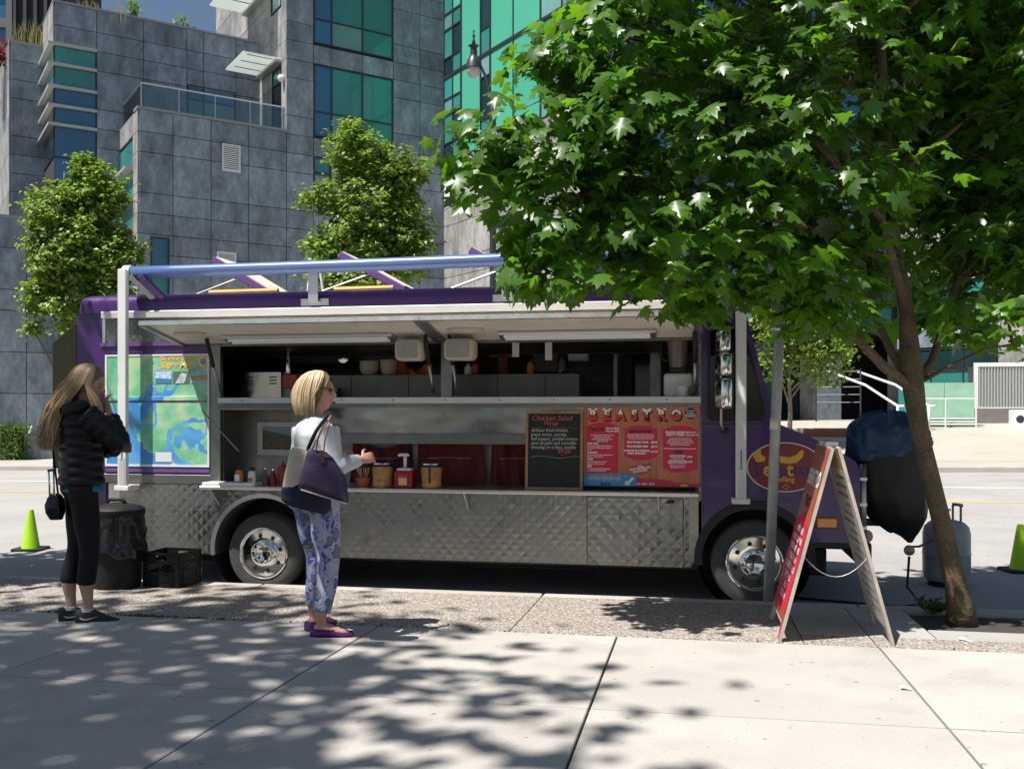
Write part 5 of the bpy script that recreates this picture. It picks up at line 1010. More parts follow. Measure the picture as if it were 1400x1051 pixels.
for a in (0.15, PI + .15):
    L = [(R_ * .62 * math.cos(a + t), R_ * .62 * math.sin(a + t)) for t in [(-.75 + 1.5 * i / 8) for i in range(9)]]
    col_ = G(); col_.tube([(L[0][0], L[0][1], .56), (L[0][0], L[0][1], .73)], .011, 6); col_.tube([(L[-1][0], L[-1][1], .56), (L[-1][0], L[-1][1], .73)], .011, 6); col_.tube([(x, y, .735) for x, y in L], .016, 6); ob('collar', col_, 'tank_grey', PT, True, local=True)
# --- covered grill carried on the truck's nose
mat('cover_black', (.014, .014, .015), .5, var=.2, vs=5, bump=.3, bs=18, spec=.35); mat('tarp_blue', (.022, .05, .115), .42, var=.15, vs=5, spec=.4); mat('hose', (.015, .015, .015), .5)
YGc = 8.62
def gp(px, py): return Vector((*S(px, py, YGc), ))
gb = gp(1215, 700); GR = thing('covered_grill', 'barbecue wrapped in black cover and dark blue tarp on the truck nose', 'grill', (gb[0], YGc, .33))
prof_ = [(1244, 741, 3), (1241, 733, 9), (1233, 722, 23), (1226, 707, 36), (1219, 683, 44), (1216, 650, 48), (1215, 610, 48), (1214, 590, 45), (1211, 578, 38), (1212, 568, 24), (1210, 563, 10)]
def rg(px, py, hw, grow=0.0, ph=0):
    x, z = S(px, py, YGc); r = hw / FPX * 8.5 + grow; L = []
    for j in range(48):
        a = 2 * PI * j / 48; n = noise.noise((math.cos(a) * 2.2, math.sin(a) * 2.2, z * 2 + ph)) * .04 + ((.5 - abs(noise.noise((math.cos(a) * 3, math.sin(a) * 3, z * 1.5 + ph)))) ** 2 - .12) * .16
        q = (abs(math.cos(a)) ** 4 + abs(math.sin(a)) ** 4) ** -.25; rr_ = r * (1 + n / max(r, .08) * .5) * (.55 + .45 * q)
        L.append(Vector((x + rr_ * math.cos(a), YGc + rr_ * .85 * math.sin(a), z + .6 * n * (1 if hw > 20 else .2))))
    return L
def densify(pr, k=5):
    o = []
    for i in range(len(pr) - 1):
        for j in range(k): o.append(tuple(pr[i][q] + (pr[i + 1][q] - pr[i][q]) * j / k for q in range(3)))
    return o + [pr[-1]]
ob('cover', G().rings([rg(*p) for p in densify(prof_[:8])]), 'cover_black', GR, True)
def tarp(u, v):
    a = 2 * PI * u; hem = 607 + 26 * (.5 - .5 * math.cos(a - .1)) ** 1.5 + 6 * noise.noise((math.cos(a) * 3, math.sin(a) * 3, 1)); y = 562 + (hem - 562) * v
    tab = [(562, 2), (565, 18), (572, 32), (582, 43), (594, 46), (612, 49), (640, 50), (660, 50)]
    for i in range(len(tab) - 1):
        if tab[i][0] <= y <= tab[i + 1][0]: k = (y - tab[i][0]) / (tab[i + 1][0] - tab[i][0]); hw = tab[i][1] + (tab[i + 1][1] - tab[i][1]) * k; break
    else: hw = 50
    x, z = S(1214, y, YGc); n = noise.noise((math.cos(a) * 2.2, math.sin(a) * 2.2, z * 3)) * .08 + (.5 - abs(noise.noise((math.cos(a) * 2.6 + z * 2, math.sin(a) * 2.6, z * 4)))) ** 2 * .34 + (.5 - abs(noise.noise((math.cos(a) * 6, math.sin(a) * 6 + z * 3, z * 9)))) ** 2 * .12 - .07
    r = hw / FPX * 8.5 * (1 + n * .8) + .034; q = (abs(math.cos(a)) ** 4 + abs(math.sin(a)) ** 4) ** -.25; r *= (.55 + .45 * q)
    return (x + r * math.cos(a), YGc + r * .85 * math.sin(a), z + .3 * n)
ob('tarp', G().grid(tarp, 120, 48), 'tarp_blue', GR, True)
ob('support_arm', G().box(XN - .02, gb[0] + .2, YGc + .02, YGc + .07, .50, .56, .006), 'black', GR)
rg_ = S(1243, 752, YGc - .1); rgo = ob('regulator', G().lathe([(.0, -.03), (.04, -.025), (.044, .0), (.036, .02), (.0, .025)], (rg_[0], YGc - .1, rg_[1]), 'Y', 16), 'steel_dull', GR, SH)
pipe = ob('nose_pipe', G().tube([(xx(1181), TY + .05, zz(1181, 635)), (xx(1181), TY + .05, zz(1181, 735))], .03, 12), 'galv', T, True)
for py in (655, 690, 722): ob('pipe_clip', G().box(xx(1172), xx(1186), TY + .015, TY + .03, zz(1180, py) - .012, zz(1180, py) + .012), 'aluminium', pipe)
ob('headlight', G().lathe([(.0, -.02), (.05, -.015), (.055, .0), (.05, .06)], (xx(1187), TY + .1, zz(1187, 735)), 'Y', 16), mat('lamp_lens', (.5, .35, .3), .2), T, SH)
hp = [Vector((rg_[0], YGc - .1, rg_[1] - .05)), Vector((rg_[0] - .02, YGc - .12, .02)), Vector((rg_[0] + .08, YGc - .2, -.1)), Vector((rg_[0] - .1, YGc - .25, -.118)), Vector((rg_[0] - .6, YGc - .1, -.118)), Vector((rg_[0] - 1.3, YGc + .1, -.118))]
tag(ob('gas_hose', G().tube(hp, .011, 6).tube([Vector((rg_[0], YGc - .1, rg_[1] + .03)), Vector((rg_[0] + .08, YGc - .08, .35)), tv + Vector((-.14, -.1, .42 - tv.z * 0)), Vector((tv.x, tv.y, ROAD + .66))], .010, 6), 'hose', None, True), 'black rubber gas hose trailing from the covered barbecue under the truck', 'hose')
# --- signpost
q0 = P(1050, 821); pd = 7.52; q1 = D(1068, 380, pd); q2 = q0 + (q1 - q0) * 1.25
mat('post_galv', (.36, .37, .36), .5, .35, var=.15, vs=9, dirt=((.26, .26, .24), .5, 14)); PO = thing('sign_post', 'leaning galvanised steel post at the kerb in front of the front wheel', 'post', q0)
ob('post', G().tube([q0 + Vector((0, 0, -.1)), q2], .039, 12), 'post_galv', PO, True)
def onp(py): k = (822 - py) / (822 - 380); return q0.lerp(q1, k)
ob('tape_band', G().tube([onp(587), onp(571)], .0405, 12), mat('tape', (.62, .60, .55), .6), PO, True); ob('clamp', G().tube([onp(452), onp(446)], .045, 12), 'aluminium', PO, True)
# --- folding signboard
SX, SY0, SY1, SZ = .848, 6.27, 7.0, 1.235
A0 = thing('signboard', 'folding sandwich signboard with red menu print standing open by the sign post', 'signboard', (SX, (SY0 + SY1) / 2, .02))
mat('board_white', (.62, .60, .56), .45, var=.08, vs=4); mat('board_edge', (.45, .40, .33), .7, var=.2, vs=12)
def board(sgn, m):
    lx = SX + sgn * .335; zb0, zb1 = walk_z(SY0), walk_z(SY1); top = Vector((SX + sgn * .018, 0, SZ)); bot = Vector((lx, 0, .03)); dr_ = (top - bot).normalized(); nrm = Vector((dr_.z, 0, -dr_.x)) * (.01)
    W_ = SY1 - SY0; H_ = (top - bot).length
    def f(a, b): p = bot + dr_ * b; return Vector((p.x, SY0 + a, p.z)) - nrm
    lp_ = [(0, -.01), (.07, .0), (.11, .10), (W_ - .11, .10), (W_ - .07, .0), (W_, .0), (W_, H_), (0, H_)]
    b = ob('board', G().plate([lp_], f, nrm * 2), 'board_edge', A0); s_ = -1
    def face(a, bb, off=.012): p = bot + dr_ * bb; return Vector((p.x, SY0 + a, p.z)) - Vector((dr_.z, 0, -dr_.x)) * off
    return b, face, H_, W_
b1, f1_, H_, W_ = board(-1, 0); b2_, f2_, _, _ = board(1, 0)
sheet = ob('print', G().plate([[(.012, .115), (W_ - .012, .115), (W_ - .012, H_ - .01), (.012, H_ - .01)]], f1_, None), mat('menu_wood2', (.40, .10, .045), .35, var=.2, vs=3, coat=.3), b1)
ob('print_strip', G().plate([[(.012, .012), (.06, .012), (.10, .113), (.012, .113)]], f1_, None), 'menu_red', b1)
def f1b(o): return lambda a, b: f1_(a, b, .0125 + o)
ob('print_panel', G().plate([[(.05, .16), (W_ - .05, .16), (W_ - .05, .72), (W_ - .2, .76), (W_ / 2, .80), (.2, .76), (.05, .72)]], f1b(.001), None), 'menu_red', b1)
def bt(s_, size, a, b, bold=.001, off=.0145):
    p = f1_(a, b, off); ex_ = Vector((0, -1, 0)); up_ = (f1_(0, 1) - f1_(0, 0)).normalized(); nz_ = ex_.cross(up_)
    M = Matrix(((ex_.x, up_.x, nz_.x, p.x), (ex_.y, up_.y, nz_.y, p.y), (ex_.z, up_.z, nz_.z, p.z), (0, 0, 0, 1))); return dict(body=s_, size=size, x=0, z=0, Y=0, align='CENTER', bold=bold, M=M)
ob('print_title', G().text(**bt('BEASTRO', .14, W_ / 2, .98, .004)), 'menu_white', b1)
for i, s_ in enumerate(('SANDWICHES', 'BBQ PULLED PORK', 'BBQ BRAISED BEEF', 'FRIED CHICKEN', 'LING COD TACOS', 'DIRTY FRIES', 'SIDES', 'COLESLAW')): ob('print_line', G().text(**bt(s_, .055, W_ / 2, .66 - i * .062, .0015)), 'menu_white', b1)
g = G(); g.text(**bt('TACOS', .09, W_ / 2, .84, .003)); ob('print_heading', g, 'menu_black', b1)
def f2i(a, b, off=-.0125): return f2_(a, b, off)
in_ = ob('inner_sheet', G().plate([[(.02, .115), (W_ - .02, .115), (W_ - .02, H_ - .14), (.02, H_ - .14)]], lambda a, b: f2_(a, b, .0115), None), 'board_white', b2_)
ob('inner_photo', G().plate([[(.02, H_ - .138), (W_ - .02, H_ - .138), (W_ - .02, H_ - .02), (.02, H_ - .02)]], lambda a, b: f2_(a, b, .0115), None), mat('menu_photo', (.42, .30, .16), .4, var=.5, vs=14), b2_)
g = G()
for i in range(15):
    L_ = random.uniform(.25, .6)
    for k in range(int(L_ / .05)): a = .08 + k * .05; g.plate([[(a, .2 + i * .06), (a + random.uniform(.02, .045), .2 + i * .06), (a + .03, .218 + i * .06), (a, .216 + i * .06)]], lambda q, b: f2_(q, b, .0135), None)
ob('inner_writing', g, mat('ink_grey', (.18, .19, .22), .6), b2_)['kind'] = 'stuff'
for y in (SY0 + .2, SY1 - .28): ob('hinge', G().box(SX - .04, SX + .04, y, y + .08, SZ - .005, SZ + .035, .006), 'aluminium', A0)
ch_ = [Vector((SX - .20 + .40 * t, SY0 + .03, .58 - .14 * (1 - (2 * t - 1) ** 2))) for t in [i / 10 for i in range(11)]]; ob('chain', G().tube(ch_, .0026, 5), 'post_galv', A0)
# --- chalkboard on the counter
def onS(px, py, Y): x, z = S(px, py, Y); return Vector((x, Y, z))
YC = TY - .09; CB = thing('chalkboard', 'wood framed chalkboard with handwritten wrap special beside the menu board', 'chalkboard', (xx(758, YC), YC, Z_SH))
cx0, cx1, cz0, cz1 = xx(718, YC), xx(796.5, YC), Z_SH + .002, zz(758, 561.5, YC)
Mt = Matrix.Translation((0, YC, cz0)) @ Matrix.Rotation(-.07, 4, 'X') @ Matrix.Translation((0, -YC, -cz0))
def tilt(g): bmesh.ops.transform(g.bm, matrix=Mt, verts=g.bm.verts[:]); return g
fw = .022; ob('frame', tilt(G().plate([[(cx0, cz0), (cx1, cz0), (cx1, cz1), (cx0, cz1)], [(cx0 + fw, cz0 + fw), (cx1 - fw, cz0 + fw), (cx1 - fw, cz1 - fw), (cx0 + fw, cz1 - fw)]], xz(YC - .01), (0, .022, 0))), mat('frame_wood', (.36, .20, .085), .6, var=.3, vs=12), CB)
ob('slate_board', tilt(G().box(cx0 + fw - .003, cx1 - fw + .003, YC, YC + .008, cz0 + fw - .003, cz1 - fw + .003)), mat('chalk_black', (.014, .016, .016), .7, var=.3, vs=5), CB)
cw_ = cx1 - cx0; chh = cz1 - cz0
def cy(y): return cz1 - (y - 315) / 390 * chh
def cxx(x): return cx0 + (x - 445) / 297 * cw_
r_, w_t = G(), G()
kk = cw_ / 297
for s_, x, y, h in (('Chicken Salad', 476, 362, 34), ('Wrap', 535, 386, 30)): r_.text(s_, h * kk * 1.1, cxx(x), cy(y), YC - .0012, 'LEFT', 0, .15)
r_.text('$9.50', 30 * kk, cxx(610), cy(522), YC - .0012, 'LEFT', .0004, .2)
r_.tube([(cxx(478 + 24 * i), YC - .001, cy(398 + (4 if i % 2 else -3))) for i in range(11)], .0012, 4); r_.tube([(cxx(626), YC - .001, cy(534)), (cxx(672), YC - .001, cy(524))], .0012, 4)
for i, s_ in enumerate(('Achiote fried chicken,', 'green onion, carrots,', 'bell pepper, pickled onions,', 'pico de gallo and tomatillo', 'dressing on a flour tortilla')): w_t.text(s_, 25 * kk, cxx(472), cy(418 + i * 21), YC - .0012, 'LEFT', 0, .2, None, .88)
w_t.tube([(cxx(472 + 32 * i), YC - .001, cy(543 - (5 * math.sin(i)))) for i in range(9)], .001, 4)
ob('chalk_heading', tilt(r_), mat('chalk_red', (.62, .13, .11), .9), CB)['kind'] = 'stuff'; ob('chalk_writing', tilt(w_t), mat('chalk_white', (.6, .6, .58), .9), CB)['kind'] = 'stuff'
# --- condiments
def jarlike(name, label, cat, px, Y, prof, m, extra=(), group=None):
    x = xx(px, Y); t = thing(name, label, cat, (x, Y, Z_SH), 0, group); ob('body', G().lathe(prof, (0, 0, 0), 'Z', 20), m, t, SH, local=True)
    for nm, g, mm in extra: ob(nm, g, mm, t, SH, local=True)
    return t
mat('burlap', (.40, .22, .08), .85, var=.3, vs=18, bump=.6, bs=60); mat('label_orange', (.60, .20, .04), .5, var=.3, vs=30); mat('sauce_red', (.32, .02, .012), .25); mat('ketchup', (.30, .008, .012), .28); mat('terracotta', (.38, .10, .04), .7)
mat('wood_pale', (.55, .42, .27), .7); mat('bottle_black', (.01, .01, .01), .4); mat('bottle_glass', (.12, .11, .09), .1, spec=.7)
YT = TY - .1
for px, lb_ in ((523, 'burlap wrapped jar with steel lid left of the red pump bottle'), (590, 'burlap wrapped jar with steel lid right of the red pump bottle')):
    jarlike('condiment_jar', lb_, 'jar', px, YT, [(.07, .0), (.088, .02), (.083, .09), (.09, .15), (.083, .19)], 'burlap', [('rim', G().lathe([(.088, .185), (.09, .20), (.085, .205)], (0, 0, 0), 'Z', 20), 'black'), ('lid', G().lathe([(.085, .2), (.083, .215), (.0, .218)], (0, 0, 0), 'Z', 20), 'chrome'), ('label_strip', G().box(.0, .014, -.094, -.085, .05, .19) if px > 550 else G().box(-.03, .04, -.093, -.086, .03, .06), 'black' if px > 550 else 'burlap')], 'wrapped jars on the counter')
kp = thing('ketchup_pump', 'red square ketchup dispenser with tall white pump on the counter', 'dispenser', (xx(554, YT), YT, Z_SH))
ob('body', G().box(-.08, .08, -.07, .07, 0, .15, .015, 3), 'ketchup', kp, SH, local=True); ob('cap', G().box(-.062, .062, -.05, .05, .15, .172, .006), 'white_paint', kp, local=True)
pm_ = ob('pump', G().tube([(0, 0, .17), (0, 0, .285)], .015, 10).tube([(.035, 0, .285), (-.05, 0, .287), (-.06, 0, .275)], .013, 8), 'white_paint', kp, True, local=True)
ob('label', G().box(-.038, .036, -.0722, -.07, .03, .105), mat('label_gold', (.62, .45, .22), .5, var=.3, vs=40), kp, local=True); ob('label_band', G().box(-.042, .04, -.0728, -.0722, .09, .118, .001), mat('label_redgold', (.45, .05, .02), .5), kp, local=True)
jarlike('sauce_bottle', 'small sauce bottle with orange label and black cap on white tray', 'bottle', 327, TY - .12, [(.036, .03), (.038, .04), (.038, .10), (.03, .13), (.018, .145)], 'label_orange', [('cap', G().lathe([(.022, .14), (.022, .175), (.0, .18)], (0, 0, 0), 'Z', 12), 'bottle_black'), ('label', G().box(-.025, .02, -.0405, -.037, .045, .1), 'menu_white')])
jarlike('sauce_bottle', 'small bottle with white label and black cap on white tray', 'bottle', 344.5, TY - .12, [(.034, .03), (.036, .04), (.036, .10), (.03, .125), (.018, .14)], 'white_paint', [('cap', G().lathe([(.024, .135), (.024, .165), (.0, .17)], (0, 0, 0), 'Z', 12), 'bottle_black'), ('label', G().box(-.018, .02, -.039, -.035, .04, .075), 'label_orange')])
jarlike('oil_cruet', 'clear glass cruet behind the white tray bottles', 'cruet', 362, TY + .02, [(.04, 0), (.042, .05), (.02, .09), (.012, .12), (.014, .14)], 'bottle_glass', [('stopper', G().lathe([(.012, .14), (.012, .155), (.0, .16)], (0, 0, 0), 'Z', 10), 'chrome')])
jarlike('oil_cruet', 'dark glass cruet beside the red squeeze bottle', 'cruet', 373, TY + .03, [(.036, 0), (.038, .06), (.02, .10), (.012, .12), (.014, .13)], 'sauce_red', [('stopper', G().lathe([(.012, .13), (.012, .145), (.0, .15)], (0, 0, 0), 'Z', 10), 'chrome')])
jarlike('squeeze_bottle', 'red squeeze bottle behind the woman in white', 'bottle', 387, TY + .03, [(.045, 0), (.047, .01), (.047, .14), (.035, .17), (.012, .185), (.004, .23)], 'sauce_red')
cu_ = thing('cutlery_pot', 'terracotta pot of pale wooden cutlery beside the burlap jar', 'pot', (xx(497, YT), YT, Z_SH)); ob('pot', G().lathe([(.045, -.035), (.055, .0), (.068, .04), (.074, .045), (.074, .05), (.06, .05), (.05, .0)], (0, 0, .035), 'Z', 18), 'terracotta', cu_, SH, local=True)
for k in range(7): a = k * .9; ob('fork', G().tube([(.02 * math.cos(a), .02 * math.sin(a), .05), (.055 * math.cos(a), .045 * math.sin(a), .17)], [.006, .014], 5, True, (1, .3)), 'wood_pale', cu_, local=True)
# --- picture and aprons in the recess
pf = thing('framed_picture', 'white framed picture of dark rows on pale sky hung in the recess', 'picture', (xx(378, YN), YN, 1.05)); px0, px1, pz0, pz1 = xx(352, YN - .03), xx(408, YN - .03), zz(380, 622, YN - .03), zz(380, 577, YN - .03)
ob('frame', G().plate([[(px0, pz0), (px1, pz0), (px1, pz1), (px0, pz1)], [(px0 + .05, pz0 + .05), (px1 - .05, pz0 + .05), (px1 - .05, pz1 - .04), (px0 + .05, pz1 - .04)]], xz(YN - .03), (0, .029, 0)), mat('frame_ivory', (.55, .52, .46), .5), pf); ob('print', G().box(px0 + .045, px1 - .045, YN - .02, YN - .015, pz0 + .045, pz1 - .035), mat('pic_rows', (.10, .085, .055), .5, var=.7, vs=22), pf)
ob('print_sky', G().plate([[(px0 + .05, pz1 - .04), (px1 - .05, pz1 - .04), (px1 - .05, pz1 - .13), (px0 + .15, pz1 - .09), (px0 + .05, pz1 - .075)]], xz(YN - .022), None), mat('pic_sky', (.22, .30, .36), .5), pf)
mat('apron_red', (.15, .022, .02), .9, var=.25, vs=8, bump=.2, bs=140); mat('piping', (.42, .30, .28), .8)
def apron(label, x0, x1, ph):
    YP = YN - .09; X0, X1 = xx(x0, YP), xx(x1, YP); z1, z0 = zz(600, 602, YP), Z_SH + .01; a = thing('apron', label, 'apron', ((X0 + X1) / 2, YP, z0), 0, 'red aprons hanging in the recess')
    def f(u, v):
        z = z0 + (z1 - z0) * v; k = 1 - .12 * v; sag = (-.075 * (1 - (2 * u - 1) ** 2)) * v ** 4 if ph == 0 else (-.012 * math.sin(u * 9)) * v ** 3
        return ((X0 + X1) / 2 + (u - .5) * (X1 - X0) * k, YP + .022 * math.sin(u * 15 + ph) + .012 * math.sin(u * 31 + v * 4), z + sag)
    ob('cloth', G().grid(f, 48, 18), 'apron_red', a, True); g = G(); g.grid(lambda u, v: (lambda p: (p[0], p[1] - .012, p[2]))(f(.18 + .64 * u, .10 + .5 * v)), 24, 8); ob('pocket', g, 'apron_red', a, True)
    ob('pocket_piping', G().tube([(lambda p: (p[0], p[1] - .016, p[2]))(f(.18 + .64 * i / 16, .605)) for i in range(17)], .004, 5), 'piping', a, True)
    g = G(); g.tube([f(.08, .98), ((X0 + X1) / 2 - .25 * (X1 - X0), YP + .04, z1 + .06)], .005, 5); g.tube([f(.92, .98), ((X0 + X1) / 2 + .28 * (X1 - X0), YP + .04, z1 + .06)], .005, 5); ob('neck_loop', g, 'piping', a)
apron('dark red apron with scooped neckline hanging behind the red pump bottle', 478, 562, 0); apron('dark red apron with white piped pocket hanging behind the right burlap jar', 566, 664, 1.3); apron('dark red apron partly hidden behind the chalkboard', 668, 745, 2.5)
# --- kitchen things behind the hatch
YK = TY + .32
def krect(px0, px1, py0, py1, Y): return xx(px0, Y), xx(px1, Y), zz((px0 + px1) / 2, py1, Y), zz((px0 + px1) / 2, py0, Y)
x0, x1, z0, z1 = krect(316, 384, 509, 546, YK); kb = thing('steel_warmer', 'louvred stainless steel warmer with red end panel inside the hatch', 'warmer', ((x0 + x1) / 2, YK, Z_SILL1))
ob('body', G().plate([[(x0 + .12, Z_SILL1 + .001), (x1, Z_SILL1 + .001), (x1, z1), (x0, z1)]], xz(YK), (0, .35, 0)), 'steel_mirror', kb); ob('end_panel', G().box(x1 + .001, x1 + .15, YK + .02, YK + .32, z1 - .15, z1 - .02, .006), mat('warm_red', (.42, .05, .02), .45), kb); ob('lower_tray', G().box(x1 - .25, x1 + .5, YK + .05, YK + .3, Z_SILL1 + .001, Z_SILL1 + .10), 'steel_dull', kb)
for cx in (x0 + .18, x0 + .42):
    for k in range(3): ob('louvre', G().box(cx - .035, cx + .035, YK - .012, YK - .0005, z1 - .05 - k * .03, z1 - .04 - k * .03, .003), 'dark_inside', kb)
jug = thing('steel_shaker', 'bright steel shaker with orange tip on the warmer', 'shaker', (xx(394, YK + .15), YK + .15, z1)); ob('body', G().lathe([(.03, -.02), (.034, .0), (.028, .09), (.02, .14), (.012, .17)], (0, 0, .0), 'Z', 14), 'chrome', jug, SH, local=True); ob('tip', G().lathe([(.012, .17), (.012, .2), (.0, .2)], (0, 0, 0), 'Z', 8), 'orange', jug, local=True)
mat('bowl_speck', (.42, .37, .30), .5, var=.2, vs=60); ZC = 1.806
for px, lb_ in ((505, 'speckled ceramic bowl on the steel counter left of the lidded pot'),):
    b_ = thing('ceramic_bowl', lb_, 'bowl', (xx(px, YI + .1), YI + .1, ZC)); ob('body', G().lathe([(.055, 0), (.075, .02), (.092, .06), (.092, .13), (.085, .13), (.07, .03), (.0, .02)], (0, 0, 0), 'Z', 20), 'bowl_speck', b_, SH, local=True)
b_ = thing('lidded_pot', 'speckled ceramic pot with lid on the steel counter', 'pot', (xx(532, YI + .1), YI + .1, ZC)); ob('body', G().lathe([(.055, 0), (.07, .02), (.082, .06), (.082, .12), (.086, .125)], (0, 0, 0), 'Z', 20), 'bowl_speck', b_, SH, local=True); ob('lid', G().lathe([(.088, .125), (.088, .14), (.0, .145)], (0, 0, 0), 'Z', 20), 'bowl_speck', b_, SH, local=True)
g = G().grid(lambda u, v: (-.17 + .34 * u, .05 * math.sin(u * 9), .0 + .13 * v * (.6 + .4 * math.sin(u * 7 + 1)) + .02 * math.sin(u * 20 + v * 5) * v), 26, 10)
ca = thing('orange_lit_patch', 'crumpled orange sheet standing for orange light on the counter under the square speaker', 'light patch', (xx(566, YI + .2), YI + .2, ZC)); ob('wrap', g, 'orange', ca, True, local=True)  # orange light on the counter, built as an orange coloured sheet
YBL = TY + .28; bl = thing('blender', 'blender with red filled jug on white base inside the hatch', 'blender', (xx(927, YBL), YBL, Z_SILL1)); ob('base', G().box(-.12, .13, -.1, .1, 0, .2, .03, 3), 'white_paint', bl, SH, local=True); ob('collar', G().box(-.075, .075, -.07, .07, .2, .25, .01), 'black', bl, local=True)
jg = ob('jug', G().lathe([(.07, .25), (.08, .33), (.10, .52), (.098, .52), (.075, .33)], (0, 0, 0), 'Z', 16), mat('jug_plastic', (.35, .25, .25), .2, trans=.4), bl, SH, local=True); ob('liquid', G().lathe([(.066, .255), (.074, .30)], (0, 0, 0), 'Z', 16), mat('smoothie', (.25, .01, .012), .4), bl, local=True); ob('handle', G().tube([(-.085, 0, .5), (-.15, 0, .48), (-.14, 0, .33), (-.075, 0, .3)], .014, 8), 'black', bl, True, local=True)
cuq = thing('paper_tub', 'small white tub standing on the sill by the blender', 'tub', (xx(934, TY + .12), TY + .12, Z_SILL1)); ob('body', G().lathe([(.045, 0), (.055, .085), (.058, .088), (.05, .088)], (0, 0, 0), 'Z', 18), 'white_paint', cuq, SH, local=True)
YPp = 9.86; x0, x1, z0, z1 = krect(729, 762, 470, 508, YPp); pn = thing('paper_notice', 'white printed notice taped to the inner wall', 'notice', ((x0 + x1) / 2, YPp, z0)); ob('sheet', G().box(x0, x1, YPp, YPp + .03, z0, z1), mat('paper', (.55, .52, .52), .7), pn)
for k in range(4): ob('picture_mark', G().box(x0 + .06 + k * .09, x0 + .12 + k * .09, YPp - .003, YPp - .0005, z1 - .10, z1 - .06), 'navy_print', pn)
YPt = YI + .3; x0, x1, z0, z1 = krect(778, 804, 472, 494, YPt); pt = thing('paper_towel', 'white paper towel roll hanging above the counter end', 'paper towel', ((x0 + x1) / 2, YPt, z0)); ob('roll', G().tube([(x0, YPt, (z0 + z1) / 2), (x1, YPt, (z0 + z1) / 2)], (z1 - z0) / 2, 16), mat('towel', (.5, .47, .45), .8), pt, SH); ob('hanger', G().box((x0 + x1) / 2 - .01, (x0 + x1) / 2 + .01, YPt, YPt + .02, z1 - .01, 2.3), 'galv', pt)
nk = thing('napkin_pile', 'loose pile of paper napkins on the counter end', 'napkins', (xx(782, YI + .12), YI + .12, ZC))
for k in range(5): ob('napkin', G().grid(lambda u, v, k=k: (-.1 + .2 * u + .01 * k, -.06 + .12 * v, .004 + .011 * k + .012 * math.sin(u * 6 + k)), 8, 3), 'towel', nk, True, local=True)

# --- more kitchen gear
for k, (px, r, lb_) in enumerate(((345, .07, 'round steel ladle hanging at the left end of the kitchen'), (372, .085, 'shallow steel pan hanging in the kitchen above the warmer'), (470, .075, 'small steel pan hanging in the kitchen behind the woman in white'))):
    Yh = 9.3; z = zz(px, 488, Yh); t = thing('hanging_pan', lb_, 'pan', (xx(px, Yh), Yh, z)); ob('pan', G().lathe([(.0, -.02), (r * .8, -.018), (r, .02), (r * .97, .02), (.0, -.01)], (0, 0, 0), 'Y', 18), 'chrome', t, SH, local=True); ob('handle', G().tube([(0, 0, r * .9), (.01, 0, r + .22)], .008, 6), 'galv', t, local=True); ob('hook', G().tube([(.01, 0, r + .2), (.01, 0, 2.31 - z)], .004, 5), 'galv', t, local=True)
for px, m_, h, lb_ in ((640, 'white_paint', .10, 'white deli tub on the counter left of the cook'), (650, 'sauce_red', .13, 'red squeeze bottle on the counter left of the cook'), (725, 'label_orange', .12, 'orange labelled bottle on the counter right of the cook'), (768, 'bottle_glass', .15, 'dark glass bottle on the counter by the napkins')):
    t = thing('counter_bottle', lb_, 'bottle', (xx(px, YI + .2), YI + .2, ZC)); ob('body', G().lathe([(.034, 0), (.036, .01), (.036, h * .7), (.016, h * .9), (.014, h)], (0, 0, 0), 'Z', 14), m_, t, SH, local=True); ob('cap', G().lathe([(.017, h), (.017, h + .02), (.0, h + .022)], (0, 0, 0), 'Z', 10), 'bottle_black', t, local=True)
for k, px in enumerate((556, 700, 745)): ob('order_ticket', G().box(xx(px, TY + .04), xx(px, TY + .04) + .06, TY + .052, TY + .054, 1.96 - .03 * k, 2.05), 'towel', T)
# ================================================================ people
mat('skin', (.50, .27, .19), .5, var=.06, vs=20, spec=.35); mat('skin_pale', (.50, .29, .22), .5, var=.06, vs=20, spec=.35); mat('lips', (.35, .06, .06), .4); mat('eye_dark', (.02, .015, .012), .3)
def hairmat(name, a, b):
    m = bpy.data.materials.new(name); m.use_nodes = True; nt = m.node_tree; N = nt.nodes.new; p = nt.nodes['Principled BSDF']; p.inputs['Roughness'].default_value = .38; p.inputs['Specular IOR Level'].default_value = .5
    geo = N('ShaderNodeNewGeometry'); cr = N('ShaderNodeValToRGB'); cr.color_ramp.elements[0].color = (*a, 1); cr.color_ramp.elements[1].color = (*b, 1); lnk(nt, geo.outputs['Random Per Island'], cr.inputs[0]); lnk(nt, cr.outputs[0], p.inputs['Base Color']); MAT[name] = m
hairmat('hair_blond', (.27, .16, .065), (.62, .46, .25)); hairmat('hair_ash', (.30, .20, .10), (.74, .60, .40)); mat('hair_base', (.20, .125, .055), .6); mat('hair_grey', (.10, .09, .085), .7)
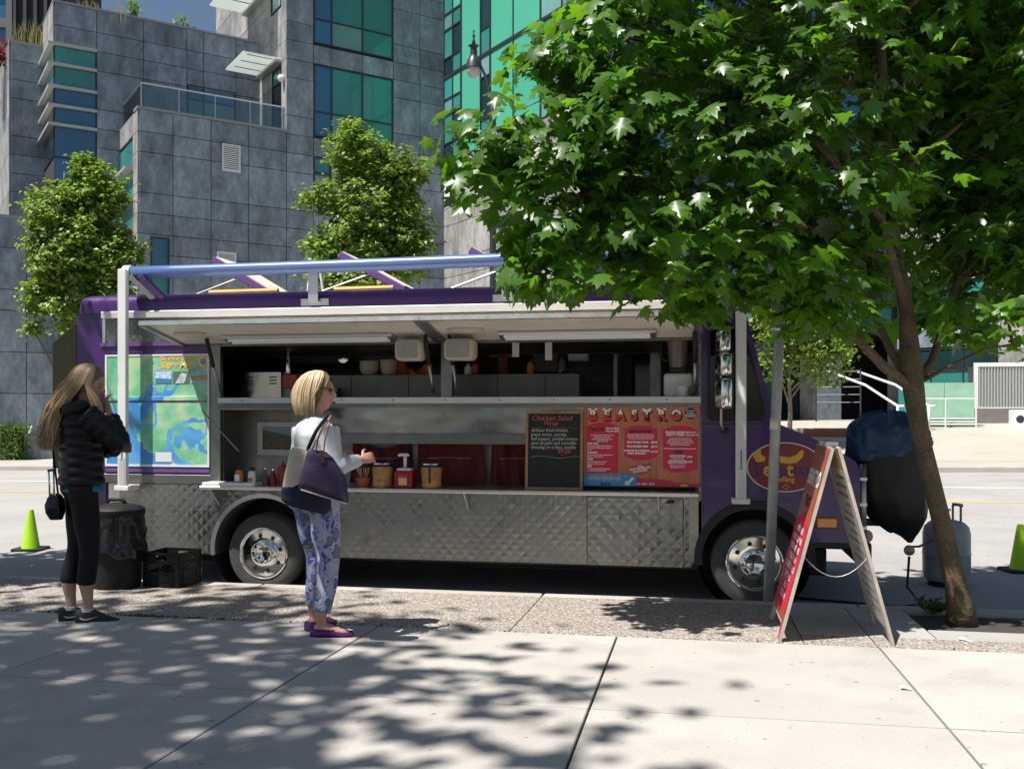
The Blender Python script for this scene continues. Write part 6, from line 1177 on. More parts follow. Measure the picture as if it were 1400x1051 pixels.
def head(g, M, female=True):
    n, m = 40, 30
    V = []
    for i in range(1, m):
        row = []
        for j in range(n):
            th, ph = PI * i / m, 2 * PI * j / n; x, y, z = math.sin(th) * math.cos(ph), math.sin(th) * math.sin(ph), math.cos(th)
            rx, ry, rz = .098, .074, .116
            ga = lambda cy, cz, sy, sz: math.exp(-((y - cy) / sy) ** 2 - ((z - cz) / sz) ** 2) if x > 0 else 0
            X, Y_, Z = x * rx, y * ry, z * rz
            if z < -.15: k = min(1, (-z - .15) / .85); Y_ *= 1 - .38 * k; X = X * (1 - .30 * k) + .030 * k
            if x < 0: X *= 1.06
            fx = .027 * ga(0, -.17, .13, .13) + .013 * ga(0, .02, .11, .14) + .008 * ga(0, -.50, .24, .07) + .007 * ga(0, -.60, .22, .06) + .014 * ga(0, -.86, .28, .12) + .006 * ga(.3, .22, .25, .08) + .006 * ga(-.3, .22, .25, .08) - .012 * ga(.36, .05, .14, .10) - .012 * ga(-.36, .05, .14, .10) - .006 * ga(0, -.38, .2, .06) + .004 * ga(.5, -.25, .2, .2) + .004 * ga(-.5, -.25, .2, .2)
            row.append(M @ Vector((X + fx, Y_, Z)))
        V.append(row)
    g.rings(V)
    for s_ in (-1, 1): g.ball(M @ Vector((-.008, s_ * .076, -.012)), (.016, .009, .026), 8, 6)
def hand(g, wrist, d, side, curl=.5, s=1.0, flip=1):          # d = pointing direction, side = thumb side; palm turns to d x side
    d = d.normalized(); side = (side - d * side.dot(d)).normalized(); pn_ = d.cross(side) * flip
    pc = wrist + d * .045 * s; R = [[wrist + d * t * s + side * w * s * math.cos(a) + pn_ * h * s * math.sin(a) for a in [2 * PI * k / 10 for k in range(10)]] for t, w, h in ((-.02, .024, .019), (.02, .034, .017), (.06, .041, .015), (.088, .040, .012))]
    g.rings(R)
    for k, (o, L) in enumerate(((.031, .072), (.0105, .08), (-.0105, .075), (-.031, .058))):
        p = wrist + d * .085 * s + side * o * s; dd = d.copy(); pts = [p - d * .02 * s, p]
        for q in (.42, .32, .26): dd = (dd * math.cos(curl * .9) + pn_ * math.sin(curl * .9)).normalized(); p = p + dd * L * q * s; pts.append(p)
        g.tube(pts, [.0095 * s, .009 * s, .0085 * s, .0075 * s, .0055 * s], 8)
    p = wrist + d * .02 * s + side * .028 * s; t1 = p + (d * .5 + side * .8 + pn_ * .2).normalized() * .04 * s; t2 = t1 + (d * .9 + side * .25 + pn_ * .35).normalized() * .032 * s
    g.tube([p, t1, t2], [.012 * s, .010 * s, .007 * s], 8)
def ering(c_, rx, ry, n=28, M=None, p=2.0):
    L = []
    for j in range(n):
        a = 2 * PI * j / n; q = (abs(math.cos(a)) ** p + abs(math.sin(a)) ** p) ** (-1 / p); v = Vector((rx * math.cos(a) * q, ry * math.sin(a) * q, 0)); L.append(Vector(c_) + (M @ v if M else v))
    return L
def torso(g, secs, p=2.4, n=32): g.rings([ering((cx, cy_, z), rx, ry, n, None, p) for z, cx, cy_, rx, ry in secs])
def smoothpath(pts, k=6):
    P_ = [Vector(p) for p in pts]; o = []
    for i in range(len(P_) - 1):
        a, b, c_, d = P_[max(i - 1, 0)], P_[i], P_[i + 1], P_[min(i + 2, len(P_) - 1)]
        for j in range(k):
            t = j / k; o.append(.5 * ((2 * b) + (c_ - a) * t + (2 * a - 5 * b + 4 * c_ - d) * t * t + (3 * b - a - 3 * c_ + d) * t ** 3))
    return o + [P_[-1]]
def rad(rs, k=6):
    o = []
    for i in range(len(rs) - 1):
        for j in range(k): t = j / k; t = t * t * (3 - 2 * t); o.append(rs[i] + (rs[i + 1] - rs[i]) * t)
    return o + [rs[-1]]
def sm(g, pts, rs, n=14, k=6): g.tube(smoothpath(pts, k), rad(rs, k), n)
def strands(g, M, n, fn, r=.0032):
    for i in range(n):
        pts = fn(); g.tube([M @ p for p in pts], [r * (.75 if k == 0 else 1 if k < len(pts) - 1 else .3) for k in range(len(pts))], 4, False)
def foot(g, ank, yaw, L=.235, w=.042, h=.055, heel=.055, low=1.0):
    c_, s_ = math.cos(yaw), math.sin(yaw); R = []
    for t, ww, hh, zc in ((-heel, .022, .025, .028), (-heel + .012, .032, .04, .036), (0, .034, .05, .045), (.05, .036, .042, .04), (.10, .042, .032, .032), (.145, .042, .025, .026), (L - heel - .012, .026, .017, .02), (L - heel, .012, .01, .016)):
        ring_ = []
        for j in range(16):
            a = 2 * PI * j / 16; y, z = ww * low * math.cos(a), max(-zc + .003, hh * low * math.sin(a)); x = t * low
            ring_.append(Vector((ank[0] + c_ * x - s_ * y, ank[1] + s_ * x + c_ * y, zc + z)))
        R.append(ring_)
    g.rings(R)
# ---------------- woman in white cardigan
pv = P(433, 866); W1 = thing('person', 'woman in white cardigan and blue paisley trousers facing the serving hatch', 'person', (pv.x, pv.y, walk_z(pv.y)), TH + math.radians(42))
R_a, L_a = Vector((-.02, -.095, .09)), Vector((.06, .13, .09))
Rk, Lk, Rh, Lh = Vector((.03, -.09, .47)), Vector((.06, .10, .47)), Vector((0, -.085, .88)), Vector((0, .085, .88))
Rs, Re, Rw = Vector((-.01, -.16, 1.305)), Vector((-.02, -.245, 1.075)), Vector((.175, -.25, 1.115))
Ls, Le, Lw = Vector((-.01, .16, 1.305)), Vector((.0, .22, 1.07)), Vector((.2, .10, 1.12))
HM = Matrix.Translation((.015, 0, 1.545)) @ Matrix.Rotation(math.radians(-50), 4, 'Z') @ Matrix.Rotation(math.radians(4), 4, 'Y')
g = G(); torso(g, [(.84, 0, 0, .085, .14), (.95, 0, 0, .09, .145), (1.1, 0, 0, .085, .115), (1.2, 0, 0, .10, .135), (1.30, -.01, 0, .08, .15), (1.36, -.01, 0, .055, .08)])
sm(g, [(-.012, 0, 1.33), (-.004, 0, 1.42), (.008, 0, 1.50)], [.06, .048, .048]); head(g, HM)
for s_, e, w in ((Rs, Re, Rw), (Ls, Le, Lw)): sm(g, [s_, e, w], [.045, .036, .024]); hand(g, w, (w - e), Vector((0, .35 if s_.y < 0 else -.35, .93)), .75, .92, -1 if s_.y < 0 else 1)
for h_q, k_, a_q in ((Rh, Rk, R_a), (Lh, Lk, L_a)): sm(g, [h_q, k_, a_q + Vector((-.005, 0, .12)), a_q - Vector((0, 0, .03))], [.075, .05, .042, .030])
foot(g, R_a, math.radians(-38)); foot(g, L_a, math.radians(12))
fob('body', fuse(g, .006, 4), 'skin', W1)
ob('lips', G().ball(HM @ Vector((.106, 0, -.062)), (.008, .018, .009), 8, 6), 'lips', W1, True, local=True)
g = G()                                                      # cardigan
torso(g, [(.86, -.0, 0, .125, .175), (.90, 0, 0, .128, .178), (1.0, 0, 0, .122, .165), (1.1, 0, 0, .115, .15), (1.20, 0, 0, .125, .163), (1.27, -.012, 0, .118, .176), (1.325, -.015, 0, .092, .16), (1.362, -.015, 0, .07, .11), (1.395, -.01, 0, .056, .066)], 2.3)
for s_, e, w in ((Rs, Re, Rw), (Ls, Le, Lw)): sm(g, [s_ + Vector((0, 0, .005)), s_.lerp(e, .5), e, e.lerp(w, .5), w - (w - e).normalized() * .01], [.070, .064, .057, .051, .038], 16)
me = fuse(g, .008, 8)
ns_ = [v.normal.copy() for v in me.vertices]
for v, vn in zip(me.vertices, ns_):                            # soft folds
    c_ = v.co; n_ = noise.noise((c_.x * 9, c_.y * 9, c_.z * 16)) * .0045 + noise.noise((c_.x * 22, c_.y * 22, c_.z * 30)) * .002; v.co = c_ + vn * n_
fob('cardigan', me, mat('knit_white', (.50, .52, .535), .85, var=.06, vs=8, bump=.15, bs=260), W1)
g = G()                                                      # trousers
torso(g, [(.78, -.01, 0, .11, .15), (.82, -.016, 0, .138, .186), (.88, -.018, 0, .142, .190), (.96, 0, 0, .12, .165)], 2.2)
for h_q, k_, a_q in ((Rh, Rk, R_a), (Lh, Lk, L_a)): sm(g, [h_q + Vector((-.018, h_q.y * .12, .0)), h_q.lerp(k_, .5) + Vector((-.006, h_q.y * .08, 0)), k_, k_.lerp(a_q, .55), a_q + Vector((-.005, 0, .065))], [.112, .094, .072, .064, .058], 18)
me = fuse(g, .008, 6)
ns_ = [v.normal.copy() for v in me.vertices]
for v, vn in zip(me.vertices, ns_): c_ = v.co; v.co = c_ + vn * (noise.noise((c_.x * 10, c_.y * 10, c_.z * 9)) * .007)
def paisley():
    m = bpy.data.materials.new('paisley'); m.use_nodes = True; nt = m.node_tree; N = nt.nodes.new; b = nt.nodes['Principled BSDF']; b.inputs['Roughness'].default_value = .85
    tc = N('ShaderNodeTexCoord'); nz_ = N('ShaderNodeTexNoise'); nz_.inputs['Scale'].default_value = 11; lnk(nt, tc.outputs['Object'], nz_.inputs['Vector'])
    mxv = N('ShaderNodeMix'); mxv.data_type = 'VECTOR'; mxv.inputs[0].default_value = .10; lnk(nt, tc.outputs['Object'], mxv.inputs[4]); lnk(nt, nz_.outputs['Color'], mxv.inputs[5])
    mp_ = N('ShaderNodeMapping'); mp_.inputs['Scale'].default_value = (1, 1, .62); mp_.inputs['Rotation'].default_value = (.5, .2, 0); lnk(nt, mxv.outputs[1], mp_.inputs[0])
    v = N('ShaderNodeTexVoronoi'); v.inputs['Scale'].default_value = 17; lnk(nt, mp_.outputs[0], v.inputs['Vector'])
    cr = N('ShaderNodeValToRGB'); cr.color_ramp.interpolation = 'LINEAR'; e = cr.color_ramp.elements
    e[0].position = 0; e[0].color = (.25, .25, .29, 1); e[1].position = 1; e[1].color = (.36, .38, .48, 1)
    for p, c_ in ((.09, (.03, .04, .16)), (.15, (.30, .29, .29)), (.24, (.11, .105, .11)), (.30, (.26, .255, .25)), (.37, (.13, .125, .14)), (.43, (.03, .06, .38)), (.47, (.04, .08, .42)), (.50, (.42, .44, .52)), (.58, (.36, .38, .47)), (.61, (.07, .10, .42)), (.65, (.38, .40, .48))): q = e.new(p); q.color = (*c_, 1)
    lnk(nt, v.outputs['Distance'], cr.inputs[0]); lnk(nt, cr.outputs[0], b.inputs['Base Color']); MAT['paisley'] = m
paisley(); fob('trousers', me, 'paisley', W1)
mat('flat_purple', (.16, .02, .24), .35, coat=.2); mat('flat_trim', (.02, .005, .03), .5)
def flat_shoe(ank, yaw):
    g = G(); foot(g, ank, yaw, .25, .05, .05, .066); M = Matrix.Translation((ank[0], ank[1], 0)) @ Matrix.Rotation(yaw, 4, 'Z')
    bmesh.ops.scale(g.bm, vec=(1.07, 1.12, 1.0), space=Matrix.Translation((-ank[0], -ank[1], 0)), verts=g.bm.verts[:])
    bmesh.ops.translate(g.bm, vec=(0, 0, -.002), verts=g.bm.verts[:])
    bmesh.ops.bisect_plane(g.bm, geom=g.bm.verts[:] + g.bm.edges[:] + g.bm.faces[:], plane_co=M @ Vector((-.03, 0, .052)), plane_no=M.to_3x3() @ Vector((.10, 0, 1)), clear_outer=True)
    s_ = ob('shoe', g, 'flat_purple', W1, SH, local=True); ob('shoe_sole', G().plate([[(M @ Vector((x, y, 0)))[:2] for x, y in ((-.07, -.02), (-.075, .0), (-.07, .02), (0, .036), (.09, .045), (.15, .038), (.185, .01), (.185, -.01), (.15, -.038), (.09, -.045), (0, -.036))]], lambda a, b: (a, b, .0), (0, 0, .009)), 'flat_trim', s_, local=True)
    ob('shoe_bow', G().ball(M @ Vector((.115, 0, .052)), (.022, .022, .008), 8, 5), 'flat_trim', s_, local=True)
    L = [M @ Vector((x, y, z)) for x, y, z in ((-.068, 0, .056), (-.04, .036, .053), (.02, .04, .049), (.08, .036, .045), (.112, 0, .05), (.08, -.036, .045), (.02, -.04, .049), (-.04, -.036, .053), (-.068, 0, .056))]; ob('shoe_trim', G().tube(smoothpath(L, 4), .0045, 5), 'flat_trim', s_, True, local=True)
flat_shoe(R_a, math.radians(-38)); flat_shoe(L_a, math.radians(12))
HB = HM
g = G(); R0 = []
for i in range(0, 11):                                        # hair shell
    th = .08 + i / 10 * 1.95; row = []
    for j in range(32):
        ph = 2 * PI * j / 32; f = max(0, math.cos(ph)); th2 = min(th, .08 + (1.95 if f < .25 else 1.95 - (f - .25) * 1.75)); st_ = math.sin(min(th2, 1.6)); z = math.cos(th2) * .128 - (max(0, th2 - 1.5) * .11); row.append(HB @ Vector((.111 * st_ * math.cos(ph) * (1.12 if math.cos(ph) < 0 else .98) - .006, .088 * st_ * math.sin(ph), z + .004)))
    R0.append(row)
g.rings(R0, False); g.face(R0[0]); ob('hair_base', g, 'hair_base', W1, True, local=True)
def bob():
    ph = random.uniform(1.42, PI) * random.choice((-1, 1)); fr = random.random() < .16
    if fr: ph = random.choice((-1, 1)) * random.uniform(.35, 1.42)
    end = random.uniform(-.165, -.100) if not fr else random.uniform(-.10, -.02); pts = []; k = random.uniform(.99, 1.10) + (random.random() < .04) * .06; b = 1.14 if abs(ph) > PI / 2 else 1.0
    part = -.2
    for i in range(8):
        t = i / 7; th = .15 + 1.45 * min(1, t * 1.6); z = math.cos(th) * .132 if t < .62 else None; a = ph if not fr else ph + (math.copysign(1.5, ph) - ph) * min(1, t * 1.25) ** .7
        if z is None: z = .004 + (end - .004) * (t - .62) / .38
        fl_ = 1 + (.10 * math.sin(min(1, max(0, (t - .5) / .5)) * PI) + .05 * noise.noise((ph * 3, t * 2, 1))); wv = .0
        if t > .9: fl_ -= .06
        pts.append(Vector((.115 * b * k * math.sin(th) * math.cos(a) * fl_ - .006, .092 * k * math.sin(th) * math.sin(a) * fl_, z + .006 * k)))
    return pts
g = G(); random.seed(3); strands(g, HB, 1700, bob, .0024); h_ = ob('hair', g, 'hair_ash', W1, True, local=True); h_['kind'] = 'stuff'
sg = G(); sg.box(.085, .10, -.066, -.012, .004, .034, .006, M=None); sg.box(.085, .10, .012, .066, .004, .034, .006); sg.tube([Vector((.094, -.066, .024)), Vector((.02, -.083, .024)), Vector((-.01, -.084, .01))], .003, 5); sg.tube([Vector((.094, .066, .024)), Vector((.02, .083, .024))], .003, 5)
bmesh.ops.transform(sg.bm, matrix=HM, verts=sg.bm.verts[:]); ob('sunglasses', sg, 'dark_glass', W1, local=True)
ob('earring', G().ball(HM @ Vector((-.004, -.088, -.04)), .006, 8, 5), 'chrome', W1, local=True)
# bags on her right shoulder, built upright facing the pavement side
WM = Matrix.Translation(W1.location) @ Matrix.Rotation(W1.rotation_euler.z, 4, 'Z'); shw = WM @ (Rs + Vector((0, .01, .068)))
CAMR = Vector((CT, ST, 0)); CAMF = Vector((-ST, CT, 0))
def bagsec(px0, py0, px1, py1, d, th):          # one ring between two picture points
    a, b = D(px0, py0, d), D(px1, py1, d); c_ = (a + b) / 2; hw = (b - a) / 2; L = []
    for j in range(28):
        t = 2 * PI * j / 28; q = (abs(math.cos(t)) ** 5 + abs(math.sin(t)) ** 5) ** -.2; L.append(c_ + hw * math.cos(t) * q + CAMF * th * math.sin(t) * q)
    return L
def interp(secs, k=5):
    o = []
    for i in range(len(secs) - 1):
        for j in range(k): t = j / k; o.append(tuple(secs[i][q] + (secs[i + 1][q] - secs[i][q]) * t for q in range(6)))
    return o + [secs[-1]]
def bagmesh(secs, amp):
    g = G(); R = [bagsec(*s_) for s_ in interp(secs)]
    for r in R:
        for p in r: n_ = noise.noise((p.x * 8, p.y * 8, p.z * 8)) * amp; p += CAMF * n_
    return g.rings(R)
mat('tote_cream', (.60, .52, .40), .85, var=.1, vs=12, bump=.3, bs=200); mat('tote_navy', (.012, .013, .032), .8, var=.2, vs=8); mat('purse_purple', (.035, .018, .055), .38, var=.15, vs=6, bump=.2, bs=50); mat('strap_brown', (.12, .035, .022), .5)
TOT = thing('tote_bag', 'cream and navy canvas tote hanging from the shoulder of the woman in white', 'bag', D(415, 690, 6.02))
t1 = ob('cream_panel', bagmesh([(387, 667, 428, 672, 6.0, .05), (391, 645, 432, 650, 6.0, .055), (397, 618, 433, 622, 6.0, .045), (401, 611, 433, 614, 6.0, .03)], .03), 'tote_cream', TOT, True)
t2 = ob('navy_panel', bagmesh([(392, 690, 445, 703, 6.0, .03), (385, 683, 452, 697, 6.0, .055), (386, 666, 452, 672, 6.0, .056), (428, 640, 455, 645, 6.0, .05), (432, 618, 448, 621, 6.0, .03)], .02), 'tote_navy', TOT, True)
def strap(nm, pts, r, m, par_): return ob(nm, G().tube(smoothpath(pts, 6), r, 6, True, (1, .45)), m, par_, True)
strap('strap', [D(421, 614, 5.97), D(432, 590, 5.93), D(446, 571, 5.98), shw + Vector((0, 0, .012))], .016, 'tote_navy', TOT); strap('strap', [D(426, 616, 5.97), D(438, 592, 5.93), D(450, 573, 5.98), shw + Vector((.02, 0, .012))], .012, 'tote_cream', TOT)
PUR = thing('handbag', 'dark purple leather handbag with brown straps on the arm of the woman in white', 'handbag', D(443, 688, 5.9))
p1_ = ob('bag_body', bagmesh([(409, 668, 476, 688, 5.88, .035), (410, 660, 476, 682, 5.88, .055), (415, 640, 471, 650, 5.88, .05), (420, 620, 455, 626, 5.88, .035), (422, 613, 446, 618, 5.88, .02)], .012), 'purse_purple', PUR, True)
strap('strap', [D(432, 616, 5.86), D(437, 592, 5.86), D(447, 574, 5.95), shw + Vector((.02, -.01, .02))], .007, 'strap_brown', PUR); strap('strap', [D(442, 624, 5.84), D(445, 598, 5.84), D(452, 574, 5.95), shw + Vector((.03, -.01, .02))], .007, 'strap_brown', PUR)
ob('strap_tab', G().box(-.012, .012, -.006, .006, -.05, .03, .003, M=Matrix.Translation(D(441, 622, 5.835)) @ Matrix.Rotation(TH, 4, 'Z')), 'strap_brown', p1_); ob('piping', G().tube([D(411 + 13 * i, 669 + 4 * i, 5.832) for i in range(6)], .004, 6), 'tote_cream', p1_, True)
# ---------------- woman in black jacket
pv = P(112, 851); W2 = thing('person', 'woman with long blond hair in black puffer jacket and leggings, hand at her face', 'person', (pv.x, pv.y, walk_z(pv.y)), TH + math.radians(30))
R_a, L_a = Vector((.03, -.075, .09)), Vector((-.06, .05, .09)); Rk, Lk, Rh, Lh = Vector((.035, -.085, .48)), Vector((-.02, .07, .48)), Vector((0, -.085, .91)), Vector((0, .085, .91))
Rs, Re, Rw = Vector((.0, -.165, 1.37)), Vector((.20, -.215, 1.19)), Vector((.155, -.105, 1.375)); Ls, Le, Lw = Vector((.0, .165, 1.37)), Vector((.06, .24, 1.12)), Vector((.24, .02, 1.14))
HM = Matrix.Translation((.04, -.005, 1.57)) @ Matrix.Rotation(math.radians(-24), 4, 'Z') @ Matrix.Rotation(math.radians(20), 4, 'Y')
g = G(); torso(g, [(.86, 0, 0, .085, .14), (.98, 0, 0, .09, .145), (1.12, 0, 0, .085, .115), (1.27, 0, 0, .10, .135), (1.37, -.01, 0, .08, .15), (1.42, -.01, 0, .055, .08)]); sm(g, [(-.012, 0, 1.38), (.005, 0, 1.44), (.028, 0, 1.53)], [.06, .048, .048]); head(g, HM)
for s_, e, w in ((Ls, Le, Lw),): sm(g, [s_, e, w], [.045, .036, .024]); hand(g, w, (w - e), Vector((0, 0, 1)), .5, .9)
sm(g, [Rs, Re, Rw], [.045, .036, .024]); hand(g, Rw, HM @ Vector((.115, -.02, -.03)) - Rw, Vector((-.4, .9, .0)), .6, .95, -1)
for h_q, k_, a_q in ((Rh, Rk, R_a), (Lh, Lk, L_a)): sm(g, [h_q, k_, a_q + Vector((-.012, 0, .22)), a_q + Vector((-.002, 0, .06)), a_q - Vector((0, 0, .03))], [.075, .05, .052, .033, .033])
foot(g, R_a, math.radians(-22), low=.72); foot(g, L_a, math.radians(-8), low=.72); fob('body', fuse(g, .006, 4), 'skin_pale', W2)
for s_ in (-1, 1): ob('eye', G().ball(HM @ Vector((.083, s_ * .03, .004)), (.008, .014, .005), 8, 5), 'eye_dark', W2, local=True); ob('eyebrow', G().tube([HM @ Vector((.093, s_ * .012, .026)), HM @ Vector((.089, s_ * .03, .03)), HM @ Vector((.075, s_ * .046, .024))], .0035, 5), 'hair_base', W2, True, local=True)
g = G()                                                      # puffer jacket
secs = []
for i in range(73):
    z = .905 + .485 * i / 72; t = (z - .905) / .485; rx = .142 - .015 * math.sin(t * PI) + .012 * t; ry = .178 - .018 * math.sin(t * PI) + .012 * t
    if z > 1.33: k = (z - 1.33) / .06; rx *= 1 - .28 * k; ry *= 1 - .25 * k
    pf_ = .011 * abs(math.sin(PI * (z - .905) / .062)) - .006; secs.append((z, -.012 if z > 1.2 else -.004, 0, rx + pf_, ry + pf_))
torso(g, secs + [(1.42, -.02, 0, .08, .10), (1.44, -.02, 0, .06, .07)], 2.4, 40)
def puffarm(s_, e, w):
    path = smoothpath([s_, s_.lerp(e, .5), e, e.lerp(w, .5), w], 12); n = len(path); rs = []
    for i in range(n): t = i / (n - 1); rs.append(.082 - .030 * t + .007 * abs(math.sin(t * PI * 9)) - .003)
    g.tube(path, rs, 18)
puffarm(Rs, Re, Rw - (Rw - Re).normalized() * .03); puffarm(Ls, Le, Lw - (Lw - Le).normalized() * .03)
hood_ = [(-.10, 0, 1.40)]
for t in range(9): a = PI * (-.62 + 1.24 * t / 8); g.ball((-.045 - .075 * math.cos(a), .125 * math.sin(a), 1.405 - .03 * math.cos(a)), (.06, .055, .05), 10, 7)
fob('jacket', fuse(g, .0065, 3, .4), mat('puffer_black', (.007, .007, .0075), .45, var=.2, vs=12, spec=.3, bump=.15, bs=60), W2)
ob('shirt_hem', G().rings([ering((0, 0, z), rx, ry, 28, None, 2.3) for z, rx, ry in ((.865, .127, .168), (.875, .131, .172), (.92, .128, .168))]), mat('teal_shirt', (.02, .17, .30), .8), W2, True, local=True)
g = G(); torso(g, [(.83, -.01, 0, .10, .135), (.87, -.014, 0, .118, .158), (.93, -.012, 0, .12, .162), (1.0, 0, 0, .10, .145)], 2.3)
for h_q, k_, a_q in ((Rh, Rk, R_a), (Lh, Lk, L_a)): sm(g, [h_q + Vector((-.012, 0, 0)), h_q.lerp(k_, .5), k_, k_.lerp(a_q + Vector((-.012, 0, .2)), .8), a_q + Vector((-.012, 0, .17))], [.098, .084, .064, .062, .056], 18)
fob('leggings', fuse(g, .008, 6), mat('legging_black', (.010, .010, .011), .7, spec=.25), W2)
mat('shoe_black', (.016, .016, .018), .7, var=.2, vs=60, bump=.3, bs=300); mat('sole_white', (.55, .54, .52), .6)
def sneaker(ank, yaw):
    M = Matrix.Translation((ank[0], ank[1], 0)) @ Matrix.Rotation(yaw, 4, 'Z'); g = G(); R = []
    for t, w, h in ((-.078, .026, .085), (-.07, .036, .102), (-.03, .043, .104), (.03, .043, .10), (.08, .045, .078), (.13, .047, .052), (.165, .042, .042), (.19, .028, .032), (.198, .014, .026)): R.append([M @ Vector((t, w * math.cos(a), .018 + (h - .018) * (math.sin(a) if math.sin(a) > 0 else 0) ** .6)) for a in [2 * PI * j / 18 for j in range(18)]])
    g.rings(R); s_ = ob('shoe', g, 'shoe_black', W2, True, local=True)
    so = [(-.085, 0), (-.078, .03), (-.03, .041), (.03, .043), (.09, .049), (.14, .05), (.185, .036), (.207, 0)]; so = so + [(x, -y) for x, y in so[-2:0:-1]]
    ob('shoe_sole', G().plate([[(M @ Vector((x, y, 0)))[:2] for x, y in so]], lambda a, b: (a, b, 0), (0, 0, .024)), 'sole_white', s_, local=True)
    for sd in (-1, 1): ob('side_mark', G().plate([[(-.045, .05), (-.02, .036), (.01, .037), (.075, .06), (.012, .047), (-.018, .046), (-.035, .053)]], lambda a, b: M @ Vector((a, sd * (.0455 + max(0, a) * .06 - abs(b - .045) * .35), b)), (M.to_3x3() @ Vector((0, sd * .003, 0)))), 'sole_white', s_, local=True)
    ob('laces', G().box(.045, .11, -.016, .016, .0, .004, M=M @ Matrix.Translation((0, 0, .078)) @ Matrix.Rotation(.42, 4, 'Y') @ Matrix.Translation((-.03, 0, .018))), mat('lace_grey', (.12, .12, .13), .8), s_, local=True); ob('sock', G().lathe([(.040, .085), (.039, .105), (.036, .106)], (ank[0] - .004, ank[1], 0), 'Z', 16), 'sole_white', s_, local=True)
sneaker(R_a, math.radians(-22)); sneaker(L_a, math.radians(-8))
g = G(); R0 = []
for i in range(0, 11):
    th = .06 + i / 10 * 1.75; row = []
    for j in range(32):
        ph = 2 * PI * j / 32; f = max(0, math.cos(ph)); th2 = min(th, .06 + (1.75 if f < .2 else 1.75 - (f - .2) * 1.25)); row.append(HM @ Vector((.110 * math.sin(th2) * math.cos(ph) * (1.08 if math.cos(ph) < 0 else .96) - .006, .085 * math.sin(th2) * math.sin(ph), math.cos(th2) * .125 + .003)))
    R0.append(row)
g.rings(R0, False); g.face(R0[0]); ob('hair_base', g, 'hair_base', W2, True, local=True)
W2.scale = (1.02, 1.02, 1.025)
HMi = HM
def longhair():
    ph = random.uniform(1.12, PI) * random.choice((-1, 1)); k = random.uniform(1.0, 1.07); pts = []
    for i in range(6): th = .1 + 1.5 * i / 5; b = 1.1 if abs(ph) > PI / 2 else .98; pts.append(HMi @ Vector((.112 * b * k * math.sin(th) * math.cos(ph) - .006, .088 * k * math.sin(th) * math.sin(ph), math.cos(th) * .128 + .004)))
    p = pts[-1].copy(); fr = abs(ph) < 1.5; end = random.uniform(1.13, 1.22) if not fr else random.uniform(1.22, 1.30)
    if fr: tgt = Vector((.115 + random.gauss(0, .02), -.15 + random.gauss(0, .02) if ph < 0 else .15, end))
    else: tgt = Vector((-.205 + random.gauss(0, .028), .02 + (p.y * .7) + random.gauss(0, .03), end))
    for i in range(1, 8):
        t = i / 7; q = p.lerp(tgt, t); bulge = math.sin(PI * t) * (.035 if not fr else .03); q += Vector((-bulge if not fr else .0, -.02 * math.sin(PI * t) if ph < 0 else .02 * math.sin(PI * t), .02 * math.sin(PI * t))) + Vector((.006 * math.sin(t * 9 + ph * 7), .006 * math.cos(t * 8 + ph * 5), 0)); pts.append(q)
    return pts
g = G(); random.seed(9); strands(g, Matrix.Identity(4), 1500, longhair, .0024); h_ = ob('hair', g, 'hair_blond', W2, True, local=True); h_['kind'] = 'stuff'
HB2 = thing('shoulder_bag', 'small black bag with chrome handle hanging behind the woman in the puffer jacket', 'bag', D(72, 700, 6.55))
ob('bag_body', G().rings([bagsec(*s_) for s_ in interp([(70, 710, 84, 710, 6.55, .03), (65, 700, 86, 702, 6.55, .05), (64, 690, 86, 692, 6.55, .055), (67, 680, 85, 681, 6.55, .04), (71, 674, 82, 675, 6.55, .02)])]), 'bin_bag', HB2, True)
hb = ob('handle', G().tube([D(68, 678, 6.55), D(66.5, 643, 6.55), D(73, 642, 6.55), D(74, 678, 6.55)], .006, 6), 'chrome', HB2, True); ob('handle_grip', G().tube([D(65.5, 643, 6.55), D(76, 642, 6.55)], .010, 6), 'black', hb)
ob('shoulder_strap', G().tube(smoothpath([D(80, 680, 6.6), D(73, 620, 6.66), D(72, 588, 6.6), D(90, 562, 6.45)], 6), .012, 6, True, (1, .4)), 'black', HB2, True)
# ---------------- cook in the dark of the truck
ckx, cky = xx(688, 9.25), 9.25; W3 = thing('person', 'cook in black sleeves behind the counter, head hidden by the raised hatch', 'person', (ckx, cky, .53), math.radians(-80))
g = G(); torso(g, [(.0, 0, 0, .10, .15), (.5, 0, 0, .11, .16), (.9, 0, 0, .11, .17), (1.2, 0, 0, .11, .17), (1.36, 0, 0, .11, .18), (1.44, 0, 0, .08, .15), (1.5, 0, 0, .05, .07)]); sm(g, [(0, 0, 1.45), (.01, 0, 1.56)], [.055, .05]); head(g, Matrix.Translation((.03, 0, 1.63)))
for s_ in (-1, 1): sm(g, [(0, s_ * .18, 1.40), (.03, s_ * .27, 1.15), (.22, s_ * .16, 1.08)], [.05, .04, .028]); hand(g, Vector((.22, s_ * .16, 1.08)), Vector((1, -s_ * .4, 0)), Vector((0, 0, 1)), .5)
fob('body', fuse(g, .010, 4), 'skin', W3); g = G(); torso(g, [(.75, 0, 0, .13, .18), (1.2, 0, 0, .13, .185), (1.36, 0, 0, .125, .2), (1.45, 0, 0, .09, .16)])
for s_ in (-1, 1): sm(g, [(0, s_ * .18, 1.40), (.03, s_ * .27, 1.15), (.17, s_ * .19, 1.09)], [.085, .07, .055])
fob('jacket', fuse(g, .010, 4), mat('cook_black', (.008, .008, .008), .8), W3); ob('shirt', G().box(.11, .145, -.05, .05, .9, 1.46, .01), 'inside_red', W3, local=True)
g = G(); g.ball((-.0, 0, 1.70), (.11, .085, .09), 14, 8); ob('hair', g, 'hair_grey', W3, True, local=True)
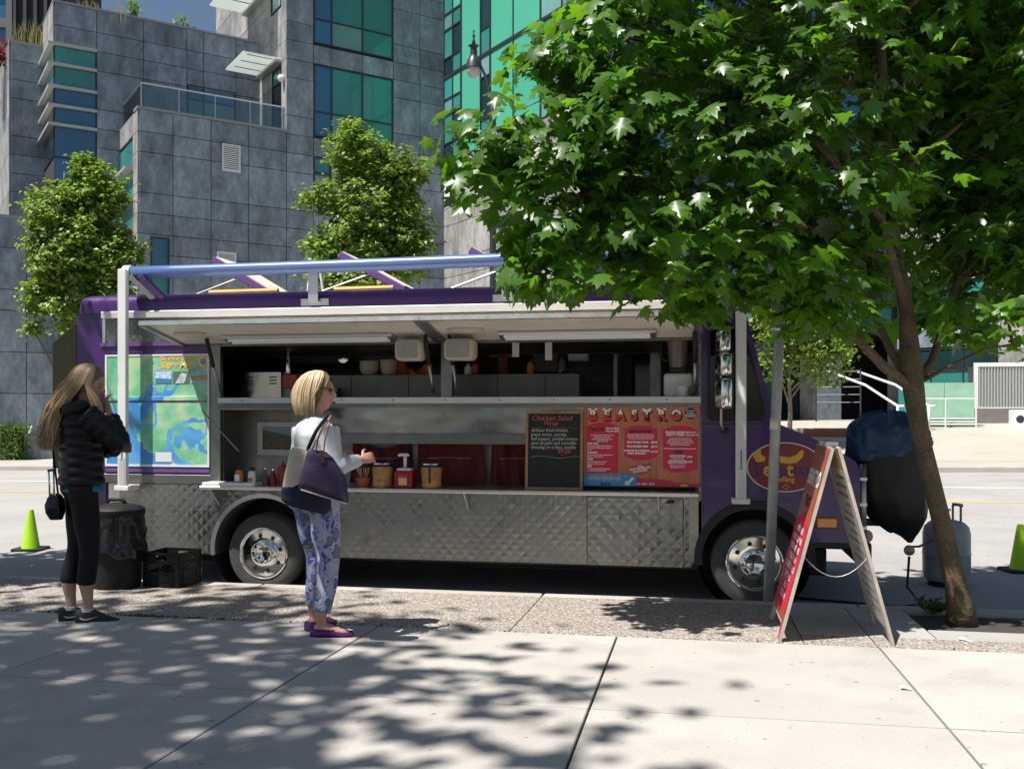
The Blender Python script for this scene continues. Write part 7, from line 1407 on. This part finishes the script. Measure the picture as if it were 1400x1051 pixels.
# ================================================================ small plants and litter
leafmat('weed_leaf', (.05, .10, .025), (.12, .22, .03), .25)
def weed(label, p, n, h, sp):
    t = thing('weed_plant', label, 'weed', p); vs, fs_ = [], []; g = G()
    for i in range(n):
        e = Vector((random.gauss(0, sp), random.gauss(0, sp), random.uniform(.3, 1) * h)); g.tube([(e.x * .2, e.y * .2, 0), (e.x * .7, e.y * .7, e.z * .6), tuple(e)], .003, 4)
        for k in range(5): leafquad(vs, fs_, e * random.uniform(.5, 1.05) + Vector((random.gauss(0, .015), random.gauss(0, .015), 0)), random.uniform(.03, .055))
    ob('stems', g, 'weed_leaf', t, local=True)['kind'] = 'stuff'; me = bpy.data.meshes.new('leaves'); me.from_pydata(vs, [], fs_); me.materials.append(MAT['weed_leaf']); ob('leaves', me, None, t, local=True)['kind'] = 'stuff'
weed('low weeds sprouting at the foot of the maple trunk', P(1272, 838), 16, .12, .07)
vs, fs_ = [], []
for i in range(420):
    x = random.choice((random.gauss(-4.35, .25), random.gauss(-3.75, .1), random.gauss(-3.4, .3), random.uniform(-5, 2))); 
    if i % 3 and x > -3.0: continue
    p = Vector((x, YB + random.gauss(0, .006), walk_z(YB) - .004)); leafquad(vs, fs_, p + Vector((0, 0, random.uniform(0, .014))), random.uniform(.008, .02), Vector((random.gauss(0, 1), random.gauss(0, 1), .2)).normalized())
me = bpy.data.meshes.new('joint_moss'); me.from_pydata(vs, [], fs_); me.materials.append(MAT['weed_leaf']); o = ob('joint_moss', me, None); o['kind'] = 'stuff'; tag(o, 'tufts of moss and grass in the joint between paving and aggregate', 'moss')
sp_ = P(1319, 876); t = thing('plastic_spoon', 'white plastic spoon lying on the aggregate near the maple', 'spoon', sp_ + Vector((0, 0, .004)), .3)
ob('bowl', G().ball((0, .02, .006), (.022, .032, .007), 12, 6), 'white_paint', t, True, local=True); ob('handle', G().tube([(0, -.01, .005), (.012, -.07, .004)], .006, 6, True, (1, .5)), 'white_paint', t, True, local=True)
lt = P(1238, 942); t = thing('paper_scrap', 'crumpled white paper scrap lying in the sidewalk joint', 'litter', lt + Vector((0, 0, .002))); ob('paper', G().grid(lambda u, v: (-.025 + .05 * u, -.018 + .036 * v, .008 + .012 * noise.noise((u * 5, v * 5, 2)) + .006 * math.sin(u * 6)), 8, 6), 'white_paint', t, True, local=True)
# ================================================================ planting on the roofs
leafmat('red_leaf', (.20, .018, .022), (.35, .03, .03), .3); leafmat('grass_leaf', (.26, .24, .06), (.35, .33, .06), .3)
def roof_shrub(label, c_, r, m, n=26, lf=14, size=.16, name='roof_shrub'):
    t = thing(name, label, 'shrub', c_); ob('stem', G().tube([(0, 0, -.4), (0, 0, r * .6)], [.05, .02], 5), 'bark_grey', t, local=True)
    ob('foliage', clump_crown([(0, 0, r * .7, r, r * .7)], n, lf, size, .16, m), None, t, local=True)['kind'] = 'stuff'
def bloc(a, b, z): v = Matrix.Translation(B_LOC) @ Matrix.Rotation(B_ANG, 4, 'Z') @ Vector((a, b, z)); return v
roof_shrub('red leaved maple bush spilling over the stepped parapet', bloc(-15.9, bm_ + 1.6, 14.7), .85, 'red_leaf', 60, 16, .13)
def roof_grass(label, c_, n, h, w):
    t = thing('roof_grass', label, 'grass', c_); g = G()
    for i in range(n):
        x, y = random.gauss(0, w), random.gauss(0, w * .3); hh = h * random.uniform(.4, 1.1); g.tube([(x, y, -.3), (x + random.gauss(0, .05), y, hh * .6), (x + random.gauss(0, .16), y, hh)], [.018, .014, .003], 3)
    ob('blades', g, 'grass_leaf', t, local=True)['kind'] = 'stuff'
roof_grass('yellow ornamental grass on the lower parapet beside the red bush', bloc(-14.6, bm_ + .5, 15.35), 60, 1.1, .3); roof_grass('tall pale grass along the top parapet', bloc(-12.9, B1 + 1.0, 16.1), 70, .7, .8)
for a, lb_ in ((-11.2, 'small young tree showing above the parapet nearer the grass'), (-9.35, 'small young tree showing above the parapet nearer the glass canopies')): 
    t = thing('roof_sapling', lb_, 'tree', bloc(a, B1 + 1.2, 15.9), 0, 'saplings on the roof terrace'); ob('trunk', G().tube([(0, 0, -.3), (.02, 0, 1.2)], [.03, .012], 5), 'bark_grey', t, local=True); ob('crown', clump_crown([(0, 0, .85, .26, .5)], 22, 10, .11, .1, 'hedge_leaf'), None, t, local=True)['kind'] = 'stuff'
